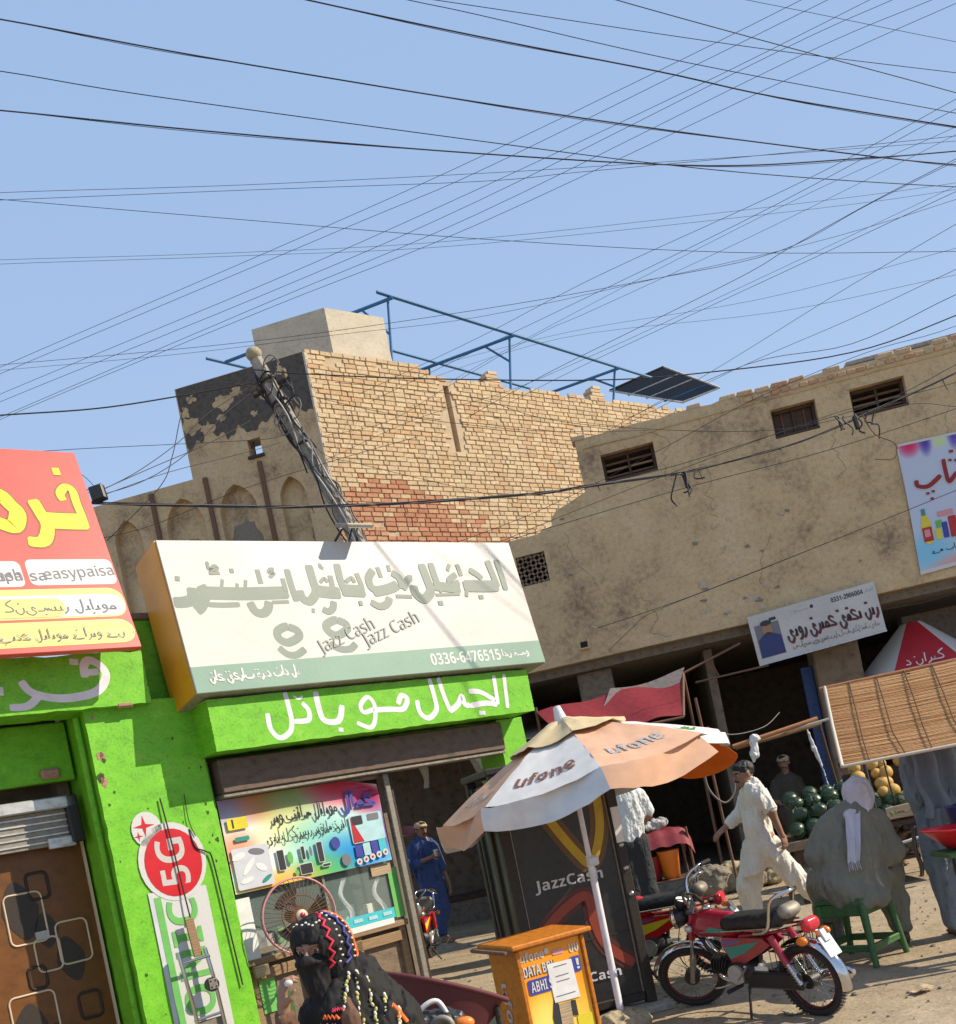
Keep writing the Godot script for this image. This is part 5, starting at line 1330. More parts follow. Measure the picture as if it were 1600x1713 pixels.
func signs_and_banners():
	# white light-box sign
	var w := thing("shop_signboard", "large white signboard with grey-green lettering and orange sides above the green shop", "signboard")
	w.transform = Transform3D(BS * Basis(Vector3(1, 0, 0), deg_to_rad(-8.0)), SX(-2.015, 3.10, 0.45))
	boxpart("face", Vector3(1.99, 0.695, -0.01), Vector3(3.98, 1.39, 0.02), M.sign_white, w, 0.004)
	boxpart("side", Vector3(-0.006, 0.695, -0.27), Vector3(0.012, 1.39, 0.50), M.sign_side, w)
	boxpart("side", Vector3(3.986, 0.695, -0.27), Vector3(0.012, 1.39, 0.50), M.sign_side, w)
	boxpart("top", Vector3(1.99, 1.384, -0.27), Vector3(3.98, 0.012, 0.50), M.sign_white, w)
	boxpart("underside", Vector3(1.99, 0.006, -0.27), Vector3(3.98, 0.012, 0.50), M.concrete, w)
	boxpart("back", Vector3(1.99, 0.695, -0.515), Vector3(3.96, 1.36, 0.01), M.frame_grey, w)
	flat([Vector2(0.004, 0.004), Vector2(0.004, 0.235), Vector2(3.972, 0.25), Vector2(3.976, 0.004)], 0.0005, "green_strip", M.sign_strip, w)
	strokes(TX_SIGN_A + TX_SIGN_B, "lettering", M.sign_ink, w, 0.0008, 0.016, 0.15)
	strokes(TX_SIGN_E, "logo", M.sign_ink, w, 0.0008, 0.02, 0.1)
	text("Jazz Cash", "lettering_latin", M.sign_ink_thin, w, Vector3(1.60, 0.43, 0.007), 0.17, 0.70, 0.32, false)
	text("Jazz Cash", "lettering_latin", M.sign_ink_thin, w, Vector3(2.12, 0.47, 0.008), 0.17, 0.74, 0.31, false)
	text("0336-6476515", "phone_number", M.white_print, w, Vector3(2.93, 0.13, 0.004), 0.125, 0.90)
	urdu("Bl, dab. dBrh. .barjy. .jan.", 0.145, 0.10, 0.095, 0.86, "address", M.white_print, w, 0.004, 0.22)
	urdu("wsBm. nda", 3.40, 0.105, 0.08, 0.38, "owner_name", M.white_print, w, 0.004, 0.22)
	# red sign on the left
	var r := thing("red_signboard", "red signboard with big yellow lettering at the left edge", "signboard")
	r.transform = Transform3D(BS * Basis(Vector3(1, 0, 0), deg_to_rad(-18.0)), SX(-2.40, 3.53, 0.45))
	boxpart("face", Vector3(-1.5, 0.97, -0.03), Vector3(3.0, 1.95, 0.06), M.red_sign, r, 0.004)
	strokes(TX_RED, "letter_shadow", M.yellow_edge, r, 0.001, 0.03)
	strokes(TX_RED, "lettering", M.yellow_print, r, 0.0035)
	flat(rrect(-0.70, 0.60, -0.015, 0.845, 0.05), 0.0, "white_panel", M.white_print, r)
	flat(rrect(-1.7, 0.59, -0.74, 0.83, 0.05), 0.0, "white_panel", M.white_print, r)
	text("easypaisa", "brand_name", M.print_grey, r, Vector3(-0.30, 0.705, 0.004), 0.135, 0.56, 0.06, false)
	text("sa", "brand_name", M.print_grey, r, Vector3(-0.63, 0.68, 0.005), 0.07, 0.12, 0.02, false)
	text("Cash", "brand_name", M.print_grey, r, Vector3(-0.88, 0.70, 0.004), 0.11, 0.26, 0.03, false)
	text("upa", "brand_name", M.print_grey, r, Vector3(-0.85, 0.665, 0.005), 0.09, 0.19, 0.03, false)
	for q in [[0.29, 0.565, -0.012], [0.045, 0.265, -0.012]]:
		flat(rrect(-2.4, q[0], q[2], q[1], 0.11), 0.0, "yellow_band", M.yellow_pale, r)
		flat(rrect(-2.38, q[0] + 0.012, q[2] - 0.012, q[1] - 0.06, 0.09), 0.0025, "white_panel", M.white_print, r)
		flat(rrect(-2.38, q[0] + 0.016, -0.50, q[1] - 0.09, 0.08), 0.005, "yellow_panel", M.yellow_pale, r)
	urdu("mwBa,Bl rBBs,yn.k bal", -1.25, 0.36, 0.10, 1.15, "small_lettering", M.print_grey, r, 0.009, 0.12)
	urdu("ne wBrae. mwBaBl jdBe, n.e", -1.25, 0.11, 0.09, 1.15, "small_lettering", M.print_grey, r, 0.009, 0.12)
	# flood lamp standing on the white sign
	var f := thing("flood_lamp", "grey flood lamp on a bracket at the top of the white signboard", "lamp", Vector3(-0.70, 4.44, -9.75), 38.0)
	boxpart("housing", Vector3(0.04, 0.14, 0.10), Vector3(0.30, 0.045, 0.22), M.frame_grey, f, 0.012, Basis(Vector3(1, 0, 0), 0.35))
	boxpart("glass_face", Vector3(0.04, 0.118, 0.11), Vector3(0.26, 0.006, 0.18), M.paper, f, 0.0, Basis(Vector3(1, 0, 0), 0.35))
	var st := mb(); tube(st, [Vector3(-0.10, -0.12, -0.25), Vector3(-0.08, 0.05, -0.10), Vector3(-0.05, 0.13, 0.02)], 0.012, 6); tube(st, [Vector3(0.10, 0.0, -0.2), Vector3(0.06, 0.13, 0.02)], 0.010, 6)
	part(st, "bracket", M.iron_dark, f)
	# banner on the shop glass
	var tx := print_tex(160, 80, Color(0.88, 0.93, 0.92), [[0.05, 0.02, 0.30, 0.35, Color(0.62, 0.55, 0.68)], [0.28, 0.05, 0.22, 0.35, Color(0.80, 0.45, 0.22)], [0.42, 0.08, 0.25, 0.4, Color(0.55, 0.62, 0.36)], [0.74, 0.0, 0.28, 0.34, Color(0.75, 0.08, 0.20)], [0.92, 0.22, 0.2, 0.25, Color(0.62, 0.10, 0.32)], [0.06, 0.55, 0.2, 0.3, Color(0.93, 0.62, 0.50)], [0.38, 0.42, 0.26, 0.3, Color(0.90, 0.93, 0.66)], [0.6, 0.6, 0.35, 0.4, Color(0.55, 0.82, 0.78)], [0.8, 0.85, 0.4, 0.35, Color(0.10, 0.55, 0.85)], [0.5, 0.95, 0.3, 0.25, Color(0.35, 0.72, 0.38)], [0.25, 0.98, 0.35, 0.2, Color(0.95, 0.72, 0.32)], [1.0, 0.6, 0.14, 0.3, Color(0.45, 0.30, 0.62)]])
	var pm := printed("banner_print", tx)
	var b := thing("phone_shop_banner", "colourful mobile phone repair banner fixed across the shop glass", "banner", SX(0, 0, -0.105), 38.0)
	st = mb()
	var N := 18
	var P := func(u: float, v: float) -> Vector3:
		var x := lerpf(-1.79, -0.10, u); var y := lerpf(1.375, 2.225, v)
		var curl := maxf(0.0, u + v - 1.78) * 1.2
		return Vector3(x - curl * 0.35, y - curl * 0.35, 0.006 * sin(u * 11.0) * sin(v * 5.0) + curl * 0.5)
	for i in N:
		for j in N:
			var u0 := float(i) / N; var u1 := float(i + 1) / N; var v0 := float(j) / N; var v1 := float(j + 1) / N
			for q in [[u0, v0], [u0, v1], [u1, v1], [u0, v0], [u1, v1], [u1, v0]]:
				st.set_uv(Vector2(q[0], 1.0 - q[1])); st.add_vertex(P.call(q[0], q[1]))
	part(st, "sheet", pm, b)
	urdu("jmal", -0.58, 1.955, 0.17, 0.40, "title", M.print_blue, b, 0.022, 0.22)
	urdu("mwBaBl, saf.b wBr", -1.31, 1.95, 0.13, 0.70, "title", M.print_black, b, 0.022, 0.15)
	urdu("aBnd. harw.Br rBB,rn.k lBarBy", -1.40, 1.78, 0.10, 0.86, "subtitle", M.print_black, b, 0.022, 0.13)
	flat(rrect(-0.51, 1.60, -0.13, 1.875, 0.02), 0.018, "photo_print", M.print_cyan, b); flat([Vector2(-0.50, 1.61), Vector2(-0.49, 1.86), Vector2(-0.38, 1.61)], 0.021, "photo_detail", M.print_red, b)
	flat(rrect(-0.48, 1.78, -0.36, 1.865, 0.01), 0.022, "photo_detail", M.print_black, b); flat(rrect(-0.30, 1.80, -0.17, 1.865, 0.01), 0.022, "photo_detail", M.print_grey, b)
	flat(rrect(-1.76, 1.40, -1.40, 1.775, 0.02), 0.018, "photo_print", M.print_lilac, b)
	for q in [[-1.70, 1.70, 0.07, 0.03, 0.3], [-1.52, 1.72, 0.08, 0.03, -0.2], [-1.62, 1.60, 0.10, 0.025, 0.8], [-1.50, 1.57, 0.06, 0.03, -0.6], [-1.66, 1.48, 0.07, 0.025, 0.2], [-1.47, 1.46, 0.06, 0.02, 0.5]]:
		flat(ovalp(q[0], q[1], q[2], q[3], 12, q[4]), 0.021, "photo_detail", [M.print_grey, M.print_cyan, M.paper, M.stripe_green][int(absf(q[0] * 100)) % 4], b)
	for q in [[-1.325, 1.505, -1.262, 1.685], [-0.905, 1.505, -0.853, 1.69], [-1.115, 1.425, -0.995, 1.515], [-1.075, 1.56, -1.045, 1.68], [-0.88, 1.455, -0.80, 1.475]]:
		flat(rrect(q[0] - 0.008, q[1] - 0.008, q[2] + 0.008, q[3] + 0.008, 0.012), 0.018, "phone_outline", M.white_print, b); flat(rrect(q[0], q[1], q[2], q[3], 0.008), 0.021, "phone_print", M.print_black, b)
	for q in [[-1.20, 1.60, 0.03, 0.06, M.print_green], [-0.70, 1.65, 0.05, 0.06, M.print_blue], [-0.62, 1.47, 0.05, 0.06, M.print_grey], [-1.16, 1.45, 0.02, 0.03, M.print_green], [-0.98, 1.62, 0.015, 0.05, M.print_grey]]:
		flat(ovalp(q[0], q[1], q[2], q[3], 10), 0.019, "part_print", q[4], b)
	for i in 4: flat(rrect(-0.50 + 0.092 * i, 1.47, -0.42 + 0.092 * i, 1.585 + 0.006 * i, 0.008), 0.018, "phone_print", [M.print_blue, M.print_cyan, M.print_blue, M.print_aqua][i], b)
	for i in 5: flat(ovalp(-0.48 + 0.078 * i, 1.425 + 0.01 * i, 0.032, 0.032, 14), 0.020, "round_badge", M.white_print, b); 
	for i in 5: flat(ovalp(-0.48 + 0.078 * i, 1.425 + 0.01 * i, 0.012, 0.012, 8), 0.023, "badge_dot", M.print_red, b)
	flat(rrect(-1.745, 1.945, -1.55, 2.05, 0.015), 0.018, "yellow_tool", M.yellow_print, b); flat(rrect(-1.70, 1.96, -1.685, 2.04, 0.004), 0.021, "tool_line", M.print_black, b)
	flat(rrect(-1.70, 1.835, -1.56, 1.875, 0.01), 0.018, "tool_print", M.stripe_green, b)
	# green beam poster details end; sticker on the pillar
	var k := thing("pillar_sticker", "tall white and green sticker with a red 5G emblem on the green pillar", "sticker", SX(0, 0, 0.006), 38.0)
	flat([Vector2(-2.60, 0.3), Vector2(-2.60, 1.55), Vector2(-2.09, 1.52), Vector2(-2.09, 0.28)], 0.0, "white_sheet", M.white_print, k)
	flat([Vector2(-2.60, 0.3), Vector2(-2.60, 1.53), Vector2(-2.565, 1.53), Vector2(-2.565, 0.3)], 0.0024, "pale_edge", M.print_lilac, k)
	flat([Vector2(-2.56, 0.3), Vector2(-2.56, 1.50), Vector2(-2.50, 1.50), Vector2(-2.50, 0.3)], 0.0024, "green_edge", M.print_green, k)
	flat(ovalp(-2.335, 1.775, 0.295, 0.335, 28), 0.003, "emblem_border", M.white_print, k); flat(ovalp(-2.50, 2.08, 0.13, 0.15, 18), 0.003, "emblem_border", M.white_print, k)
	flat(ovalp(-2.33, 1.765, 0.25, 0.29, 28), 0.0055, "emblem", M.red_plastic, k)
	for q in [[-2.52, 2.11, 0.065, 0.09], [-2.58, 2.03, 0.03, 0.04]]:
		var sp := []
		for i in 8: sp.append(Vector2(q[0], q[1]) + Vector2(cos(PI / 4 * i), sin(PI / 4 * i)) * (q[3] if i % 2 == 0 else q[2] * 0.35))
		flat(sp, 0.0055, "star", M.red_plastic, k)
	text("5G", "emblem_text", M.sign_white, k, Vector3(-2.34, 1.77, 0.008), 0.26, 0.40, PI / 2)
	text("ONIC", "brand_letters", M.print_green, k, Vector3(-2.34, 0.95, 0.006), 0.27, 1.00, PI / 2)
	# long poster at the right edge of the plaster house
	var tp := print_tex(96, 160, Color(0.74, 0.78, 0.86), [[0.1, 0.0, 0.14, 0.12, Color(0.85, 0.10, 0.32)], [0.26, 0.0, 0.08, 0.14, Color(0.30, 0.20, 0.62)], [0.40, 0.0, 0.1, 0.1, Color(0.80, 0.86, 0.55)], [0.55, 0.0, 0.08, 0.14, Color(0.36, 0.24, 0.66)], [0.72, 0.0, 0.1, 0.13, Color(0.55, 0.78, 0.15)], [0.1, 0.85, 0.4, 0.18, Color(0.50, 0.78, 0.90)], [0.4, 1.0, 0.4, 0.12, Color(0.85, 0.62, 0.60)], [0.75, 1.0, 0.3, 0.12, Color(0.90, 0.75, 0.20)]])
	var po := thing("grocery_poster", "tall printed poster with red lettering and drink bottles on the plaster wall at right", "poster", Vector3(4.158, 0, -14.0) + BG * Vector3(0, 0, 0.02), -10.2)
	st = mb(); uvquad(st, Vector3(2.315, 3.60, 0.012), Vector3(2.355, 5.33, 0.012), Vector3(3.62, 5.29, 0.012), Vector3(3.60, 3.66, 0.012)); part(st, "sheet", printed("poster_print", tp), po)
	boxpart("backing", Vector3(2.96, 4.46, 0.002), Vector3(1.24, 1.66, 0.012), M.paper, po)
	flat([Vector2(2.312, 3.58), Vector2(2.313, 3.63), Vector2(3.6, 3.69), Vector2(3.6, 3.64)], 0.012, "border", M.white_print, po); flat([Vector2(2.35, 5.315), Vector2(2.355, 5.345), Vector2(3.62, 5.305), Vector2(3.62, 5.275)], 0.012, "border", M.white_print, po)
	strokes(TX_POSTER, "lettering_edge", M.white_print, po, 0.016, 0.03); strokes(TX_POSTER, "lettering", M.print_maroon, po, 0.022)
	flat([Vector2(2.45, 3.98), Vector2(2.43, 4.16), Vector2(2.45, 4.28), Vector2(2.47, 4.36), Vector2(2.475, 4.42), Vector2(2.515, 4.42), Vector2(2.52, 4.36), Vector2(2.55, 4.27), Vector2(2.57, 4.15), Vector2(2.555, 3.98), Vector2(2.50, 3.95)], 0.016, "bottle_print", M.yellow_print, po)
	flat(rrect(2.44, 3.99, 2.56, 4.18, 0.01), 0.0185, "bottle_label", M.print_red, po); flat(rrect(2.47, 4.34, 2.52, 4.43, 0.008), 0.0185, "bottle_cap", M.stripe_green, po); flat(rrect(2.46, 4.05, 2.53, 4.15, 0.01), 0.021, "bottle_badge", M.print_pink, po)
	for q in [[2.60, 3.99, 2.67, 4.13, M.yellow_print], [2.69, 3.99, 2.76, 4.2, M.print_blue], [2.78, 3.98, 2.88, 4.26, M.print_red], [2.62, 4.14, 2.7, 4.24, M.print_green], [2.66, 4.28, 2.86, 4.35, M.print_pink], [2.90, 3.98, 3.0, 4.3, M.print_green], [3.03, 3.98, 3.2, 4.2, M.print_orange], [3.24, 3.98, 3.36, 4.32, M.print_blue]]:
		flat(rrect(q[0], q[1], q[2], q[3], 0.012), 0.016, "pack_print", q[4], po)
	urdu("dsByab he", 2.50, 3.83, 0.075, 0.55, "small_lettering", M.print_black, po, 0.016, 0.16)
	# hanging sign of the bread oven
	var z := thing("bakery_sign", "white hanging sign with a portrait print and dark lettering below the plaster wall", "signboard")
	z.transform = Transform3D(BG * Basis(Vector3(0, 0, 1), deg_to_rad(3.1)), Vector3(4.158, 0, -14.0) + BG * Vector3(0.04, 2.85, 0.10))
	boxpart("board", Vector3(0.85, 0.345, -0.012), Vector3(1.70, 0.69, 0.024), M.sign_white, z, 0.004)
	for x in [0.55, 1.5]:
		st = mb(); tube(st, [Vector3(x, 0.69, -0.01), Vector3(x + 0.02, 0.80, -0.06)], 0.008, 5); part(st, "hanger", M.cable_pale, z)
	boxpart("edge", Vector3(0.85, 0.004, 0.002), Vector3(1.70, 0.012, 0.03), M.alu, z)
	flat(rect(0.055, 0.085, 0.385, 0.54), 0.0005, "portrait_ground", M.print_grey, z)
	flat([Vector2(0.058, 0.09), Vector2(0.07, 0.33), Vector2(0.16, 0.40), Vector2(0.27, 0.40), Vector2(0.375, 0.34), Vector2(0.383, 0.09)], 0.003, "portrait_shirt", M.blue_plastic, z)
	flat(ovalp(0.215, 0.46, 0.068, 0.09, 18), 0.0055, "portrait_face", M.print_skin, z); flat(ovalp(0.215, 0.545, 0.076, 0.038, 14), 0.008, "portrait_hair", M.print_black, z); flat(ovalp(0.215, 0.395, 0.045, 0.022, 12), 0.008, "portrait_beard", M.print_black, z)
	flat(rect(0.27, 0.56, 0.36, 0.60), 0.003, "mark", M.print_black, z)
	urdu("rBn. Bjh.y, .jmBry. rwBy", 0.455, 0.265, 0.235, 1.21, "lettering_shadow", M.print_red, z, 0.001, 0.14)
	urdu("rBn. Bjh.y, .jmBry. rwBy", 0.45, 0.275, 0.235, 1.21, "lettering", M.print_black, z, 0.005, 0.125)
	urdu("sady baBmd. lkjn Bab ke lBe j,mBry rwyn dsByab he", 0.48, 0.11, 0.075, 1.15, "small_lettering", M.print_grey, z, 0.001, 0.13)
	text("0331-2906004", "phone_number", M.print_black, z, Vector3(1.32, 0.60, 0.003), 0.065, 0.42)
	urdu("aBrd.r", 1.55, 0.59, 0.05, 0.12, "small_lettering", M.print_grey, z, 0.001, 0.13)
	flat(rrect(0.83, 0.575, 0.87, 0.62, 0.008), 0.0005, "mark", M.print_black, z); urdu("sBd", 0.60, 0.58, 0.04, 0.2, "small_lettering", M.print_grey, z, 0.001, 0.12)

# ------------------------------------------------------------------ kiosk, parasol, counter, fan
func street_furniture():
	var k := thing("advert_kiosk", "black tin kiosk with glowing-line print standing under the parasol", "kiosk", Vector3(0.15, 0, -7.22), 12.0)
	boxpart("front_panel", Vector3(0.415, 0.98, -0.02), Vector3(0.80, 1.72, 0.03), M.kiosk_black, k, 0.004)
	for q in [[0.0, 0.0], [0.83, 0.0], [0.0, -0.8], [0.83, -0.8]]: boxpart("corner_post", Vector3(q[0], 0.95, q[1]), Vector3(0.075, 1.9, 0.075), M.kiosk_post, k, 0.008)
	for x in [-0.005, 0.835]: boxpart("side_panel", Vector3(x, 0.98, -0.40), Vector3(0.03, 1.72, 0.725), M.kiosk_black, k, 0.004)
	boxpart("side_batten", Vector3(-0.028, 0.98, -0.30), Vector3(0.03, 1.72, 0.09), M.kiosk_post, k, 0.006)
	boxpart("side_batten", Vector3(-0.028, 0.98, -0.62), Vector3(0.03, 1.72, 0.05), M.kiosk_post, k, 0.006)
	boxpart("back_panel", Vector3(0.415, 0.98, -0.80), Vector3(0.75, 1.72, 0.03), M.kiosk_black, k)
	boxpart("roof", Vector3(0.415, 1.92, -0.40), Vector3(0.95, 0.05, 0.92), M.kiosk_post, k, 0.01)
	boxpart("bottom_rail", Vector3(0.415, 0.115, 0.0), Vector3(0.75, 0.06, 0.05), M.kiosk_post, k, 0.006)
	for y in [0.60, 1.58]: boxpart("seam_strip", Vector3(0.415, y, -0.003), Vector3(0.76, 0.012, 0.006), M.iron_dark, k)
	for x in [0.045, 0.785]: boxpart("trim", Vector3(x, 0.98, 0.0), Vector3(0.012, 1.70, 0.012), M.frame_grey, k)
	var v := [[0.10, 0.28, 1.66, 0.37, 1.46, 0.50, 1.23, 0.575, 1.14, 0.64, 1.20, 0.715, 1.40, 0.735, 1.68]]
	var rd := [[0.09, 0.14, 0.72, 0.32, 0.85, 0.51, 0.91, 0.53, 0.70, 0.59, 0.52, 0.76, 0.36]]
	strokes(v, "print_halo", M.neon_halo, k, -0.002, 0.045, 0.0); strokes(v, "print_line", M.neon_yellow, k, 0.002, -0.035, 0.0)
	strokes(rd, "print_halo", M.neon_halo_red, k, -0.002, 0.05, 0.0); strokes(rd, "print_line", M.neon_red, k, 0.002, -0.02, 0.0)
	text("JazzCash", "lettering", M.white_print, k, Vector3(0.40, 1.045, 0.004), 0.105, 0.52, 0.0)
	text("JazzCash", "lettering", M.paint_white, k, Vector3(0.42, 0.325, 0.004), 0.09, 0.46, 0.0)
	boxpart("post_sticker", Vector3(0.832, 1.37, 0.040), Vector3(0.06, 0.26, 0.004), M.paper, k)
	for y in [1.05, 0.86, 1.22]:
		var st := mb(); lathe(st, [Vector2(0.022, 0), Vector2(0.018, 0.01), Vector2(0, 0.012)], Transform3D(Basis(Vector3(1, 0, 0), PI / 2), Vector3(0.832, y, 0.037)), 10); part(st, "bolt", M.steel, k)
	boxpart("foot_plate", Vector3(0.80, 0.03, 0.06), Vector3(0.30, 0.06, 0.22), M.concrete, k, 0.015)
	var st2 := mb(); tube(st2, [Vector3(0.86, 0.30, 0.0), Vector3(1.02, 0.0, 0.05)], 0.012, 5); part(st2, "strut", M.iron_dark, k)
	parasol()
	# orange phone-credit counter
	var c := thing("sales_counter", "small orange promotion counter with yellow front at the bottom edge", "counter", Vector3(0.04, 0, -5.6), 25.0)
	boxpart("body", Vector3(0.225, 0.44, -0.185), Vector3(0.44, 0.86, 0.35), M.counter_orange, c, 0.006)
	boxpart("top", Vector3(0.225, 0.885, -0.18), Vector3(0.52, 0.03, 0.46), M.counter_orange, c, 0.008)
	boxpart("top_edge", Vector3(-0.05, 0.868, -0.20), Vector3(0.05, 0.02, 0.46), M.rusty, c, 0.004)
	var fpr := mb(); uvquad(fpr, Vector3(0.03, 0.05, -0.0085), Vector3(0.03, 0.855, -0.0085), Vector3(0.42, 0.855, -0.0085), Vector3(0.42, 0.05, -0.0085)); part(fpr, "front_print", printed("counter_dye", print_tex(40, 80, Color(0.93, 0.60, 0.10), [[0.5, 0.75, 0.9, 0.55, Color(0.96, 0.86, 0.40)], [0.2, 0.55, 0.4, 0.3, Color(0.97, 0.88, 0.45)]])), c)
	for q in [[0.014, 0.44, 0.025, 0.84], [0.436, 0.44, 0.022, 0.84]]: boxpart("edge_trim", Vector3(q[0], q[1], -0.002), Vector3(q[2], q[3], 0.022), M.counter_orange, c, 0.004)
	text("ufone", "brand", M.white_print, c, Vector3(0.105, 0.815, -0.005), 0.05, 0.15)
	flat(ovalp(0.20, 0.82, 0.014, 0.018, 12), -0.006, "brand_mark", M.white_print, c)
	text("DATA BOL", "slogan", M.print_black, c, Vector3(0.136, 0.732, -0.0062), 0.062, 0.215); text("DATA BOL", "slogan", M.white_print, c, Vector3(0.135, 0.735, -0.0045), 0.056, 0.20)
	flat(rrect(0.045, 0.60, 0.22, 0.685, 0.012), -0.007, "blue_box", M.print_blue, c)
	text("ABHI S", "slogan", M.white_print, c, Vector3(0.13, 0.643, -0.003), 0.06, 0.135)
	flat(rrect(0.335, 0.66, 0.40, 0.75, 0.012), -0.007, "blue_box", M.print_blue, c); text("!", "slogan", M.white_print, c, Vector3(0.38, 0.705, -0.003), 0.06, 0.02)
	text("UU", "slogan", M.white_print, c, Vector3(0.375, 0.80, -0.005), 0.05, 0.06)
	flat(rrect(0.235, 0.785, 0.31, 0.815, 0.01), -0.007, "badge", M.print_pink, c)
	flat([Vector2(0.19, 0.525), Vector2(0.185, 0.745), Vector2(0.345, 0.74), Vector2(0.355, 0.52)], -0.0055, "paper_sheet", M.paper, c)
	for y in [0.72, 0.665, 0.635, 0.555]: flat(rect(0.225 - (0.02 if y < 0.6 else 0.0), y, 0.31 + (0.02 if y < 0.6 else 0.0), y + 0.004), -0.0032, "paper_line", M.print_grey, c)
	flat([Vector2(0.165, 0.25), Vector2(0.16, 0.45), Vector2(0.19, 0.56), Vector2(0.23, 0.47), Vector2(0.225, 0.25)], -0.007, "figure_print", M.print_black, c)
	flat([Vector2(0.205, 0.36), Vector2(0.21, 0.51), Vector2(0.285, 0.515), Vector2(0.28, 0.38), Vector2(0.255, 0.32)], -0.0048, "figure_print", M.wood_pale, c); flat([Vector2(0.285, 0.43), Vector2(0.29, 0.515), Vector2(0.32, 0.51), Vector2(0.32, 0.42)], -0.0048, "figure_print", M.print_black, c)
	flat(rrect(0.31, 0.32, 0.41, 0.42, 0.012), -0.006, "phone_print", M.yellow_print, c)
	var tb := text("ufone", "brand", M.tarp_grey, c, Vector3(0, 0, 0), 0.09, 0.42)
	tb.transform = Transform3D(Basis(Vector3(0, 1, 0), -PI / 2) * Basis(Vector3(0, 0, 1), -PI / 2) * Basis.from_scale(tb.transform.basis.get_scale()), Vector3(0.002, 0.46, -0.22))
	# crumbling block at the parasol's foot
	var bl := thing("parasol_foot", "rough pale concrete lump holding the parasol pole", "weight", Vector3(0.68, 0, -6.9))
	part(sdf([egg(Vector3(0, 0.05, 0), Vector3(0.20, 0.10, 0.18)), egg(Vector3(-0.1, 0.06, 0.05), Vector3(0.1, 0.09, 0.09))], 0.02, 0.05, 0.02, 14.0, 1.0), "block", M.sack, bl)
	# pedestal fan before the shop glass
	var f := thing("pedestal_fan", "brown wire-caged pedestal fan in front of the shop banner", "fan", SX(-1.37, 0, 0.20), 30.0)
	var hub := Vector3(0, 1.08, 0)
	for q in [[0.34, 0.009, 0.0], [0.18, 0.005, 0.05], [0.34, 0.005, -0.05], [0.06, 0.005, 0.065]]:
		var s := mb(); torus(s, Transform3D(Basis.IDENTITY, hub + Vector3(0, 0, q[2])), q[0], q[1], 40, 6); part(s, "guard_ring", M.print_pink if q[2] == 0.0 else M.rusty, f)
	var sp := mb()
	for i in 44:
		var a := TAU * i / 44.0; var d := Vector3(cos(a), sin(a), 0)
		tube(sp, [hub + d * 0.055 + Vector3(0, 0, 0.065), hub + d * 0.18 + Vector3(0, 0, 0.052), hub + d * 0.30 + Vector3(0, 0, 0.03), hub + d * 0.339], 0.0032, 4, false)
	part(sp, "guard_wires", M.rusty, f)
	var cp := mb(); lathe(cp, [Vector2(0, 0.02), Vector2(0.045, 0.015), Vector2(0.06, 0)], Transform3D(Basis(Vector3(1, 0, 0), PI / 2), hub + Vector3(0, 0, 0.06)), 20); part(cp, "centre_cap", M.line_pale, f)
	var cd := mb(); lathe(cd, [Vector2(0, 0.012), Vector2(0.022, 0.008), Vector2(0.026, 0)], Transform3D(Basis(Vector3(1, 0, 0), PI / 2), hub + Vector3(0, 0, 0.078)), 16); part(cd, "badge", M.bike_red, f)
	for i in 3:
		var a := TAU * i / 3.0; var s := mb()
		sheet(s, func(u: float, w: float) -> Vector3:
			var an := a + (u - 0.5) * 1.3 * (0.5 + 0.5 * w); var rr := 0.04 + 0.21 * w
			return hub + Vector3(cos(an) * rr, sin(an) * rr, 0.02 * (u - 0.5) * 2.0), 6, 5, 0.003)
		part(s, "blade", M.leaf_print, f)
	var mo := mb(); tube(mo, [hub + Vector3(0, 0, -0.04), hub + Vector3(0, 0, -0.22)], [0.09, 0.07], 16); part(mo, "motor", M.rusty, f)
	var po := mb(); tube(po, [Vector3(0, 0.03, -0.12), Vector3(0, 1.0, -0.12)], 0.016, 10); part(po, "pole", M.steel, f)
	var ba := mb(); lathe(ba, [Vector2(0, 0.05), Vector2(0.1, 0.045), Vector2(0.2, 0.015), Vector2(0.2, 0)], Transform3D(Basis.IDENTITY, Vector3(0, 0, -0.12)), 24); part(ba, "base", M.rusty, f)
	# chrome display rack leaning on the pillar sticker
	var rk := thing("steel_rack", "bent chrome rack with a round black socket standing before the pillar sticker", "rack", SX(0, 0, 0.10), 38.0)
	var t1 := mb(); tube(t1, spline([Vector3(-2.485, 1.02, 0), Vector3(-2.47, 0.75, 0.02), Vector3(-2.455, 0.45, 0.03), Vector3(-2.47, 0.0, 0.05)], 5), 0.018, 8); part(t1, "upright", M.chrome, rk)
	t1 = mb(); tube(t1, spline([Vector3(-2.25, 1.0, 0), Vector3(-2.235, 0.75, 0.02), Vector3(-2.225, 0.45, 0.03), Vector3(-2.22, 0.0, 0.05)], 5), 0.018, 8); part(t1, "upright", M.chrome, rk)
	for y in [0.93, 0.44, 0.2]:
		t1 = mb(); tube(t1, [Vector3(-2.47, y - 0.01, 0.02), Vector3(-2.23, y, 0.02)], 0.013, 8); part(t1, "crossbar", M.chrome, rk)
	boxpart("wood_slat", Vector3(-2.32, 1.11, -0.02), Vector3(0.075, 0.33, 0.02), M.wood, rk, 0.004, Basis(Vector3(0, 0, 1), 0.05))
	boxpart("lower_panel", Vector3(-2.34, 0.3, 0.0), Vector3(0.22, 0.22, 0.01), M.frame_grey, rk)
	t1 = mb(); tube(t1, [Vector3(-2.27, 0.69, 0.02), Vector3(-2.27, 0.69, 0.06)], 0.06, 18); var sc := part(t1, "socket", M.black_plastic, rk)
	boxpart("socket_face", Vector3(-2.265, 0.695, 0.064), Vector3(0.075, 0.09, 0.008), M.frame_grey, sc, 0.003)
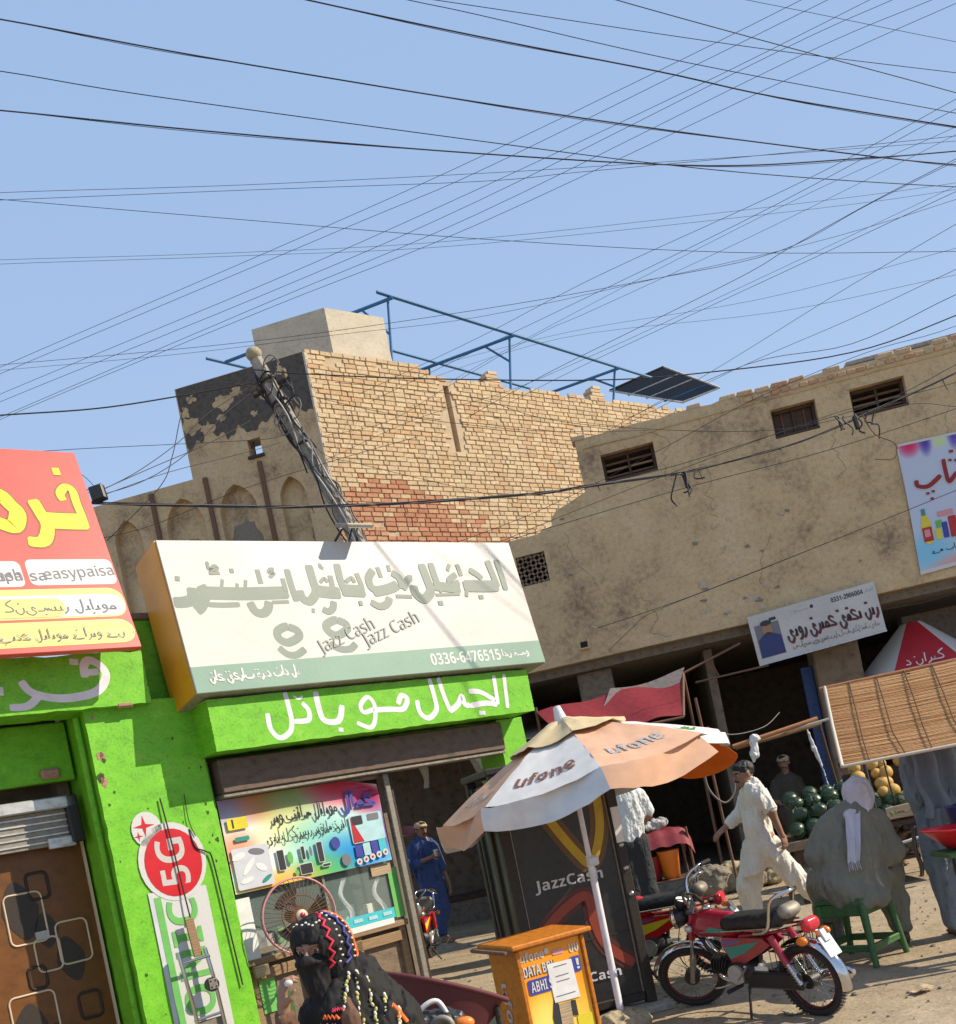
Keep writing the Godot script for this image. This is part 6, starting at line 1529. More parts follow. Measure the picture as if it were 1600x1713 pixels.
	for q in [[-0.02, 0.025], [0.02, 0.025], [-0.02, -0.025], [0.02, -0.025]]: boxpart("socket_hole_shade", Vector3(-2.265 + q[0], 0.695 + q[1], 0.068), Vector3(0.012, 0.016, 0.004), M.hole_shade, sc)  # black plates painted as the shade inside the socket holes
	var wr := thing("hanging_wire", "black wire hanging down the green pillar over the sticker", "wire", SX(0, 0, 0.02), 38.0)
	t1 = mb(); tube(t1, spline([Vector3(-2.34, 2.32, 0), Vector3(-2.325, 2.0, 0.012), Vector3(-2.31, 1.6, 0.015), Vector3(-2.30, 1.25, 0.03)], 6), 0.0065, 6); part(t1, "wire", M.cable, wr)
	wr = thing("hanging_wire", "dark wire looping beside the shop jamb right of the sticker", "wire", SX(0, 0, 0.012), 38.0)
	t1 = mb(); tube(t1, spline([Vector3(-2.14, 2.02, 0.0), Vector3(-2.12, 1.86, 0.01), Vector3(-2.03, 1.80, 0.012), Vector3(-1.99, 1.72, 0.01), Vector3(-1.97, 1.2, 0.01), Vector3(-1.95, 0.6, 0.01)], 6), 0.007, 6); part(t1, "wire", M.cable, wr)
	t1 = mb(); tube(t1, spline([Vector3(-2.12, 2.32, 0.0), Vector3(-2.13, 2.1, 0.008), Vector3(-2.10, 1.95, 0.01)], 6), 0.004, 5); part(t1, "stub", M.cable, wr)
	# maroon woven chair back in the foreground
	var mc := thing("woven_chair", "maroon woven chair with a curved back at the bottom, right of the veiled woman", "chair", Vector3(-0.32, 0, -4.9), 0.0)
	sheet_part("backrest", func(u: float, vv: float) -> Vector3:
		var x := -0.34 + 0.62 * u
		var top := 1.0 - 0.10 * u - 0.16 * u * u
		var low := 0.55 + 0.16 * pow(u, 6.0) + 0.06 * u
		return Vector3(x, lerpf(low, top, vv), 0.10 * sin(u * PI) - 0.05 * (1.0 - vv)), 16, 8, M.maroon, mc, 0.012)
	var rim := []
	for i in 17:
		var u := i / 16.0
		rim.append(Vector3(-0.34 + 0.62 * u, 1.0 - 0.10 * u - 0.16 * u * u, 0.10 * sin(u * PI) - 0.006))
	t1 = mb(); tube(t1, rim, 0.014, 8); part(t1, "top_rim", M.maroon, mc)
	sheet_part("seat", func(u: float, vv: float) -> Vector3: return Vector3(-0.30 + 0.54 * u, 0.46 - 0.03 * sin(u * PI), -0.02 - 0.46 * vv), 8, 6, M.maroon, mc, 0.02)
	for q in [[-0.28, 0.0], [0.22, 0.0], [-0.28, -0.42], [0.22, -0.42]]:
		t1 = mb(); tube(t1, [Vector3(q[0], 0, q[1]), Vector3(q[0], 0.46 if q[1] < -0.1 else 0.72, q[1])], 0.016, 8); part(t1, "leg", M.iron_dark, mc)
	var bg := thing("shoulder_bag", "black bag with white handle and orange tag at the bottom, right of the veiled woman", "bag", Vector3(-0.36, 0, -4.35))
	part(sdf([egg(Vector3(0.0, 0.80, 0), Vector3(0.13, 0.065, 0.09)), egg(Vector3(0.03, 0.72, 0), Vector3(0.14, 0.12, 0.09)), egg(Vector3(-0.08, 0.84, 0.02), Vector3(0.05, 0.035, 0.05))], 0.008, 0.04, 0.01, 16.0, 0.8), "pouch", M.black_plastic, bg)
	t1 = mb(); tube(t1, spline([Vector3(-0.10, 0.83, 0.05), Vector3(-0.03, 0.895, 0.05), Vector3(0.03, 0.905, 0.04), Vector3(0.06, 0.84, 0.03)], 6), 0.012, 8); part(t1, "handle", M.bag_white, bg)
	t1 = mb(); lathe(t1, [Vector2(0.055, 0), Vector2(0.055, 0.015), Vector2(0.03, 0.02), Vector2(0.028, 0.008), Vector2(0, 0.008)], Transform3D(Basis(Vector3(1, 0, 0), PI / 2), Vector3(0.035, 0.80, 0.088)), 20); part(t1, "round_buckle", M.frame_grey, bg)
	t1 = mb(); ell(t1, Vector3(0.125, 0.795, 0.06), Vector3(0.045, 0.03, 0.03)); part(t1, "tag", M.orange_plastic, bg)
	stick(Vector3(0.02, 0, 0), Vector3(0.02, 0.65, 0), 0.03, "stand", M.iron_dark, bg)

func parasol():
	var p := thing("beach_parasol", "faded peach and white phone-company parasol over the kiosk", "parasol", Vector3(0.68, 0, -6.9))
	var st := mb(); tube(st, [Vector3(0, 0, 0), Vector3(0.0, 1.22, 0)], 0.024, 12); part(st, "lower_pole", M.paint_white, p)
	st = mb(); tube(st, [Vector3(0, 1.1, 0), Vector3(0, 2.2, 0)], 0.018, 12); part(st, "upper_pole", M.paint_white, p)
	boxpart("clamp", Vector3(0.02, 1.18, 0.01), Vector3(0.075, 0.07, 0.05), M.bag_white, p, 0.012)
	var hb := Basis(Vector3(0, 0, 1), deg_to_rad(7.5)) * Basis(Vector3(1, 0, 0), deg_to_rad(-1.0)); var top := Vector3(0, 2.16, 0)
	st = mb(); lathe(st, [Vector2(0, 0.10), Vector2(0.025, 0.095), Vector2(0.032, 0.06), Vector2(0.045, 0.0), Vector2(0.05, -0.02)], Transform3D(hb, top), 14); part(st, "finial", M.bag_white, p)
	var R := 0.99; var ns := FastNoiseLite.new(); ns.seed = 8; ns.frequency = 1.6
	var prof := func(v: float) -> float: return -0.03 - 0.27 * v - 0.11 * v * v
	# azimuth 0 faces the camera, positive to the right
	var S := func(az: float, v: float, u: float) -> Vector3:
		var r := 0.03 + (R - 0.03) * v * (1.0 - 0.035 * sin(u * PI) * v)
		var sag := 0.055 * sin(u * PI) * v * (1.3 - v * 0.6) + 0.012 * ns.get_noise_2d(az * 3.0, v * 4.0)
		return top + hb * Vector3(sin(az) * r, prof.call(v) - sag, cos(az) * r)
	var mats := [M.parasol_peach, M.parasol_white]
	for i in 8:
		var a0 := TAU * i / 8.0 + 0.02; var a1 := TAU * (i + 1) / 8.0 + 0.02
		var m: Material = mats[i % 2]
		var pn := sheet_part("canopy_panel", func(u: float, v: float) -> Vector3: return S.call(lerpf(a0, a1, u), lerpf(0.20, 1.0, 1.0 - v), u), 10, 9, m, p, 0.003)
		sheet_part("valance", func(u: float, v: float) -> Vector3:
			var az := lerpf(a0, a1, u)
			var d := (1.0 - v) * (0.20 if i == 2 else (0.07 if i == 1 else 0.14)) * (1.0 + 0.25 * sin(u * PI) + 0.03 * ns.get_noise_2d(az * 5.0, 7.0))
			var b: Vector3 = S.call(az, 1.0, u)
			return b + hb * (Vector3(sin(az), 0, cos(az)) * (0.05 * sin(d * 9.0 + az * 7.0) + 0.25 * d) + Vector3(0, -d, 0)), 12, 5, M.parasol_peach_backlit if i == 2 else m, pn, 0.003)  # right valance: sun glow through peach cloth is put into its orange
		st = mb()
		var rb := []
		for k in 7: rb.append(S.call(a0, 0.05 + 0.95 * k / 6.0, 0.0) - Vector3(0, 0.012, 0))
		tube(st, rb, 0.006, 5); part(st, "rib", M.steel, p)
		st = mb(); tube(st, [Vector3(0, 1.72, 0), S.call(a0, 0.55, 0.0) - Vector3(0, 0.015, 0)], 0.005, 5); part(st, "strut", M.steel, p)
		# printed company name
		if i in [0, 1, 6, 7]:
			var f := SystemFont.new(); f.font_names = PackedStringArray(["Droid Sans"]); f.font_weight = 700
			var tm := TextMesh.new(); tm.text = "ufone"; tm.font = f; tm.font_size = 64; tm.pixel_size = 0.01; tm.depth = 0.001; tm.curve_step = 1.0
			var bb := tm.get_aabb(); var arr := tm.get_mesh_arrays()
			var vs: PackedVector3Array = arr[Mesh.ARRAY_VERTEX]; var ix: PackedInt32Array = arr[Mesh.ARRAY_INDEX]
			st = mb()
			for k in range(0, ix.size(), 3):
				var tri3 := []
				for w in 3:
					var q: Vector3 = vs[ix[k + w]]
					var uu := 0.5 + (q.x - bb.get_center().x) / bb.size.x * 0.66; var vv := 0.78 - (q.y - bb.get_center().y) / bb.size.y * 0.13
					tri3.append(S.call(lerpf(a0, a1, uu), vv, uu) + hb * Vector3(0, 0.006, 0.003))
				tri(st, tri3[0], tri3[1], tri3[2])
			part(st, "brand_print", M.bag_white if i % 2 == 0 else (M.print_green if i == 1 else M.print_faded), pn)
	var m8 := sheet_part("vent_cap", func(u: float, v: float) -> Vector3:
		var az := TAU * u; var vv := lerpf(0.02, 0.40, 1.0 - v)
		var q: Vector3 = S.call(az, vv, fmod(u * 8.0, 1.0))
		return q + hb * Vector3(0, 0.035 + 0.012 * sin(az * 4.0), 0), 48, 6, M.parasol_cream, p, 0.003)
	m8.name = "vent_cap"

# ------------------------------------------------------------------ stalls on the right
func stick(a: Vector3, b: Vector3, r: float, called: String, m: Material, parent: Node, sides := 8) -> MeshInstance3D:
	var st := mb(); tube(st, [a, b], r, sides); return part(st, called, m, parent)

func stalls():
	# red cloth awning
	var a := thing("cloth_awning", "sagging dark red cloth awning under the plaster house, behind the parasol", "awning", Vector3(2.0, 0, -13.2))
	sheet_part("cloth", func(u: float, v: float) -> Vector3:
		var x0 := lerpf(-0.95, 1.12, u); var x1 := lerpf(-0.72, 0.72, u)
		var s := sin(u * PI) * 0.05 * sin(v * PI) + 0.02 * sin(u * 14.0 + v * 3.0)
		return Vector3(lerpf(x1, x0, v), lerpf(2.33 - 0.03 * sin(u * 5.0), 2.84 + 0.08 * u, v) - s, lerpf(0.6, -0.55, v)), 22, 10, M.tarp_red, a)
	sheet_part("grey_flap", func(u: float, v: float) -> Vector3: return Vector3(lerpf(0.1, 1.14, u) - 0.2 * (1.0 - v), lerpf(2.68, 2.955, v) + 0.04 * u - 0.05 * sin(u * 4.0), lerpf(-0.28, -0.58, v)), 10, 4, M.tarp_dull, a)
	sheet_part("torn_edge", func(u: float, v: float) -> Vector3: return Vector3(lerpf(-1.0, -0.35, u), 2.42 - 0.10 * v + 0.06 * sin(u * 9.0), 0.45 + 0.1 * v), 8, 3, M.trim_red, a)
	stick(Vector3(1.1, 2.95, -0.55), Vector3(0.74, 2.32, 0.6), 0.018, "side_pole", M.rusty, a); stick(Vector3(-0.74, 2.30, 0.62), Vector3(0.74, 2.31, 0.62), 0.016, "front_pole", M.rusty, a)
	stick(Vector3(1.1, 2.95, -0.55), Vector3(1.95, 3.2, -0.6), 0.016, "top_bar", M.rusty, a); stick(Vector3(1.25, 2.80, -0.6), Vector3(2.3, 2.84, -0.7), 0.014, "top_bar", M.rusty, a); stick(Vector3(1.5, 3.08, -0.6), Vector3(1.6, 2.8, -0.65), 0.012, "top_bar", M.rusty, a)
	stick(Vector3(-0.95, 2.9, -0.55), Vector3(-0.95, 0, -0.55), 0.02, "post", M.rusty, a); stick(Vector3(1.1, 2.95, -0.55), Vector3(1.1, 0, -0.55), 0.02, "post", M.rusty, a)
	# pole with a red tube and a hose
	var p := thing("water_post", "thin rusty post with a red tube and hanging hose, left of the walking man", "post", Vector3(2.9, 0, -12.4))
	stick(Vector3(-0.02, 2.5, 0), Vector3(0.04, 0, 0), 0.018, "post", M.rusty, p); stick(Vector3(0.02, 2.12, 0.04), Vector3(0.06, 1.72, 0.04), 0.035, "red_tube", M.red_plastic, p, 10)
	var st := mb(); tube(st, spline([Vector3(-0.16, 2.12, 0.03), Vector3(-0.10, 1.8, 0.05), Vector3(-0.10, 1.4, 0.06), Vector3(0.05, 1.18, 0.08), Vector3(0.2, 1.28, 0.06), Vector3(0.24, 1.5, 0.05)], 6), 0.013, 6); part(st, "hose", M.cable_grey, p)
	stick(Vector3(-0.2, 2.13, 0.02), Vector3(0.0, 2.08, 0.02), 0.012, "arm", M.cable_pale, p)
	st = mb(); tube(st, spline([Vector3(0.05, 2.12, 0), Vector3(0.4, 1.98, -0.3), Vector3(0.9, 2.0, -0.6), Vector3(1.2, 2.15, -0.8)], 6), 0.007, 5); part(st, "slack_cord", M.cable_grey, p)
	# two timber poles carrying a plastic bag
	var t := thing("timber_poles", "pair of orange-brown timber poles tied together above the walking man", "poles", Vector3(3.4, 0, -11.5))
	stick(Vector3(-0.43, 1.81, 0.02), Vector3(0.56, 1.93, 0.05), 0.026, "pole", M.wood_orange, t); stick(Vector3(-0.38, 1.79, -0.06), Vector3(0.62, 1.87, -0.03), 0.022, "pole", M.wood, t); stick(Vector3(0.2, 1.86, -0.02), Vector3(1.05, 1.93, 0.3), 0.014, "pole", M.bind, t)
	stick(Vector3(0.6, 1.88, -0.05), Vector3(0.75, 0, -0.05), 0.02, "leg", M.wood_dark, t)
	var g := thing("plastic_bag", "white plastic bag knotted round the timber poles above the walking man", "bag", Vector3(3.21, 1.62, -11.46))
	part(sdf([cap(Vector3(0.01, 0.24, 0), Vector3(-0.02, 0.06, 0), 0.03, 0.05), cap(Vector3(0, 0.24, 0), Vector3(0.06, 0.22, 0), 0.035, 0.02), cap(Vector3(-0.02, 0.05, 0), Vector3(-0.05, -0.02, 0), 0.04, 0.012), cap(Vector3(-0.04, 0.2, 0), Vector3(0.03, 0.24, 0), 0.02, 0.04)], 0.008, 0.03, 0.008, 22.0, 0.5), "bag", M.bag_white, g)
	g = thing("plastic_bag", "white plastic strip tied to the string in front of the dark shop", "bag", Vector3(4.35, 1.35, -13.0))
	part(sdf([cap(Vector3(0.0, 0.45, 0), Vector3(0.03, 0.25, 0), 0.012, 0.03), cap(Vector3(0.03, 0.25, 0), Vector3(0.08, 0.02, 0), 0.03, 0.01), cap(Vector3(-0.02, 0.6, 0), Vector3(0, 0.45, 0), 0.008, 0.012), cap(Vector3(0.08, 0.02, 0), Vector3(0.14, -0.4, 0), 0.009, 0.007)], 0.008, 0.02, 0.006, 22.0, 0.5), "strip", M.bag_white, g)
	# bamboo mat awning
	var b := thing("bamboo_awning", "sloping split-bamboo mat awning over the fruit stall at the right edge", "awning", Vector3(2.534, 1.462, -7.0), -10.2)
	var N := 86
	for i in N:
		var f := (i + 0.5) / N
		var rr := mb(); var n := 9; var pts := []
		for k in n: pts.append(Vector3(0.15 * f + 2.3 * k / (n - 1.0), 0.60 * f + 0.003 * sin(k * 2.1 + i * 1.7) + rng.randf_range(-0.0015, 0.0015) - 0.012 * sin(k * 0.9), -0.94 * f + rng.randf_range(-0.0015, 0.0015)))
		tube(rr, pts, rng.randf_range(0.0052, 0.0068), 5); part(rr, "reed", [M.reed, M.reed_b, M.reed_c, M.reed, M.reed_b][rng.randi() % 5], b)
	for i in 9:
		var x := 0.17 + i * 0.205
		st = mb(); tube(st, [Vector3(x + 0.15, 0.605, -0.935), Vector3(x + 0.09, 0.38, -0.56), Vector3(x + 0.03, 0.16, -0.22), Vector3(x + 0.03 * (i % 2), 0.012, 0.01)], 0.005, 5); part(st, "binding_cord", M.cord_dark, b)
	st = mb(); tube(st, [Vector3(0.14, 0.61, -0.95), Vector3(0.06, 0.3, -0.47), Vector3(-0.012, 0.0, 0.01)], 0.013, 7); part(st, "side_binding", M.bind, b)
	st = mb(); tube(st, [Vector3(-0.01, 0.0, 0.008), Vector3(1.0, -0.008, 0.008), Vector3(2.3, 0.0, 0.008)], 0.012, 7); part(st, "front_rail", M.bind, b)
	st = mb(); tube(st, [Vector3(0.10, 0.60, -0.95), Vector3(2.46, 0.60, -0.95)], 0.018, 7); part(st, "back_rail", M.wood_orange, b)
	for q in [[0.98, -0.10, 0.05], [2.25, -0.10, 0.05], [0.75, -0.93, 0.58], [2.4, -0.93, 0.58]]: stick(Vector3(q[0], q[2], q[1]), Vector3(q[0] + 0.04, -1.462, q[1]), 0.026, "post", M.wood_dark, b)
	# canvas parasol with a red advert, inside the shade of the house
	var c := thing("canvas_parasol", "grey canvas parasol with red printed panel above the bamboo awning", "parasol", Vector3(6.5, 0, -14.3), -12.0)
	var R := 0.92
	for i in 6:
		var a0 := TAU * i / 6.0 + 0.45; var a1 := TAU * (i + 1) / 6.0 + 0.45
		sheet_part("canopy_panel", func(u: float, v: float) -> Vector3:
			var az := lerpf(a0, a1, u); var r := lerpf(0.14, R, 1.0 - v) * (1.0 - 0.07 * sin(u * PI))
			return Vector3(sin(az) * r, 3.05 - 0.72 * (1.0 - v) - 0.05 * sin(u * PI) * (1.0 - v), cos(az) * r), 6, 6, M.print_red if i == 5 else M.canvas, c, 0.004)
	stick(Vector3(0, 0.12, 0), Vector3(0, 3.08, 0), 0.02, "pole", M.rusty, c)
	urdu("kBran .d", -0.34, 2.44, 0.12, 0.5, "printed_sign", M.white_print, c, 0.80, 0.16)
	# fruit cart
	fruit()
	# red covered table with bucket
	var q := thing("cloth_table", "small table under a red cloth, behind the parasol", "table", Vector3(1.95, 0, -11.4))
	sheet_part("red_cloth", func(u: float, v: float) -> Vector3:
		var dx := absf(u - 0.5) * 2.0; var dv := absf(v - 0.5) * 2.0
		var drop := maxf(0.0, dx - 0.82) * 0.8 + maxf(0.0, dv - 0.7) * 0.6
		return Vector3(lerpf(-0.30, 0.30, u), 1.06 - drop + 0.01 * sin(u * 20.0), lerpf(0.25, -0.25, v)), 16, 12, M.tarp_red, q, 0.006)
	for x in [-0.26, 0.26]:
		for z in [-0.2, 0.2]: stick(Vector3(x, 1.05, z), Vector3(x * 1.05, 0, z * 1.05), 0.014, "leg", M.rusty, q)
	stick(Vector3(-0.26, 0.5, 0.2), Vector3(0.26, 0.5, 0.2), 0.012, "shelf_bar", M.rusty, q); boxpart("shelf", Vector3(0, 0.5, 0), Vector3(0.52, 0.02, 0.4), M.wood_dark, q)
	var bk := thing("bucket", "orange plastic bucket on the shelf of the red covered table", "bucket", Vector3(1.98, 0.515, -11.3))
	st = mb(); lathe(st, [Vector2(0, 0.004), Vector2(0.09, 0), Vector2(0.12, 0.30), Vector2(0.13, 0.31), Vector2(0.115, 0.315), Vector2(0.085, 0.01), Vector2(0, 0.012)], Transform3D.IDENTITY, 20); part(st, "pail", M.orange_plastic, bk)
	bk = thing("bucket", "dark red tub beside the orange bucket under the table", "bucket", Vector3(1.78, 0.515, -11.35))
	st = mb(); lathe(st, [Vector2(0, 0.004), Vector2(0.09, 0), Vector2(0.11, 0.26), Vector2(0.12, 0.27), Vector2(0.10, 0.27), Vector2(0.085, 0.01), Vector2(0, 0.012)], Transform3D.IDENTITY, 20); part(st, "pail", M.print_maroon, bk)
	g = thing("plastic_bag", "heap of crumpled clear plastic bags on the red covered table", "bag", Vector3(1.86, 1.08, -11.35))
	part(sdf([egg(Vector3(0, 0.04, 0), Vector3(0.16, 0.06, 0.1)), egg(Vector3(0.1, 0.06, 0.02), Vector3(0.1, 0.06, 0.08)), egg(Vector3(-0.12, 0.04, 0.03), Vector3(0.09, 0.05, 0.07))], 0.014, 0.03, 0.022, 14.0, 1.0), "bags", M.tarp_grey, g)
	# sacks and rubble in the shade
	for i in 5:
		var sk := thing("grain_sack", ["pale sack at the left end of the pile by the walking man's hand", "pale sack second in the pile by the walking man's hand", "pale sack third in the pile by the walking man's hand", "pale sack at the back of the pile by the walking man", "pale sack at the right end of the pile by the walking man"][i], "sack", Vector3(2.78 + 0.26 * (i % 4), 0.0, -13.0 - 0.25 * (i / 4) - 0.1 * (i % 2)), 20.0 * i, "sacks piled before the stall")
		part(sdf([egg(Vector3(0, 0.30, 0), Vector3(0.19, 0.10, 0.13)), egg(Vector3(0.08, 0.27, 0.02), Vector3(0.12, 0.08, 0.11)), egg(Vector3(0.0, 0.13, 0), Vector3(0.2, 0.15, 0.15))], 0.022, 0.06, 0.02, 10.0, 1.0, i), "sack", M.sack if i % 2 else M.stone, sk)
	# scraps lying about
	var lit := [["crumpled pale paper scrap on the road under the motorcycle's rear wheel", 1.75, -6.45, 0.13, M.sack], ["flat brown cardboard scrap on the sunlit road at the bottom right", 2.5, -6.35, 0.09, M.wood_pale], ["white paper scrap on the sunlit ground behind the kiosk", 1.9, -9.3, 0.08, M.paper], ["small grey rag on the ground by the fruit cart", 3.3, -9.6, 0.10, M.tarp_dull]]
	for i in lit.size():
		var l := thing("litter", lit[i][0], "litter", Vector3(lit[i][1], 0.012, lit[i][2]), 40.0 * i)
		var sz: float = lit[i][3]
		sheet_part("scrap", func(u: float, v: float) -> Vector3: return Vector3((u - 0.5) * sz * 1.6, 0.012 + 0.016 * sin(u * 5.0 + i) * cos(v * 4.0 + i * 2.0), (v - 0.5) * sz), 7, 5, lit[i][4], l, 0.003)
	# green plastic stool
	var s := thing("plastic_stool", "green plastic stool under the seated man", "stool", Vector3(2.60, 0, -7.58), 40.0); s.scale = Vector3(1.06, 1.04, 1.06)
	var top := mb(); prism(top, rrect(-0.19, -0.19, 0.19, 0.19, 0.03), Transform3D(Basis(Vector3(1, 0, 0), -PI / 2), Vector3(0, 0.45, 0)), 0.03); part(top, "seat", M.green_plastic, s)
	for y in [0.40]:
		for k in 4: boxpart("apron", Basis(Vector3.UP, k * PI / 2) * Vector3(0, y, 0.175), Vector3(0.33, 0.09, 0.02), M.green_plastic, s, 0.006, Basis(Vector3.UP, k * PI / 2))
	for k in 4:
		var d := Basis(Vector3.UP, k * PI / 2 + PI / 4)
		var lg := mb()
		var c0 := d * Vector3(0, 0.44, 0.235); var c1 := d * Vector3(0, 0.0, 0.30)
		tube(lg, [c0, c0.lerp(c1, 0.5), c1], [0.034, 0.028, 0.024], 6); part(lg, "leg", M.green_plastic, s)
		boxpart("stretcher", Basis(Vector3.UP, k * PI / 2) * Vector3(0, 0.13, 0.195), Vector3(0.37, 0.05, 0.025), M.green_plastic, s, 0.006, Basis(Vector3.UP, k * PI / 2))
	# wire crate between motorcycle and stool
	var wc := thing("wire_crate", "dark wire crate between the motorcycle's rear wheel and green stool", "crate", Vector3(2.22, 0, -7.75), 20.0)
	for y in [0.02, 0.16, 0.30]:
		for q2 in [[-0.2, -0.15, 0.2, -0.15], [0.2, -0.15, 0.2, 0.15], [0.2, 0.15, -0.2, 0.15], [-0.2, 0.15, -0.2, -0.15]]: stick(Vector3(q2[0], y, q2[1]), Vector3(q2[2], y, q2[3]), 0.007, "rail", M.iron_dark, wc, 5)
	for i in 9:
		for z in [-0.15, 0.15]: stick(Vector3(-0.2 + 0.05 * i, 0, z), Vector3(-0.2 + 0.05 * i, 0.3, z), 0.004, "wire", M.steel if i % 3 == 0 else M.iron_dark, wc, 4)
	# red basin and blue bucket at the right edge
	var rb := thing("washing_basin", "bright red plastic basin at the right edge, before the grey-robed man", "basin", Vector3(3.16, 0.78, -6.8), 0.0)
	st = mb(); lathe(st, [Vector2(0, 0.0), Vector2(0.12, 0.0), Vector2(0.265, 0.125), Vector2(0.285, 0.13), Vector2(0.275, 0.14), Vector2(0.255, 0.13), Vector2(0.115, 0.012), Vector2(0, 0.012)], Transform3D(Basis(Vector3(0, 0, 1), -0.06), Vector3.ZERO), 28); part(st, "basin", M.red_plastic, rb)
	var gs := thing("basin_stand", "small green stand under the red basin at the right edge", "stand", Vector3(3.16, 0, -6.8))
	boxpart("tray", Vector3(-0.02, 0.755, 0), Vector3(0.34, 0.04, 0.30), M.green_plastic, gs, 0.01)
	for x in [-0.13, 0.10]:
		for z in [-0.12, 0.12]: stick(Vector3(x + 0.08, 0.74, z), Vector3(x + 0.1, 0, z), 0.012, "leg", M.iron_dark, gs)
	bk = thing("bucket", "dark blue bucket behind the red basin at the right edge", "bucket", Vector3(3.38, 0.0, -7.15))
	st = mb(); lathe(st, [Vector2(0, 0.72), Vector2(0.10, 0.72), Vector2(0.145, 1.02), Vector2(0.155, 1.03), Vector2(0.14, 1.03), Vector2(0.095, 0.735), Vector2(0, 0.735)], Transform3D.IDENTITY, 20); part(st, "pail", M.blue_plastic, bk)
	stick(Vector3(0, 0, 0), Vector3(0, 0.72, 0), 0.05, "pedestal", M.iron_dark, bk)

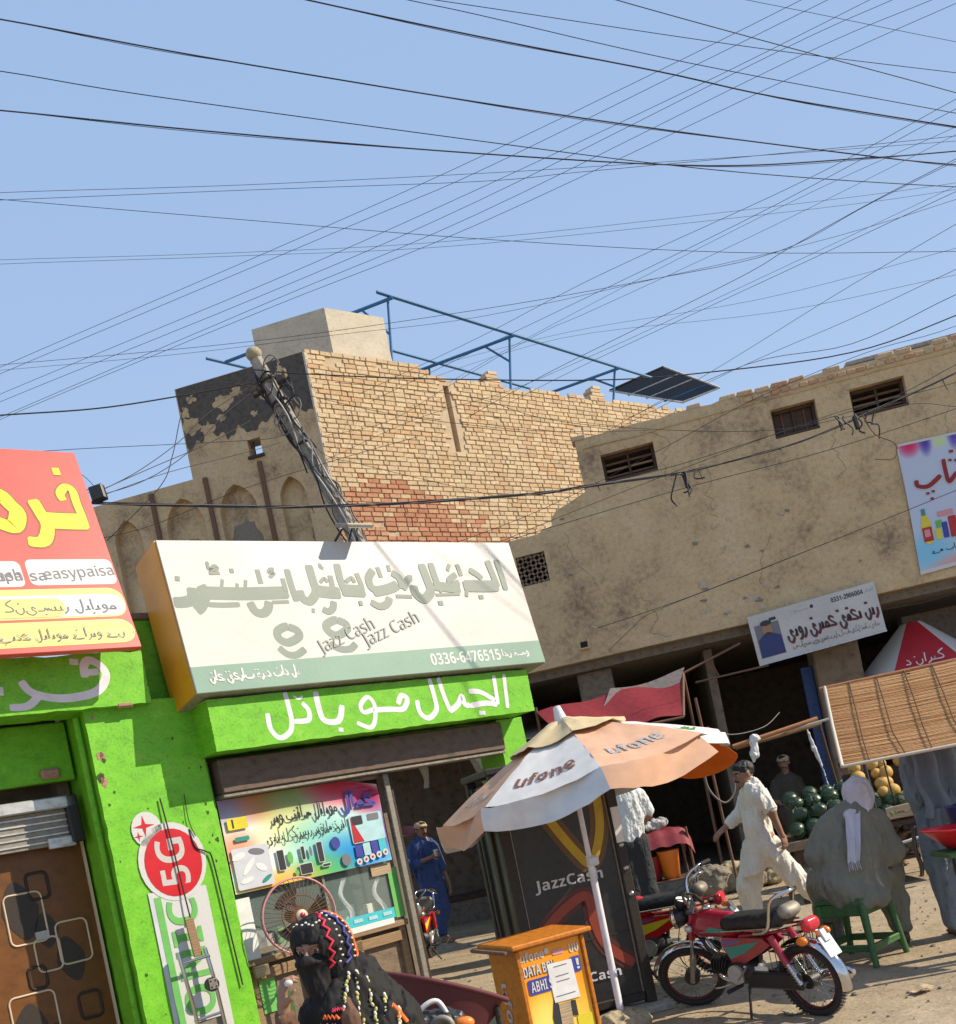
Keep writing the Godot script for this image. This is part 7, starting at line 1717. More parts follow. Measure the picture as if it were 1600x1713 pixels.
func fruit():
	var c := thing("fruit_cart", "wooden fruit cart with dark posts under the bamboo blind", "cart", Vector3(4.1, 0, -11.2), -6.0)
	boxpart("bed", Vector3(0.0, 0.66, 0), Vector3(1.7, 0.06, 0.95), M.wood_dark, c, 0.008)
	boxpart("front_plank", Vector3(-0.45, 0.63, 0.49), Vector3(0.95, 0.10, 0.03), M.brown_wall, c, 0.006)
	var fb := boxpart("crate_board", Vector3(0.42, 0.79, 0.50), Vector3(0.52, 0.13, 0.02), M.wood_pale, c, 0.004, Basis(Vector3(0, 0, 1), 0.05))
	urdu("kr.m", 0.24, 0.77, 0.05, 0.3, "board_print", M.brown_wall, fb, 0.513, 0.2)
	boxpart("tray_back", Vector3(0.4, 1.0, -0.15), Vector3(0.9, 0.5, 0.02), M.wood_dark, c)
	for x in [-0.8, 0.8]:
		for z in [-0.4, 0.42]: boxpart("leg", Vector3(x, 0.32, z), Vector3(0.06, 0.64, 0.06), M.wood_dark, c, 0.006)
	boxpart("lower_shelf", Vector3(0.2, 0.28, 0.0), Vector3(1.2, 0.04, 0.8), M.wood_dark, c, 0.006)
	for q in [[0.08, 2.0, 0.46, 0.02], [0.62, 2.0, 0.47, 0.028], [0.28, 1.9, 0.47, 0.008]]: stick(Vector3(q[0], 0.65, q[2]), Vector3(q[0] - 0.03, q[1], q[2] - 0.1), q[3], "awning_post", M.iron_dark, c)
	stick(Vector3(0.2, 0.45, 0.5), Vector3(0.62, 0.5, 0.52), 0.016, "handle", M.paint_white, c)
	var lump := mb()
	for i in 40: bx(lump, Vector3(rng.randf_range(-0.7, 0.7), rng.randf_range(0.32, 0.55), rng.randf_range(-0.2, 0.42)), Vector3(rng.randf_range(0.04, 0.16), rng.randf_range(0.03, 0.1), rng.randf_range(0.05, 0.14)), Basis(Vector3(rng.randf(), rng.randf(), rng.randf()).normalized(), rng.randf() * 3.0), 0.01)
	var lo := part(lump, "stored_clutter", M.brown_wall, c); lo.set_meta("kind", "stuff")
	var rg := thing("hanging_rag", "brown rags hanging from the cart handle beside the grey-robed man", "rag", Vector3(4.42, 0, -10.45))
	for i in 4: sheet_part("rag", func(u: float, v: float) -> Vector3: return Vector3(-0.10 + 0.06 * i + 0.06 * u + 0.015 * sin(v * 8.0 + i), lerpf(0.10 + 0.04 * i, 0.62, v), 0.03 * sin(u * 5.0 + i * 2.0)), 4, 8, [M.cloth_brown, M.sack, M.brown_wall, M.straw][i], rg, 0.006)
	# fruit: dark watermelons, pale melons, golden melons
	var xf := Transform3D(Basis(Vector3.UP, deg_to_rad(-6.0)), Vector3(4.1, 0, -11.2))
	var ball := func(called: String, label: String, grp: String, m: Material, r: Vector3, stripe: Material) -> Node3D:
		var t := thing(called, label, "melon", Vector3.ZERO, 0.0, grp)
		var st := mb(); ell(st, Vector3.ZERO, r, Basis.IDENTITY, 16, 10); part(st, "rind", m, t)
		if stripe:
			var s2 := mb()
			for k in 9:
				var an := TAU * k / 9.0; var pts := []
				for j in 9:
					var ph := PI * (0.12 + 0.76 * j / 8.0) - PI / 2
					pts.append(Vector3(r.x * cos(ph) * cos(an + 0.09 * sin(j * 2.3 + k)), r.y * sin(ph), r.z * cos(ph) * sin(an + 0.09 * sin(j * 2.3 + k))) * 0.998)
				tube(s2, pts, 0.006, 4, false)
			part(s2, "stripes", stripe, t)
		st = mb(); tube(st, [Vector3(0, r.y * 0.97, 0), Vector3(0.006, r.y + 0.02, 0.004)], 0.006, 5); part(st, "stem", M.straw, t)
		return t
	var w0: Node3D = ball.call("watermelon", "dark green watermelon heaped at the left end of the fruit cart", "watermelons heaped on the cart", M.melon_dark, Vector3(0.108, 0.095, 0.10), M.melon_mid)
	var g0: Node3D = ball.call("golden_melon", "golden yellow melon heaped on the right of the fruit cart", "golden melons on the cart", M.melon_gold, Vector3(0.075, 0.07, 0.075), null)
	var p0: Node3D = ball.call("striped_melon", "small pale striped melon in the row above the crate board", "pale striped melons on the cart", M.melon_light, Vector3(0.085, 0.07, 0.075), M.melon_mid)
	var nth := ["leftmost", "second from left", "third from left", "fourth from left", "fifth from left", "rightmost"]
	var put := func(src: Node3D, first: bool, pos: Vector3, sc: float, m: Material, called: String, label: String):
		var n: Node3D = src
		if not first:
			n = src.duplicate(); n.name = numbered(called); add_child(n)
		n.position = xf * pos; n.rotation = Vector3(rng.randf() * 6.0, rng.randf() * 6.0, rng.randf() * 6.0); n.scale = Vector3.ONE * sc
		n.set_meta("label", label)
		if m: n.get_child(0).material_override = m
	var k := 0
	for q in [[0, 0.79, 0.40, 6, "bottom front row"], [0, 0.93, 0.29, 5, "second row"], [1, 0.79, 0.12, 5, "row behind the front row"], [0, 1.04, 0.15, 5, "third row"], [0, 1.10, -0.03, 4, "top row"]]:
		for i in q[3]:
			put.call(w0, k == 0, Vector3(-0.76 + 0.19 * i + (0.095 if q[0] == 1 or q[1] > 0.9 else 0.0) + rng.randf_range(-0.015, 0.015), q[1] + rng.randf_range(-0.01, 0.01), q[2]), rng.randf_range(0.88, 1.02), null, "watermelon", "dark green watermelon, %s in the %s of the heap" % [nth[i], q[4]]); k += 1
	k = 0
	for q in [[1.00, 0.28, 6, "lowest row"], [1.09, 0.20, 6, "second row"], [1.20, 0.14, 6, "third row"], [1.30, 0.10, 5, "top row"]]:
		for i in q[2]:
			put.call(g0, k == 0, Vector3(0.05 + 0.135 * i + (0.06 if k % 2 else 0.0) + rng.randf_range(-0.02, 0.02), q[0] + rng.randf_range(-0.012, 0.012), q[1]), rng.randf_range(0.75, 1.1), M.melon_tan if rng.randf() < 0.35 else null, "golden_melon", "golden yellow melon, %s in the %s on the cart" % [nth[i], q[3]]); k += 1
	k = 0
	for q in [[0.79, 0.43, 5, "lower row"], [0.90, 0.38, 5, "upper row"]]:
		for i in q[2]:
			put.call(p0, k == 0, Vector3(0.06 + 0.155 * i + (0.05 if q[0] > 0.85 else 0.0), q[0] + rng.randf_range(-0.01, 0.01), q[1]), rng.randf_range(0.85, 1.05), M.melon_mid if rng.randf() < 0.35 else null, "striped_melon", "small pale striped melon, %s in the %s above the crate board" % [nth[i], q[3]]); k += 1

# ------------------------------------------------------------------ motorcycles
func motorcycle(label: String, paint: Material, steer: float) -> Node3D:
	# x forward, y up, left side towards -z; stands at its own origin
	var b := thing("motorcycle", label, "motorcycle")
	var ax := Vector3(-0.36, 0.93, 0.0).normalized(); var piv := Vector3(0.62, 0.27, 0.0)
	var F := Transform3D(Basis(ax, steer), Vector3.ZERO); F.origin = piv - F.basis * piv
	var fp := func(v: Vector3) -> Vector3: return F * v
	var wheel := func(c: Vector3, xf: Transform3D, drum: float):
		var base := xf * Transform3D(Basis.IDENTITY, c)
		var st := mb(); torus(st, base, 0.245, 0.030, 40, 10, 1.0); var ty := part(st, "tyre", M.rubber, b)
		st = mb()
		for i in 60:
			var a := TAU * i / 60.0
			for z in [-0.016, 0.016]: bx(st, base * Vector3(cos(a) * 0.274, sin(a) * 0.274, z), Vector3(0.012, 0.012, 0.018), base.basis * Basis(Vector3(0, 0, 1), a))
		var tr := part(st, "tread", M.rubber_dusty, ty); tr.set_meta("kind", "stuff")
		st = mb(); torus(st, base, 0.212, 0.013, 40, 6, 1.5); part(st, "rim", M.rim_dark, b)
		st = mb()
		for i in 28:
			var a := TAU * i / 28.0; var s := 1.0 if i % 2 == 0 else -1.0; var a2 := a + (0.5 if (i / 2) % 2 == 0 else -0.5)
			tube(st, [base * Vector3(cos(a2) * 0.045, sin(a2) * 0.045, 0.03 * s), base * Vector3(cos(a) * 0.208, sin(a) * 0.208, 0.006 * s)], 0.0022, 3, false)
		var so := part(st, "spokes", M.steel, b); so.set_meta("kind", "stuff")
		st = mb(); tube(st, [base * Vector3(0, 0, -0.045), base * Vector3(0, 0, 0.045)], drum, 20); part(st, "hub", M.engine, b)
		st = mb(); tube(st, [base * Vector3(0, 0, -0.09), base * Vector3(0, 0, 0.09)], 0.010, 8); part(st, "axle", M.steel, b)
	wheel.call(piv, F, 0.062); wheel.call(Vector3(-0.58, 0.27, 0), Transform3D.IDENTITY, 0.055)
	# mudguards
	var guard := func(c: Vector3, xf: Transform3D, r: float, a0: float, a1: float, m: Material, called: String):
		sheet_part(called, func(u: float, v: float) -> Vector3:
			var a := lerpf(a0, a1, u); var z := (v - 0.5) * 0.105
			var rr := r - 0.030 * pow(absf(v - 0.5) * 2.0, 2.5)
			return xf * (c + Vector3(cos(a) * rr, sin(a) * rr, z)), 20, 8, m, b, 0.003)
	guard.call(piv, F, 0.318, 0.35, 2.75, M.chrome, "front_mudguard"); guard.call(Vector3(-0.58, 0.27, 0), Transform3D.IDENTITY, 0.325, 1.0, 3.35, M.chrome, "rear_mudguard")
	# fork, yoke, bars
	for z in [-0.075, 0.075]:
		var st := mb(); tube(st, [fp.call(Vector3(0.62, 0.25, z)), fp.call(Vector3(0.545, 0.47, z))], 0.021, 12); part(st, "fork_slider", M.frame_grey, b)
		st = mb(); tube(st, [fp.call(Vector3(0.55, 0.45, z)), fp.call(Vector3(0.485, 0.64, z))], 0.016, 12); part(st, "fork_tube", M.chrome, b)
		st = mb(); tube(st, [fp.call(Vector3(0.49, 0.62, z)), fp.call(Vector3(0.415, 0.84, z))], 0.027, 12); part(st, "fork_cover", paint, b)
	var st := mb(); bx(st, fp.call(Vector3(0.425, 0.845, 0)), Vector3(0.07, 0.03, 0.21), F.basis * Basis(Vector3(0, 0, 1), 0.35), 0.01); part(st, "yoke", M.black_plastic, b)
	st = mb(); tube(st, [Vector3(0.40, 0.83, 0), Vector3(0.47, 0.60, 0)], 0.026, 12); part(st, "steering_head", M.black_plastic, b)
	var bars := []
	for q in [[0.26, 1.05, -0.36], [0.30, 1.07, -0.28], [0.40, 1.04, -0.17], [0.42, 0.90, -0.08], [0.42, 0.88, 0.0], [0.42, 0.90, 0.08], [0.40, 1.04, 0.17], [0.30, 1.07, 0.28], [0.26, 1.05, 0.36]]: bars.append(fp.call(Vector3(q[0], q[1], q[2])))
	st = mb(); tube(st, spline(bars, 4), 0.011, 8); part(st, "handlebar", M.chrome, b)
	for z in [-1, 1]:
		st = mb(); tube(st, [fp.call(Vector3(0.225, 1.04, z * 0.40)), fp.call(Vector3(0.285, 1.065, z * 0.30))], 0.017, 10); part(st, "grip", M.rubber, b)
		st = mb(); tube(st, [fp.call(Vector3(0.33, 1.05, z * 0.24)), fp.call(Vector3(0.31, 1.03, z * 0.33)), fp.call(Vector3(0.29, 1.015, z * 0.40))], 0.006, 6); part(st, "lever", M.steel, b)
		st = mb(); ell(st, fp.call(Vector3(0.47, 0.74, z * 0.14)), Vector3(0.035, 0.03, 0.03)); part(st, "indicator", M.lens_orange if z > 0 else M.alu, b)
		st = mb(); ell(st, Vector3(-0.70, 0.60, z * 0.13), Vector3(0.045, 0.033, 0.033)); part(st, "indicator", M.lens_orange, b)
		st = mb(); tube(st, [Vector3(-0.66, 0.62, z * 0.03), Vector3(-0.68, 0.61, z * 0.11)], 0.008, 6); part(st, "indicator_stalk", M.steel, b)
		# rear shock
		st = mb(); tube(st, [Vector3(-0.40, 0.63, z * 0.105), Vector3(-0.50, 0.42, z * 0.11)], 0.028, 12); part(st, "shock_cover", paint, b)
		st = mb(); tube(st, [Vector3(-0.49, 0.44, z * 0.11), Vector3(-0.58, 0.27, z * 0.11)], 0.018, 12); part(st, "shock_body", M.chrome, b)
		st = mb()
		for k in 7: torus(st, Transform3D(Basis(Vector3(1, 0, 0), PI / 2) , Vector3(-0.50 - 0.011 * k, 0.41 - 0.021 * k, z * 0.11)), 0.022, 0.004, 12, 4)
		var sp := part(st, "shock_spring", M.steel, b); sp.set_meta("kind", "stuff")
		# swing arm, footrest
		st = mb(); tube(st, [Vector3(-0.05, 0.30, z * 0.08), Vector3(-0.60, 0.27, z * 0.10)], 0.018, 8); part(st, "swing_arm", M.engine, b)
		st = mb(); tube(st, [Vector3(0.02, 0.24, z * 0.08), Vector3(0.02, 0.24, z * 0.24)], 0.016, 10); part(st, "footrest", M.rubber, b)
	# headlamp and speedometer
	st = mb(); lathe(st, [Vector2(0, -0.10), Vector2(0.05, -0.09), Vector2(0.078, -0.03), Vector2(0.082, 0.02)], F * Transform3D(Basis(Vector3(0, 0, 1), -PI / 2), Vector3(0.55, 0.80, 0)), 24); var hl := part(st, "headlamp_shell", M.black_plastic, b)
	st = mb(); lathe(st, [Vector2(0.088, 0.0), Vector2(0.088, 0.03), Vector2(0.078, 0.035)], F * Transform3D(Basis(Vector3(0, 0, 1), -PI / 2), Vector3(0.555, 0.80, 0)), 24); part(st, "headlamp_ring", M.chrome, hl)
	st = mb(); lathe(st, [Vector2(0.08, 0.025), Vector2(0.05, 0.045), Vector2(0, 0.052)], F * Transform3D(Basis(Vector3(0, 0, 1), -PI / 2), Vector3(0.555, 0.80, 0)), 24); part(st, "headlamp_lens", M.clear_plastic, hl)
	st = mb(); lathe(st, [Vector2(0.0, -0.06), Vector2(0.045, -0.05), Vector2(0.052, 0.0), Vector2(0.05, 0.012), Vector2(0.0, 0.016)], F * Transform3D(Basis(Vector3(0, 0, 1), 0.5), Vector3(0.47, 0.93, 0.0)), 20); part(st, "speedometer", M.black_plastic, b)
	st = mb(); lathe(st, [Vector2(0.046, 0.015), Vector2(0.0, 0.022)], F * Transform3D(Basis(Vector3(0, 0, 1), 0.5), Vector3(0.47, 0.93, 0.0)), 20); part(st, "dial", M.paper, b)
	# tank, seat, side panels
	var tank := sdf([cap(Vector3(0.30, 0.735, 0), Vector3(0.06, 0.715, 0), 0.105, 0.09, Vector3(0, 0, 1), 0.92), cap(Vector3(0.33, 0.70, 0), Vector3(0.02, 0.665, 0), 0.085, 0.07, Vector3(0, 0, 1), 1.15), egg(Vector3(0.36, 0.70, 0), Vector3(0.07, 0.08, 0.07))], 0.011, 0.06)
	part(tank, "tank", paint, b)
	for z in [-1, 1]:
		var s3 := mb()
		sheet(s3, func(u: float, v: float) -> Vector3: return Vector3(lerpf(0.36, 0.02, u), lerpf(0.665, lerpf(0.735, 0.685, u), v), z * (0.100 + 0.004 * sin(u * PI))), 8, 3, 0.003)
		part(s3, "tank_stripe", M.stripe_green, b)
		var s4 := mb(); prism(s4, [Vector2(0.04, 0.40), Vector2(0.12, 0.56), Vector2(0.10, 0.62), Vector2(-0.30, 0.61), Vector2(-0.36, 0.56), Vector2(-0.20, 0.47), Vector2(-0.06, 0.41)], Transform3D(Basis.IDENTITY, Vector3(0, 0, 0.06 if z > 0 else -0.09)), 0.03)
		var sp2 := part(s4, "side_panel", paint, b)
		var s5 := mb(); prism(s5, [Vector2(0.05, 0.45), Vector2(0.09, 0.54), Vector2(-0.28, 0.59), Vector2(-0.10, 0.50)], Transform3D(Basis.IDENTITY, Vector3(0, 0, 0.0905 if z > 0 else -0.0935)), 0.003); part(s5, "panel_stripe", M.stripe_green, sp2)
		s5 = mb(); prism(s5, [Vector2(0.09, 0.55), Vector2(0.10, 0.60), Vector2(-0.12, 0.60), Vector2(-0.02, 0.57)], Transform3D(Basis.IDENTITY, Vector3(0, 0, 0.0905 if z > 0 else -0.0935)), 0.003); part(s5, "panel_stripe", M.stripe_violet, sp2)
	var cap2 := mb(); lathe(cap2, [Vector2(0.035, 0), Vector2(0.035, 0.02), Vector2(0.0, 0.026)], Transform3D(Basis.IDENTITY, Vector3(0.26, 0.835, 0)), 16); part(cap2, "fuel_cap", M.chrome, b)
	part(sdf([cap(Vector3(0.0, 0.725, 0), Vector3(-0.48, 0.755, 0), 0.075, 0.075, Vector3(0, 1, 0), 0.72), cap(Vector3(0.02, 0.72, -0.06), Vector3(-0.46, 0.735, -0.07), 0.055, 0.055), cap(Vector3(0.02, 0.72, 0.06), Vector3(-0.46, 0.735, 0.07), 0.055, 0.055), egg(Vector3(-0.46, 0.78, 0), Vector3(0.09, 0.035, 0.10))], 0.012, 0.05, 0.004, 16.0, 1.0), "seat", M.seat_black, b)
	st = mb(); tube(st, [Vector3(0.05, 0.675, -0.115), Vector3(-0.52, 0.70, -0.118)], 0.008, 6); tube(st, [Vector3(0.05, 0.675, 0.115), Vector3(-0.52, 0.70, 0.118)], 0.008, 6); part(st, "seat_trim", M.chrome, b)
	st = mb()
	for z in [-1, 1]: tube(st, [Vector3(-0.12, 0.64, z * 0.12), Vector3(-0.62, 0.68, z * 0.115)], 0.010, 6)
	part(st, "frame_tube", paint, b)
	# grab rail and carrier
	var gr := []
	for q in [[-0.28, 0.66, -0.13], [-0.42, 0.69, -0.135], [-0.50, 0.88, -0.13], [-0.56, 0.93, -0.10], [-0.60, 0.94, 0.0], [-0.56, 0.93, 0.10], [-0.50, 0.88, 0.13], [-0.42, 0.69, 0.135], [-0.28, 0.66, 0.13]]: gr.append(Vector3(q[0], q[1], q[2]))
	st = mb(); tube(st, spline(gr, 5), 0.015, 8); part(st, "grab_rail", M.chrome, b)
	part(sdf([cap(Vector3(-0.54, 0.80, -0.05), Vector3(-0.54, 0.80, 0.05), 0.05, 0.05, Vector3(1, 0, 0), 0.9), egg(Vector3(-0.56, 0.79, 0), Vector3(0.045, 0.04, 0.085))], 0.012, 0.04), "rolled_cover", M.frame_grey, b)
	# tail lamp, plate, lamp bracket
	part(sdf([cap(Vector3(-0.70, 0.69, -0.035), Vector3(-0.70, 0.69, 0.035), 0.052, 0.052, Vector3(1, 0, 0), 0.75), egg(Vector3(-0.69, 0.675, 0), Vector3(0.04, 0.05, 0.07))], 0.010, 0.02), "tail_lamp", M.lens_red, b)
	boxpart("lamp_bracket", Vector3(-0.64, 0.67, 0), Vector3(0.10, 0.07, 0.08), M.chrome, b, 0.02)
	boxpart("number_plate", Vector3(-0.82, 0.53, 0), Vector3(0.010, 0.16, 0.13), M.plate, b, 0.004, Basis(Vector3(0, 0, 1), -0.45))
	boxpart("plate_bracket", Vector3(-0.78, 0.60, 0), Vector3(0.05, 0.10, 0.06), M.steel, b, 0.006, Basis(Vector3(0, 0, 1), -0.4))
	# engine
	part(sdf([cap(Vector3(0.02, 0.34, -0.03), Vector3(-0.10, 0.33, -0.03), 0.095, 0.085, Vector3(0, 0, 1), 1.1), cap(Vector3(0.10, 0.36, 0), Vector3(0.30, 0.39, 0), 0.06, 0.055), egg(Vector3(-0.02, 0.34, 0.0), Vector3(0.14, 0.11, 0.12))], 0.012, 0.04), "crankcase", M.engine, b)
	for k in 6:
		st = mb(); tube(st, [Vector3(0.15 + 0.028 * k, 0.37 + 0.004 * k, 0), Vector3(0.158 + 0.028 * k, 0.3712 + 0.004 * k, 0)], 0.085, 16); part(st, "cooling_fin", M.engine, b)
	st = mb(); tube(st, [Vector3(0.0, 0.34, -0.12), Vector3(0.0, 0.34, -0.145)], 0.075, 20); part(st, "engine_cover", M.alu, b)
	boxpart("cover_badge", Vector3(-0.24, 0.385, -0.108), Vector3(0.12, 0.028, 0.006), M.paper, b)
	boxpart("chain_case", Vector3(-0.33, 0.29, -0.10), Vector3(0.52, 0.13, 0.035), M.black_plastic, b, 0.03)
	st = mb(); tube(st, spline([Vector3(0.32, 0.36, 0.03), Vector3(0.36, 0.24, 0.07), Vector3(0.2, 0.19, 0.12), Vector3(-0.1, 0.20, 0.14), Vector3(-0.3, 0.23, 0.145)], 5), 0.016, 8); part(st, "exhaust_pipe", M.chrome, b)
	st = mb(); tube(st, [Vector3(-0.26, 0.225, 0.145), Vector3(-0.34, 0.235, 0.145), Vector3(-0.80, 0.28, 0.15), Vector3(-0.84, 0.285, 0.15)], [0.02, 0.042, 0.045, 0.02], 14); part(st, "silencer", M.chrome, b)
	st = mb(); tube(st, [Vector3(0.44, 0.66, 0), Vector3(0.36, 0.52, 0), Vector3(0.30, 0.46, 0)], 0.02, 8); tube(st, [Vector3(0.42, 0.70, 0), Vector3(0.0, 0.60, 0), Vector3(-0.16, 0.45, 0), Vector3(-0.12, 0.3, 0)], 0.022, 8); part(st, "frame", M.black_plastic, b)
	st = mb(); tube(st, [Vector3(-0.06, 0.24, -0.09), Vector3(-0.12, 0.02, -0.22), Vector3(-0.10, 0.0, -0.24)], 0.011, 8); part(st, "side_stand", M.iron_dark, b)
	st = mb(); tube(st, [Vector3(0.06, 0.27, -0.13), Vector3(0.17, 0.24, -0.15), Vector3(0.19, 0.25, -0.2)], 0.008, 6); part(st, "brake_pedal", M.steel, b); st = mb(); tube(st, [Vector3(-0.02, 0.30, -0.14), Vector3(-0.16, 0.42, -0.16), Vector3(-0.17, 0.43, -0.2)], 0.009, 6); part(st, "kick_starter", M.steel, b)
	for q in [[-0.1, 0.98, -0.22], [0.06, 0.95, 0.2]]:
		st = mb(); tube(st, spline([fp.call(Vector3(0.33, 0.99, q[2])), fp.call(Vector3(0.50, 0.98, q[2] * 0.4)), Vector3(0.50, 0.72, q[0] * 0.2), Vector3(0.34, 0.55, q[0] * 0.4), Vector3(0.1, 0.42, q[0] * 0.5)], 5), 0.004, 5); part(st, "cable", M.cable, b)
	st = mb(); tube(st, spline([fp.call(Vector3(0.46, 0.88, 0.05)), fp.call(Vector3(0.60, 0.65, 0.10)), fp.call(Vector3(0.68, 0.42, 0.09)), fp.call(Vector3(0.62, 0.28, 0.06))], 5), 0.004, 5); part(st, "brake_cable", M.cable, b)
	return b

func motorcycles():
	var b := motorcycle("red motorcycle with green stripes parked on its stand in front of the seated man", M.bike_red, deg_to_rad(38.0))
	b.transform = Transform3D(Basis(Vector3.UP, deg_to_rad(123.0)) * Basis(Vector3(1, 0, 0), deg_to_rad(-5.0)) * Basis.from_scale(Vector3.ONE * 0.86), Vector3(1.555, 0.0, -6.70))
	var spots := [
		["red motorcycle half hidden behind the black kiosk", Vector3(1.22, 0, -8.4), 150.0, M.bike_red_b],
		["motorcycle in the passage beside the shop door post", Vector3(-1.0, 0, -12.3), 262.0, M.bike_red_b]]
	for s in spots:
		var c: Node3D = b.duplicate(); c.name = numbered("motorcycle"); add_child(c)
		c.set_meta("label", s[0])
		c.transform = Transform3D(Basis(Vector3.UP, deg_to_rad(s[2])) * Basis(Vector3(1, 0, 0), deg_to_rad(-5.0)) * Basis.from_scale(Vector3.ONE * 0.90), s[1])
		for ch in c.get_children():
			if ch is MeshInstance3D and ch.material_override == M.bike_red: ch.material_override = s[3]
			for g in ch.get_children():
				if s[3] == M.bike_red_b and g is MeshInstance3D and g.material_override == M.stripe_green: g.material_override = M.yellow_print

# ------------------------------------------------------------------ people
func chain(pts: Array, rad: Array) -> Array:
	var o := []
	for i in pts.size() - 1: o.append(cap(pts[i], pts[i + 1], rad[i], rad[i + 1]))
	return o

func head_shape(c: Vector3, f: Vector3, up: Vector3, neck: Vector3, s := 1.0, cell := 0.007) -> ArrayMesh:
	f = f.normalized(); var r := up.cross(f).normalized(); var u := f.cross(r).normalized()
	var b := Basis(r, u, f)
	var at := func(x: float, y: float, z: float) -> Vector3: return c + b * Vector3(x, y, z) * s
	var p := [egg(at.call(0, 0.022, -0.012), Vector3(0.074, 0.093, 0.094) * s, b), egg(at.call(0, -0.040, 0.022), Vector3(0.056, 0.070, 0.066) * s, b), egg(at.call(0, -0.094, 0.050), Vector3(0.026, 0.020, 0.024) * s, b),
		cap(at.call(0, 0.012, 0.086), at.call(0, -0.026, 0.108), 0.008 * s, 0.014 * s), egg(at.call(0, 0.026, 0.072), Vector3(0.052, 0.012, 0.018) * s, b),
		egg(at.call(0.033, 0.002, 0.092), Vector3(0.020, 0.012, 0.012) * s, b, true), egg(at.call(-0.033, 0.002, 0.092), Vector3(0.020, 0.012, 0.012) * s, b, true),
		cap(at.call(-0.020, -0.058, 0.082), at.call(0.020, -0.058, 0.082), 0.009 * s, 0.009 * s),
		egg(at.call(0.078, -0.006, -0.008), Vector3(0.010, 0.031, 0.019) * s, b), egg(at.call(-0.078, -0.006, -0.008), Vector3(0.010, 0.031, 0.019) * s, b),
		cap(at.call(0, -0.07, -0.018), neck, 0.050 * s, 0.058 * s)]
	return sdf(p, cell, 0.016)

func face_details(t: Node, c: Vector3, f: Vector3, up: Vector3, hair: String, s := 1.0, cell := 0.009):
	f = f.normalized(); var r := up.cross(f).normalized(); var u := f.cross(r).normalized()
	var b := Basis(r, u, f)
	var at := func(x: float, y: float, z: float) -> Vector3: return c + b * Vector3(x, y, z) * s
	for sg in [-1, 1]:
		var st := mb(); ell(st, at.call(sg * 0.033, 0.003, 0.074), Vector3(0.013, 0.010, 0.010) * s, b); var e := part(st, "eye", M.eye_white, t)
		st = mb(); ell(st, at.call(sg * 0.033, 0.003, 0.081), Vector3(0.0075, 0.0075, 0.005) * s, b, 8, 6); part(st, "iris", M.print_black, e)
		st = mb(); tube(st, [at.call(sg * 0.014, 0.026, 0.090), at.call(sg * 0.034, 0.033, 0.086), at.call(sg * 0.054, 0.026, 0.070)], 0.005 * s, 5); part(st, "eyebrow", M.hair, t)
	if hair.contains("short"):
		part(sdf([egg(at.call(0, 0.036, -0.022), Vector3(0.082, 0.088, 0.098) * s, b), egg(at.call(0, 0.075, 0.03), Vector3(0.06, 0.04, 0.055) * s, b), egg(at.call(0, -0.03, 0.098), Vector3(0.078, 0.088, 0.075) * s, b, true), egg(at.call(0, -0.115, -0.04), Vector3(0.1, 0.07, 0.12) * s, b, true)], cell, 0.012, 0.006, 30.0, 1.0), "hair", M.hair, t)
	if hair.contains("moustache"):
		var st := mb(); tube(st, [at.call(-0.034, -0.052, 0.080), at.call(0, -0.044, 0.096), at.call(0.034, -0.052, 0.080)], 0.008 * s, 6); part(st, "moustache", M.hair, t)
	if hair.contains("beard"):
		part(sdf([egg(at.call(0, -0.078, 0.032), Vector3(0.056, 0.05, 0.055) * s, b), egg(at.call(0, -0.03, 0.096), Vector3(0.05, 0.035, 0.04) * s, b, true)], cell, 0.015, 0.005, 30.0, 1.0), "beard", M.hair, t)
	if hair.contains("cap"):
		part(sdf([egg(at.call(0, 0.055, -0.010), Vector3(0.088, 0.066, 0.102) * s, b), egg(at.call(0, 0.060, 0.095), Vector3(0.055, 0.010, 0.05) * s, b)], cell, 0.015), "cap", M.cap_tan, t)

func hand_shape(w: Vector3, d: Vector3, n: Vector3, thumb_side: float, curl := 0.5, s := 1.0, cell := 0.006) -> ArrayMesh:
	# d: wrist to knuckles, n: the way the palm faces
	d = d.normalized(); n = (n - d * n.dot(d)).normalized(); var sd := d.cross(n) * thumb_side
	var p := [cap(w - d * 0.02 * s, w + d * 0.02 * s, 0.026 * s, 0.028 * s), egg(w + d * 0.055 * s, Vector3(0.041, 0.050, 0.017) * s, Basis(sd, d, sd.cross(d)))]
	var lens := [0.072, 0.082, 0.077, 0.060]
	for i in 4:
		var a := w + (d * (0.088 - 0.004 * absf(i - 1.2)) + sd * (0.030 - 0.0195 * i)) * s
		var c1 := (d * cos(curl * 0.6) + n * sin(curl * 0.6) + sd * (0.08 - 0.05 * i)).normalized(); var c2 := (d * cos(curl * 1.6) + n * sin(curl * 1.6)).normalized(); var c3 := (d * cos(curl * 2.3) + n * sin(curl * 2.3)).normalized()
		var l: float = lens[i] * s; var b := a + c1 * l * 0.45; var e := b + c2 * l * 0.33; var g := e + c3 * l * 0.24
		p.append_array(chain([a - d * 0.012 * s, b, e, g], [0.0095 * s, 0.009 * s, 0.0082 * s, 0.0068 * s]))
	var ta := w + (d * 0.028 + sd * 0.030) * s; var t1 := ta + (d * 0.55 + sd * 0.65 + n * 0.35).normalized() * 0.040 * s; var t2 := t1 + (d * 0.85 + sd * 0.25 + n * 0.45).normalized() * 0.034 * s
	p.append_array(chain([ta, t1, t2], [0.014 * s, 0.0105 * s, 0.008 * s]))
	return sdf(p, cell, 0.008)

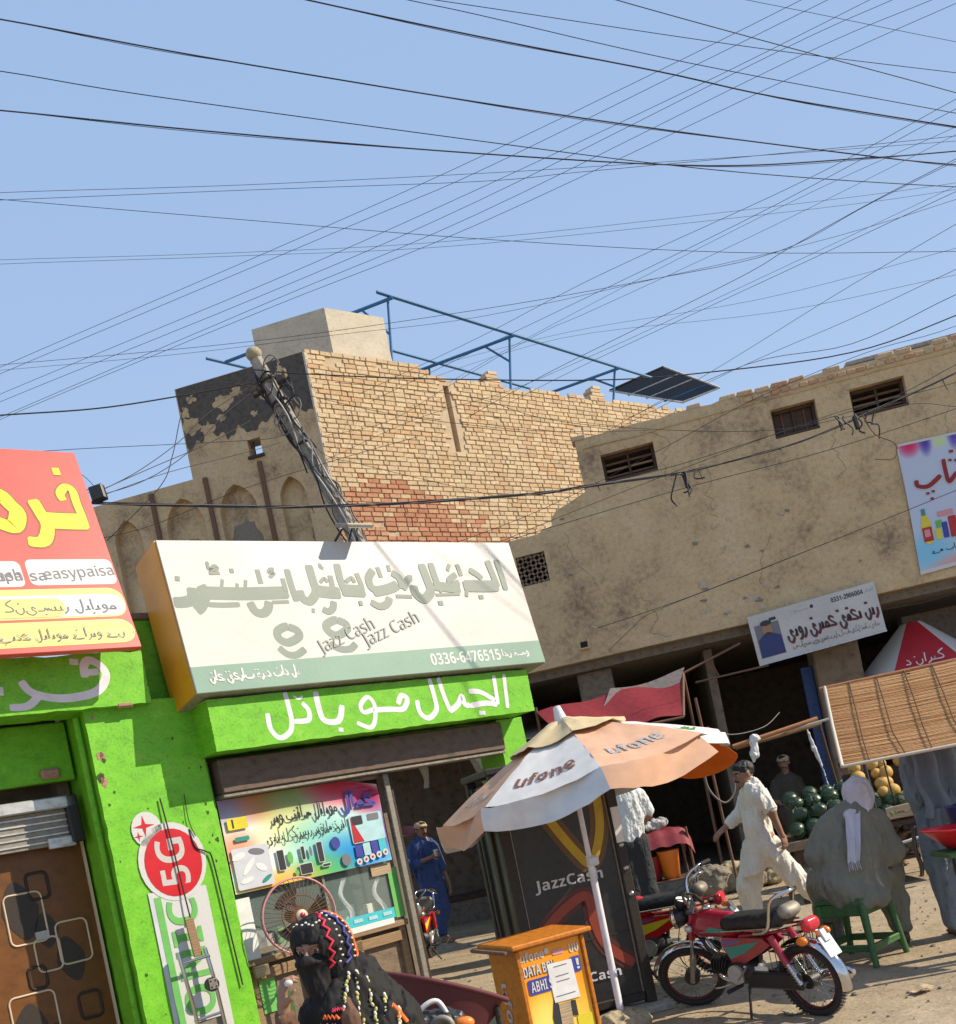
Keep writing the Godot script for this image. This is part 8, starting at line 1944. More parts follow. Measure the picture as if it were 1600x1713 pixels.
func foot_shape(ankle: Vector3, toe: Vector3, s := 1.0) -> ArrayMesh:
	var d := (toe - ankle); d.y = 0; d = d.normalized(); var sd := d.cross(Vector3.UP)
	var sole := Vector3(0, -ankle.y + minf(toe.y, ankle.y), 0)
	var heel := Vector3(ankle.x, toe.y, ankle.z) - d * 0.04 * s; var ball := heel + d * 0.165 * s
	var p := [cap(ankle, heel + Vector3(0, 0.03, 0), 0.036 * s, 0.032 * s), cap(ankle, ball, 0.034 * s, 0.026 * s), cap(heel + Vector3(0, 0.005, 0), ball, 0.028 * s, 0.026 * s)]
	for i in 5: p.append(cap(ball + sd * (0.030 - 0.015 * i) * s, ball + (d * (0.058 - 0.006 * i) + sd * (0.034 - 0.016 * i)) * s, 0.013 * s, 0.009 * s))
	return sdf(p, 0.009, 0.018)

func sandal(t: Node, ankle: Vector3, toe: Vector3, m: Material, s := 1.0):
	var d := (toe - ankle); d.y = 0; d = d.normalized(); var sd := d.cross(Vector3.UP)
	var heel := Vector3(ankle.x, toe.y - 0.03, ankle.z) - d * 0.06 * s
	var st := mb(); var pts := []
	for k in 16:
		var a := TAU * k / 16.0
		pts.append(Vector2(0.13 + 0.145 * cos(a), (0.042 + 0.010 * cos(a)) * sin(a)))
	prism(st, pts, Transform3D(Basis(d, sd, Vector3.UP) , heel - Vector3(0, 0.012, 0)), 0.02); var o := part(st, "sandal", m, t)
	st = mb(); tube(st, spline([heel + d * 0.14 + sd * 0.055, heel + d * 0.16 + Vector3(0, 0.07, 0), heel + d * 0.14 - sd * 0.055], 5), 0.012, 6); part(st, "strap", m, o)

func V(x: float, y: float, z: float) -> Vector3: return Vector3(x, y, z)

func people():
	var UP := Vector3.UP
	# ---- man in cream walking left
	var t := thing("person", "man in cream tunic and loose trousers striding left past the parked motorcycle", "person", V(2.55, 0, -9.4))
	var hc := V(-0.075, 1.515, 0); var hf := V(-1, -0.16, 0.22)
	var ax := V(1, 0, 0)
	var body := [sdf([cap(V(-0.03, 1.27, 0), V(-0.045, 0.95, 0), 0.11, 0.10, ax, 0.6), cap(V(-0.01, 1.40, 0), V(-0.02, 1.3, 0), 0.05, 0.07)]
		+ chain([V(-0.03, 1.31, -0.16), V(-0.12, 1.14, -0.2), V(-0.285, 1.055, -0.2)], [0.055, 0.042, 0.028]) + chain([V(-0.02, 1.31, 0.16), V(0.045, 1.15, 0.22), V(0.095, 0.93, 0.22)], [0.055, 0.042, 0.028])
		+ chain([V(-0.06, 0.9, -0.09), V(-0.21, 0.50, -0.09), V(-0.23, 0.10, -0.09)], [0.09, 0.06, 0.036]) + chain([V(-0.02, 0.9, 0.09), V(0.16, 0.52, 0.09), V(0.40, 0.20, 0.09)], [0.09, 0.06, 0.036]), 0.018, 0.04),
		head_shape(hc, hf, UP, V(-0.005, 1.36, 0)), hand_shape(V(-0.29, 1.05, -0.2), V(-0.85, -0.5, 0.0), V(0.3, -0.8, -0.3), -1.0, 0.35), hand_shape(V(0.097, 0.92, 0.22), V(0.20, -1, 0), V(-0.6, 0, -0.8), 1.0, 0.55),
		foot_shape(V(-0.23, 0.08, -0.09), V(-0.42, 0.03, -0.09)), foot_shape(V(0.41, 0.17, 0.09), V(0.26, 0.05, 0.09))]
	part(merge(body), "body", M.skin, t)
	face_details(t, hc, hf, UP, "short moustache")
	part(sdf([cap(V(-0.025, 1.29, 0), V(-0.045, 1.05, 0), 0.18, 0.165, ax, 0.55), cap(V(-0.045, 1.05, 0), V(-0.045, 0.84, 0), 0.165, 0.185, ax, 0.64), cap(V(-0.06, 0.9, -0.02), V(-0.22, 0.45, -0.03), 0.13, 0.13, ax, 0.7), cap(V(-0.02, 0.9, 0.03), V(0.13, 0.50, 0.04), 0.13, 0.13, ax, 0.7),
		cap(V(-0.005, 1.385, 0), V(-0.012, 1.33, 0), 0.068, 0.09)] + chain([V(-0.03, 1.305, -0.16), V(-0.12, 1.145, -0.2), V(-0.235, 1.085, -0.2)], [0.082, 0.066, 0.050]) + chain([V(-0.02, 1.305, 0.16), V(0.035, 1.175, 0.215)], [0.085, 0.070]) + [cut(V(-0.05, 0.61, 0), V(0.16, -1, 0))], 0.012, 0.04, 0.016, 11.0, 0.22, 4), "tunic", M.cloth_cream, t)
	var st := mb(); torus(st, Transform3D(Basis(V(1, 0, 0), 1.4) * Basis(V(0, 1, 0), 0.25), V(0.042, 1.158, 0.218)), 0.058, 0.012, 16, 6); part(st, "rolled_cuff", M.cloth_cream, t)
	part(sdf(chain([V(-0.08, 0.82, -0.08), V(-0.215, 0.48, -0.08), V(-0.225, 0.13, -0.08)], [0.115, 0.10, 0.078]) + chain([V(0.0, 0.82, 0.08), V(0.165, 0.51, 0.08), V(0.375, 0.23, 0.08)], [0.115, 0.088, 0.068]), 0.013, 0.04, 0.018, 12.0, 0.3, 6), "trousers", M.cloth_cream, t)
	sandal(t, V(-0.23, 0.08, -0.09), V(-0.42, 0.03, -0.09), M.sandal); sandal(t, V(0.41, 0.17, 0.09), V(0.26, 0.09, 0.09), M.sandal)
	# ---- seated man seen from behind
	t = thing("person", "seated man in olive-grey robe with a white head cloth coloured as in shade, seen from behind", "person", V(2.7, 0, -7.6))
	hc = V(0.13, 1.22, -0.06); hf = V(0.25, -0.1, -1)
	body = [sdf([cap(V(0.03, 0.98, -0.02), V(-0.06, 0.58, 0.02), 0.15, 0.16), cap(V(0.08, 1.10, -0.03), V(0.05, 1.0, -0.02), 0.055, 0.08)] + chain([V(0.2, 1.0, -0.02), V(0.27, 0.74, -0.02), V(0.24, 0.62, -0.3)], [0.06, 0.048, 0.03]) + chain([V(-0.16, 1.03, -0.02), V(-0.26, 0.78, -0.05), V(-0.12, 0.68, -0.3)], [0.06, 0.048, 0.03])
		+ chain([V(0.06, 0.56, 0), V(0.30, 0.62, -0.30), V(0.33, 0.30, -0.30), V(0.34, 0.08, -0.26)], [0.10, 0.075, 0.05, 0.036]) + chain([V(-0.12, 0.56, 0), V(-0.15, 0.58, -0.42), V(-0.15, 0.3, -0.45), V(-0.15, 0.08, -0.42)], [0.10, 0.075, 0.05, 0.036]), 0.02, 0.05),
		head_shape(hc, hf, UP, V(0.07, 1.06, -0.02)), hand_shape(V(0.24, 0.62, -0.31), V(-0.2, -0.2, -1), V(0, -1, 0.1), 1.0, 0.6), hand_shape(V(-0.12, 0.68, -0.31), V(0.3, -0.1, -1), V(0, -1, 0), -1.0, 0.6), foot_shape(V(0.34, 0.08, -0.26), V(0.36, 0.03, -0.42)), foot_shape(V(-0.15, 0.08, -0.42), V(-0.15, 0.03, -0.6))]
	part(merge(body), "body", M.skin_dark, t)
	face_details(t, hc, hf, UP, "beard moustache")
	part(sdf([cap(V(0.035, 1.0, -0.01), V(-0.04, 0.80, 0.02), 0.19, 0.225, V(0, 0, 1), 0.80), cap(V(-0.04, 0.82, 0.02), V(-0.09, 0.60, 0.03), 0.225, 0.255, V(0, 0, 1), 0.85), cap(V(-0.20, 0.62, 0.06), V(0.05, 0.56, 0.05), 0.13, 0.13), cap(V(-0.10, 0.60, 0.1), V(-0.16, 0.50, 0.12), 0.10, 0.07), cap(V(0.02, 0.58, 0.12), V(0.03, 0.44, 0.20), 0.08, 0.035), cap(V(-0.16, 0.56, 0.14), V(-0.10, 0.45, 0.24), 0.09, 0.05), cap(V(-0.10, 0.52, 0.2), V(0.04, 0.47, 0.22), 0.075, 0.06), cap(V(0.075, 1.07, -0.02), V(0.05, 1.0, 0), 0.09, 0.13)]
		+ chain([V(0.19, 1.0, -0.01), V(0.275, 0.76, -0.01), V(0.25, 0.64, -0.24)], [0.095, 0.095, 0.065]) + chain([V(-0.14, 1.03, -0.01), V(-0.27, 0.83, -0.02), V(-0.14, 0.69, -0.24)], [0.095, 0.092, 0.065]), 0.014, 0.06, 0.015, 7.0, 0.35, 11), "robe", M.cloth_olive, t)
	part(sdf(chain([V(0.06, 0.57, 0.0), V(0.29, 0.61, -0.28), V(0.33, 0.34, -0.30), V(0.335, 0.14, -0.28)], [0.15, 0.125, 0.10, 0.075]) + chain([V(-0.12, 0.57, 0.0), V(-0.15, 0.58, -0.40), V(-0.15, 0.32, -0.44), V(-0.15, 0.14, -0.43)], [0.15, 0.12, 0.10, 0.075]), 0.018, 0.05, 0.018, 7.0, 0.5, 12), "trousers", M.cloth_olive, t)
	var sc := sdf([egg(hc + V(0.0, 0.012, 0.01), V(0.108, 0.125, 0.122)), cap(hc + V(0.0, -0.05, 0.03), V(0.085, 1.09, 0.0), 0.105, 0.095), cap(V(0.02, 1.10, 0.08), V(-0.03, 1.09, 0.12), 0.045, 0.035)], 0.010, 0.03, 0.007, 17.0, 0.4, 15)
	var hc2 := part(sc, "head_cloth", M.cloth_white_shaded, t)
	sheet_part("cloth_tail", func(u: float, v: float) -> Vector3:
		var w := lerpf(0.085, 0.11, v); var c := V(lerpf(-0.115, -0.005, pow(v, 1.3)), lerpf(0.76, 1.10, v), lerpf(0.262, 0.15, v * v))
		return c + V((u - 0.5) * w, 0.01 * sin(u * 7.0), 0.012 * sin(u * 13.0 + v * 3.0)), 14, 14, M.cloth_white_shaded, hc2, 0.008)
	for i in 9:
		st = mb(); tube(st, [V(-0.152 + 0.0095 * i, 0.765, 0.262), V(-0.155 + 0.010 * i + 0.004 * (i % 3), 0.70 + 0.012 * (i % 2), 0.262)], 0.0028, 4); part(st, "tassel", M.cloth_white_shaded, hc2)
	for i in 0:
		st = mb(); tube(st, [V(0.03 + 0.022 * i, 1.045 - 0.004 * i, 0.13), V(0.035 + 0.024 * i, 0.995 - 0.006 * i, 0.15)], 0.004, 4); part(st, "tassel", M.cloth_white_shaded, hc2)
	# ---- man in blue walking out of the passage
	t = thing("person", "man in dark blue tunic and tan cap holding a cup, walking beyond the shop passage", "person", V(-0.8, 0, -14.0))
	hc = V(-0.012, 1.585, 0.02); hf = V(0.55, -0.12, 0.85)
	body = [sdf([cap(V(-0.04, 1.36, 0), V(-0.03, 0.95, 0), 0.13, 0.12, V(0, 0, 1), 0.7), cap(V(-0.012, 1.47, 0), V(-0.03, 1.38, 0), 0.05, 0.07)] + chain([V(-0.19, 1.37, 0), V(-0.24, 1.13, 0.04), V(0.06, 1.20, 0.20)], [0.052, 0.042, 0.028]) + chain([V(0.11, 1.33, 0), V(0.17, 1.02, 0), V(0.215, 0.80, 0.04)], [0.052, 0.042, 0.028])
		+ chain([V(0.03, 0.88, 0), V(0.05, 0.5, 0.06), V(0.01, 0.10, 0.10)], [0.09, 0.06, 0.036]) + chain([V(-0.09, 0.88, 0), V(-0.05, 0.5, -0.05), V(-0.02, 0.12, -0.25)], [0.09, 0.06, 0.036]), 0.02, 0.04),
		head_shape(hc, hf, UP, V(-0.02, 1.43, 0)), hand_shape(V(0.065, 1.20, 0.20), V(1, 0.25, 0.1), V(0.0, 0.2, 1), 1.0, 0.9), hand_shape(V(0.217, 0.79, 0.04), V(0.1, -1, 0.05), V(-0.9, 0, -0.2), 1.0, 0.5), foot_shape(V(0.01, 0.09, 0.10), V(0.15, 0.03, 0.22)), foot_shape(V(-0.02, 0.10, -0.26), V(0.06, 0.03, -0.14))]
	part(merge(body), "body", M.skin, t)
	face_details(t, hc, hf, UP, "short cap moustache", 1.0, 0.011)
	part(sdf([cap(V(-0.04, 1.34, 0), V(-0.03, 1.0, 0), 0.17, 0.17, V(0, 0, 1), 0.68), cap(V(-0.03, 1.0, 0), V(0.01, 0.50, 0.01), 0.165, 0.19, V(0, 0, 1), 0.78)] + chain([V(-0.18, 1.36, 0), V(-0.245, 1.14, 0.03), V(-0.13, 1.12, 0.10)], [0.08, 0.078, 0.062]) + chain([V(0.10, 1.32, 0), V(0.165, 1.04, 0.0)], [0.08, 0.072]) + [cut(V(0, 0.56, 0), V(0.25, -1, 0))], 0.014, 0.04, 0.018, 11.0, 0.25, 21), "tunic", M.cloth_blue, t)
	part(sdf(chain([V(0.04, 0.78, 0.02), V(0.05, 0.48, 0.06), V(0.01, 0.15, 0.10)], [0.13, 0.11, 0.065]) + chain([V(-0.07, 0.78, 0), V(-0.04, 0.5, -0.05), V(-0.02, 0.17, -0.24)], [0.12, 0.10, 0.065]), 0.018, 0.05, 0.016, 8.0, 0.4, 22), "trousers", M.cloth_blue, t)
	sandal(t, V(0.01, 0.09, 0.10), V(0.15, 0.03, 0.22), M.cap_tan); sandal(t, V(-0.02, 0.10, -0.26), V(0.06, 0.03, -0.14), M.cap_tan)
	var cu := thing("paper_cup", "small white cup in the blue-clad man's hand", "cup", V(-0.665, 1.20, -13.78))
	st = mb(); lathe(st, [Vector2(0, 0), Vector2(0.026, 0), Vector2(0.034, 0.09), Vector2(0.036, 0.092), Vector2(0.032, 0.09), Vector2(0.024, 0.006), Vector2(0, 0.006)], Transform3D.IDENTITY, 14); part(st, "cup", M.paper, cu)
	# ---- veiled woman in the foreground
	woman()
	# ---- man in grey-blue robe at the right edge
	t = thing("person", "standing man in long grey-blue robe and shawl at the right edge", "person", V(3.44, 0, -7.75))
	hc = V(0.06, 1.60, -0.05); hf = V(0.5, -0.1, -0.85)
	body = [sdf([cap(V(0.03, 1.36, 0), V(0.02, 0.9, 0), 0.10, 0.10), cap(V(0.04, 1.48, -0.02), V(0.03, 1.4, 0), 0.05, 0.07)] + chain([V(-0.13, 1.38, 0), V(-0.14, 1.12, 0.02), V(0.0, 0.98, -0.18)], [0.052, 0.042, 0.028]) + chain([V(0.2, 1.38, 0), V(0.25, 1.12, 0.05), V(0.18, 0.93, 0.12)], [0.052, 0.042, 0.028])
		+ chain([V(-0.04, 0.88, 0), V(-0.04, 0.48, 0.0), V(-0.04, 0.10, 0.02)], [0.09, 0.06, 0.036]) + chain([V(0.12, 0.88, 0), V(0.14, 0.48, 0), V(0.14, 0.10, 0)], [0.09, 0.06, 0.036]), 0.02, 0.04),
		head_shape(hc, hf, UP, V(0.03, 1.46, 0)), hand_shape(V(0.18, 0.93, 0.12), V(-0.1, -1, 0.1), V(-1, 0, 0), 1.0, 0.5), hand_shape(V(0.0, 0.98, -0.18), V(0.3, -0.3, -0.8), V(1, 0, 0), -1.0, 0.5), foot_shape(V(-0.04, 0.09, 0.02), V(-0.02, 0.03, -0.16)), foot_shape(V(0.14, 0.09, 0.0), V(0.18, 0.03, -0.18))]
	part(merge(body), "body", M.skin_dark, t)
	face_details(t, hc, hf, UP, "short beard")
	part(sdf([cap(V(0.03, 1.36, 0), V(0.03, 1.0, 0), 0.19, 0.18, V(0, 0, 1), 0.72), cap(V(0.03, 1.0, 0), V(0.04, 0.62, 0), 0.18, 0.22, V(0, 0, 1), 0.8)] + chain([V(-0.12, 1.36, 0), V(-0.15, 1.12, 0.02), V(-0.03, 1.0, -0.14)], [0.08, 0.075, 0.06]) + chain([V(0.19, 1.36, 0), V(0.25, 1.13, 0.05), V(0.20, 0.98, 0.10)], [0.08, 0.075, 0.06]), 0.014, 0.05, 0.022, 11.0, 0.2, 31), "robe", M.cloth_greyblue, t)
	part(sdf(chain([V(-0.03, 0.75, 0), V(-0.04, 0.45, 0), V(-0.04, 0.13, 0.02)], [0.13, 0.11, 0.09]) + chain([V(0.12, 0.75, 0), V(0.14, 0.45, 0), V(0.14, 0.13, 0)], [0.13, 0.11, 0.09]), 0.018, 0.05, 0.016, 9.0, 0.3, 32), "trousers", M.cloth_greyblue, t)
	sheet_part("shawl", func(u: float, v: float) -> Vector3:
		var x := lerpf(-0.19, 0.16, u); var y := lerpf(0.95, 1.50, v) - 0.10 * u * (1.0 - v)
		return V(x + 0.03 * (1.0 - v) * sin(v * 9.0), y, 0.15 + 0.035 * sin(u * 15.0 + v * 2.0) + 0.03 * (1.0 - v) - 0.12 * maxf(0.0, v - 0.75)), 26, 12, M.cloth_greyblue, t, 0.008)
	sheet_part("shawl_end", func(u: float, v: float) -> Vector3: return V(lerpf(-0.13, -0.02, u) + 0.02 * sin(v * 7.0), lerpf(0.52 + 0.1 * u, 1.0, v), 0.18 + 0.02 * sin(u * 9.0 + v * 5.0)), 8, 10, M.cloth_greyblue, t, 0.008)
	# ---- man in white shirt, back turned, beyond the kiosk
	t = thing("person", "man in white shirt and dark trousers with his back turned, behind the parasol", "person", V(1.55, 0, -10.5))
	hc = V(-0.03, 1.74, -0.02); hf = V(0.2, -0.2, -1)
	body = [sdf([cap(V(-0.03, 1.46, 0), V(-0.06, 1.05, 0), 0.095, 0.095), cap(V(-0.03, 1.62, -0.01), V(-0.03, 1.5, 0), 0.05, 0.07)] + chain([V(-0.19, 1.50, 0), V(-0.22, 1.25, -0.05), V(-0.12, 1.15, -0.25)], [0.052, 0.042, 0.028]) + chain([V(0.12, 1.50, 0), V(0.17, 1.28, -0.02), V(0.10, 1.16, -0.24)], [0.052, 0.042, 0.028])
		+ chain([V(-0.12, 1.0, 0), V(-0.12, 0.52, 0.0), V(-0.12, 0.10, 0.02)], [0.09, 0.06, 0.036]) + chain([V(0.02, 1.0, 0), V(0.03, 0.52, 0), V(0.03, 0.10, 0)], [0.09, 0.06, 0.036]), 0.022, 0.04),
		head_shape(hc, hf, UP, V(-0.03, 1.58, 0), 1.0, 0.009), hand_shape(V(0.10, 1.16, -0.24), V(-0.3, -0.2, -1), V(0, -1, 0), 1.0, 0.5), hand_shape(V(-0.12, 1.15, -0.25), V(0.3, -0.2, -1), V(0, -1, 0), -1.0, 0.5), foot_shape(V(-0.12, 0.09, 0.02), V(-0.12, 0.03, -0.16)), foot_shape(V(0.03, 0.09, 0.0), V(0.05, 0.03, -0.18))]
	part(merge(body), "body", M.skin, t)
	face_details(t, hc, hf, UP, "short", 1.0, 0.011)
	part(sdf([cap(V(-0.03, 1.46, 0), V(-0.07, 1.12, 0), 0.175, 0.165, V(0, 0, 1), 0.72), cap(V(-0.03, 1.57, 0), V(-0.03, 1.5, 0), 0.075, 0.1)] + chain([V(-0.18, 1.49, 0), V(-0.21, 1.32, -0.03)], [0.078, 0.075]) + chain([V(0.11, 1.49, 0), V(0.165, 1.33, -0.02)], [0.078, 0.075]), 0.014, 0.05, 0.012, 11.0, 0.4, 41), "shirt", M.cloth_white, t)
	part(sdf(chain([V(-0.12, 1.02, 0), V(-0.12, 0.5, 0), V(-0.12, 0.12, 0.02)], [0.115, 0.085, 0.075]) + chain([V(0.01, 1.02, 0), V(0.03, 0.5, 0), V(0.03, 0.12, 0)], [0.115, 0.085, 0.075]) + [cap(V(-0.07, 1.12, 0), V(-0.06, 1.02, 0), 0.14, 0.15, V(0, 0, 1), 0.75)], 0.02, 0.04, 0.01, 8.0, 0.4, 42), "trousers", M.cloth_dark, t)
	# ---- shopkeeper sitting in the dark shop and two helpers behind the fruit
	t = thing("person", "seated shopkeeper in dull brown clothes and flat cap inside the dark shop", "person", V(4.3, 0.12, -14.6))
	hc = V(0.14, 1.36, 0.02); hf = V(-0.5, -0.15, 0.85)
	body = [sdf([cap(V(0.13, 1.08, 0), V(0.14, 0.68, 0), 0.13, 0.14), cap(V(0.14, 1.22, 0), V(0.13, 1.1, 0), 0.05, 0.07)] + chain([V(-0.04, 1.10, 0), V(-0.10, 0.85, 0.06), V(0.0, 0.74, 0.28)], [0.052, 0.042, 0.028]) + chain([V(0.29, 1.08, 0), V(0.34, 0.82, 0.05), V(0.22, 0.74, 0.28)], [0.052, 0.042, 0.028])
		+ chain([V(0.05, 0.64, 0), V(-0.06, 0.66, 0.40), V(-0.06, 0.35, 0.42), V(-0.06, 0.06, 0.42)], [0.1, 0.075, 0.05, 0.036]) + chain([V(0.22, 0.64, 0), V(0.28, 0.66, 0.40), V(0.28, 0.35, 0.42), V(0.28, 0.06, 0.42)], [0.1, 0.075, 0.05, 0.036]), 0.024, 0.05),
		head_shape(hc, hf, UP, V(0.14, 1.20, 0), 1.0, 0.01), hand_shape(V(0.0, 0.74, 0.28), V(0.3, -0.3, 1), V(0, -1, 0), 1.0, 0.6, 1.0, 0.008), hand_shape(V(0.22, 0.74, 0.28), V(-0.2, -0.3, 1), V(0, -1, 0), -1.0, 0.6, 1.0, 0.008), foot_shape(V(-0.06, 0.08, 0.42), V(-0.08, 0.03, 0.6)), foot_shape(V(0.28, 0.08, 0.42), V(0.3, 0.03, 0.6))]
	part(merge(body), "body", M.skin, t); face_details(t, hc, hf, UP, "short cap moustache", 1.0, 0.012)
	part(sdf([cap(V(0.13, 1.06, 0), V(0.14, 0.70, 0), 0.18, 0.20, V(0, 0, 1), 0.8)] + chain([V(-0.03, 1.08, 0), V(-0.10, 0.87, 0.05)], [0.08, 0.07]) + chain([V(0.28, 1.06, 0), V(0.34, 0.85, 0.04)], [0.08, 0.07]), 0.022, 0.05, 0.018, 7.0, 0.5, 51), "tunic", M.cloth_brown, t)
	part(sdf(chain([V(0.05, 0.66, 0), V(-0.06, 0.66, 0.38), V(-0.06, 0.14, 0.42)], [0.14, 0.11, 0.08]) + chain([V(0.22, 0.66, 0), V(0.28, 0.66, 0.38), V(0.28, 0.14, 0.42)], [0.14, 0.11, 0.08]), 0.024, 0.05, 0.015, 7.0, 0.5, 52), "trousers", M.cloth_brown, t)
	var sb := thing("shop_bench", "dark wooden bench under the shopkeeper in the dark shop", "bench", V(4.43, 0.12, -14.65))
	boxpart("seat", V(0, 0.48, 0), V(1.0, 0.06, 0.4), M.wood_dark, sb, 0.01)
	for x in [-0.4, 0.4]:
		for z in [-0.15, 0.15]: boxpart("leg", V(x, 0.225, z), V(0.06, 0.45, 0.06), M.wood_dark, sb, 0.006)
	for q in [[V(4.48, 0, -12.3), "helper with dark hair and white scarf half hidden behind the golden melons", V(-0.2, -0.2, 1), M.cloth_white], [V(4.86, 0, -12.4), "helper in black shirt half hidden behind the golden melons, further right", V(-0.3, -0.3, 1), M.cloth_dark]]:
		t = thing("person", q[1], "person", q[0])
		hc = V(0, 1.30, 0); hf = q[2]
		body = [sdf([cap(V(0, 1.05, 0), V(0, 0.75, 0), 0.13, 0.12), cap(V(0, 1.18, 0), V(0, 1.08, 0), 0.05, 0.07)] + chain([V(-0.16, 1.06, 0), V(-0.22, 0.84, 0.05), V(-0.12, 0.80, 0.25)], [0.052, 0.042, 0.028]) + chain([V(0.16, 1.06, 0), V(0.22, 0.84, 0.05), V(0.12, 0.80, 0.25)], [0.052, 0.042, 0.028])
			+ chain([V(-0.08, 0.7, 0), V(-0.08, 0.4, 0.0), V(-0.08, 0.09, 0.0)], [0.09, 0.06, 0.036]) + chain([V(0.08, 0.7, 0), V(0.08, 0.4, 0), V(0.08, 0.09, 0)], [0.09, 0.06, 0.036]), 0.024, 0.05),
			head_shape(hc, hf, UP, V(0, 1.16, 0), 1.0, 0.01), hand_shape(V(-0.12, 0.80, 0.26), V(0.1, -0.2, 1), V(0, -1, 0), 1.0, 0.6, 1.0, 0.008), hand_shape(V(0.12, 0.80, 0.26), V(-0.1, -0.2, 1), V(0, -1, 0), -1.0, 0.6, 1.0, 0.008), foot_shape(V(-0.08, 0.08, 0), V(-0.08, 0.03, 0.18)), foot_shape(V(0.08, 0.08, 0), V(0.08, 0.03, 0.18))]
		part(merge(body), "body", M.skin, t); face_details(t, hc, hf, UP, "short", 1.0, 0.012)
		part(sdf([cap(V(0, 1.04, 0), V(0, 0.65, 0), 0.17, 0.17, V(0, 0, 1), 0.75)] + chain([V(-0.15, 1.04, 0), V(-0.22, 0.85, 0.05)], [0.08, 0.07]) + chain([V(0.15, 1.04, 0), V(0.22, 0.85, 0.05)], [0.08, 0.07]), 0.022, 0.05, 0.015, 7.0, 0.5, 61), "shirt", q[3], t)
		part(sdf(chain([V(-0.08, 0.68, 0), V(-0.08, 0.4, 0), V(-0.08, 0.13, 0)], [0.12, 0.1, 0.075]) + chain([V(0.08, 0.68, 0), V(0.08, 0.4, 0), V(0.08, 0.13, 0)], [0.12, 0.1, 0.075]), 0.024, 0.05), "trousers", M.cloth_dark, t)

func field(prims: Array, k: float, p: Vector3) -> float:
	var d := 1.0
	for q in prims:
		var v: float
		if q[0] == 0:
			var ab: Vector3 = q[2] - q[1]; var w: Vector3 = p - q[1]; var sq: float = q[6]; var ax: Vector3 = q[5]
			ab += ax * (ab.dot(ax) * (1.0 / sq - 1.0)); w += ax * (w.dot(ax) * (1.0 / sq - 1.0))
			var t := clampf(w.dot(ab) / maxf(ab.length_squared(), 1e-8), 0.0, 1.0)
			v = ((w - ab * t).length() - lerpf(q[3], q[4], t)) * minf(sq, 1.0)
		elif q[0] == 1:
			var l: Vector3 = (q[3].transposed() * (p - q[1])) / q[2]
			v = l.length() * (l.length() - 1.0) / maxf((l / q[2]).length(), 1e-6)
		else: continue
		var h := k - absf(d - v)
		d = minf(d, v) - (h * h / (4.0 * k) if h > 0.0 else 0.0)
	return d

func onto(prims: Array, k: float, p: Vector3, lift := 0.002) -> Vector3:
	# slides a point onto the surface of a smooth body
	for i in 6:
		var d := field(prims, k, p) - lift; var e := 0.003
		var g := Vector3(field(prims, k, p + V(e, 0, 0)) - field(prims, k, p - V(e, 0, 0)), field(prims, k, p + V(0, e, 0)) - field(prims, k, p - V(0, e, 0)), field(prims, k, p + V(0, 0, e)) - field(prims, k, p - V(0, 0, e)))
		p -= g.normalized() * d
	return p

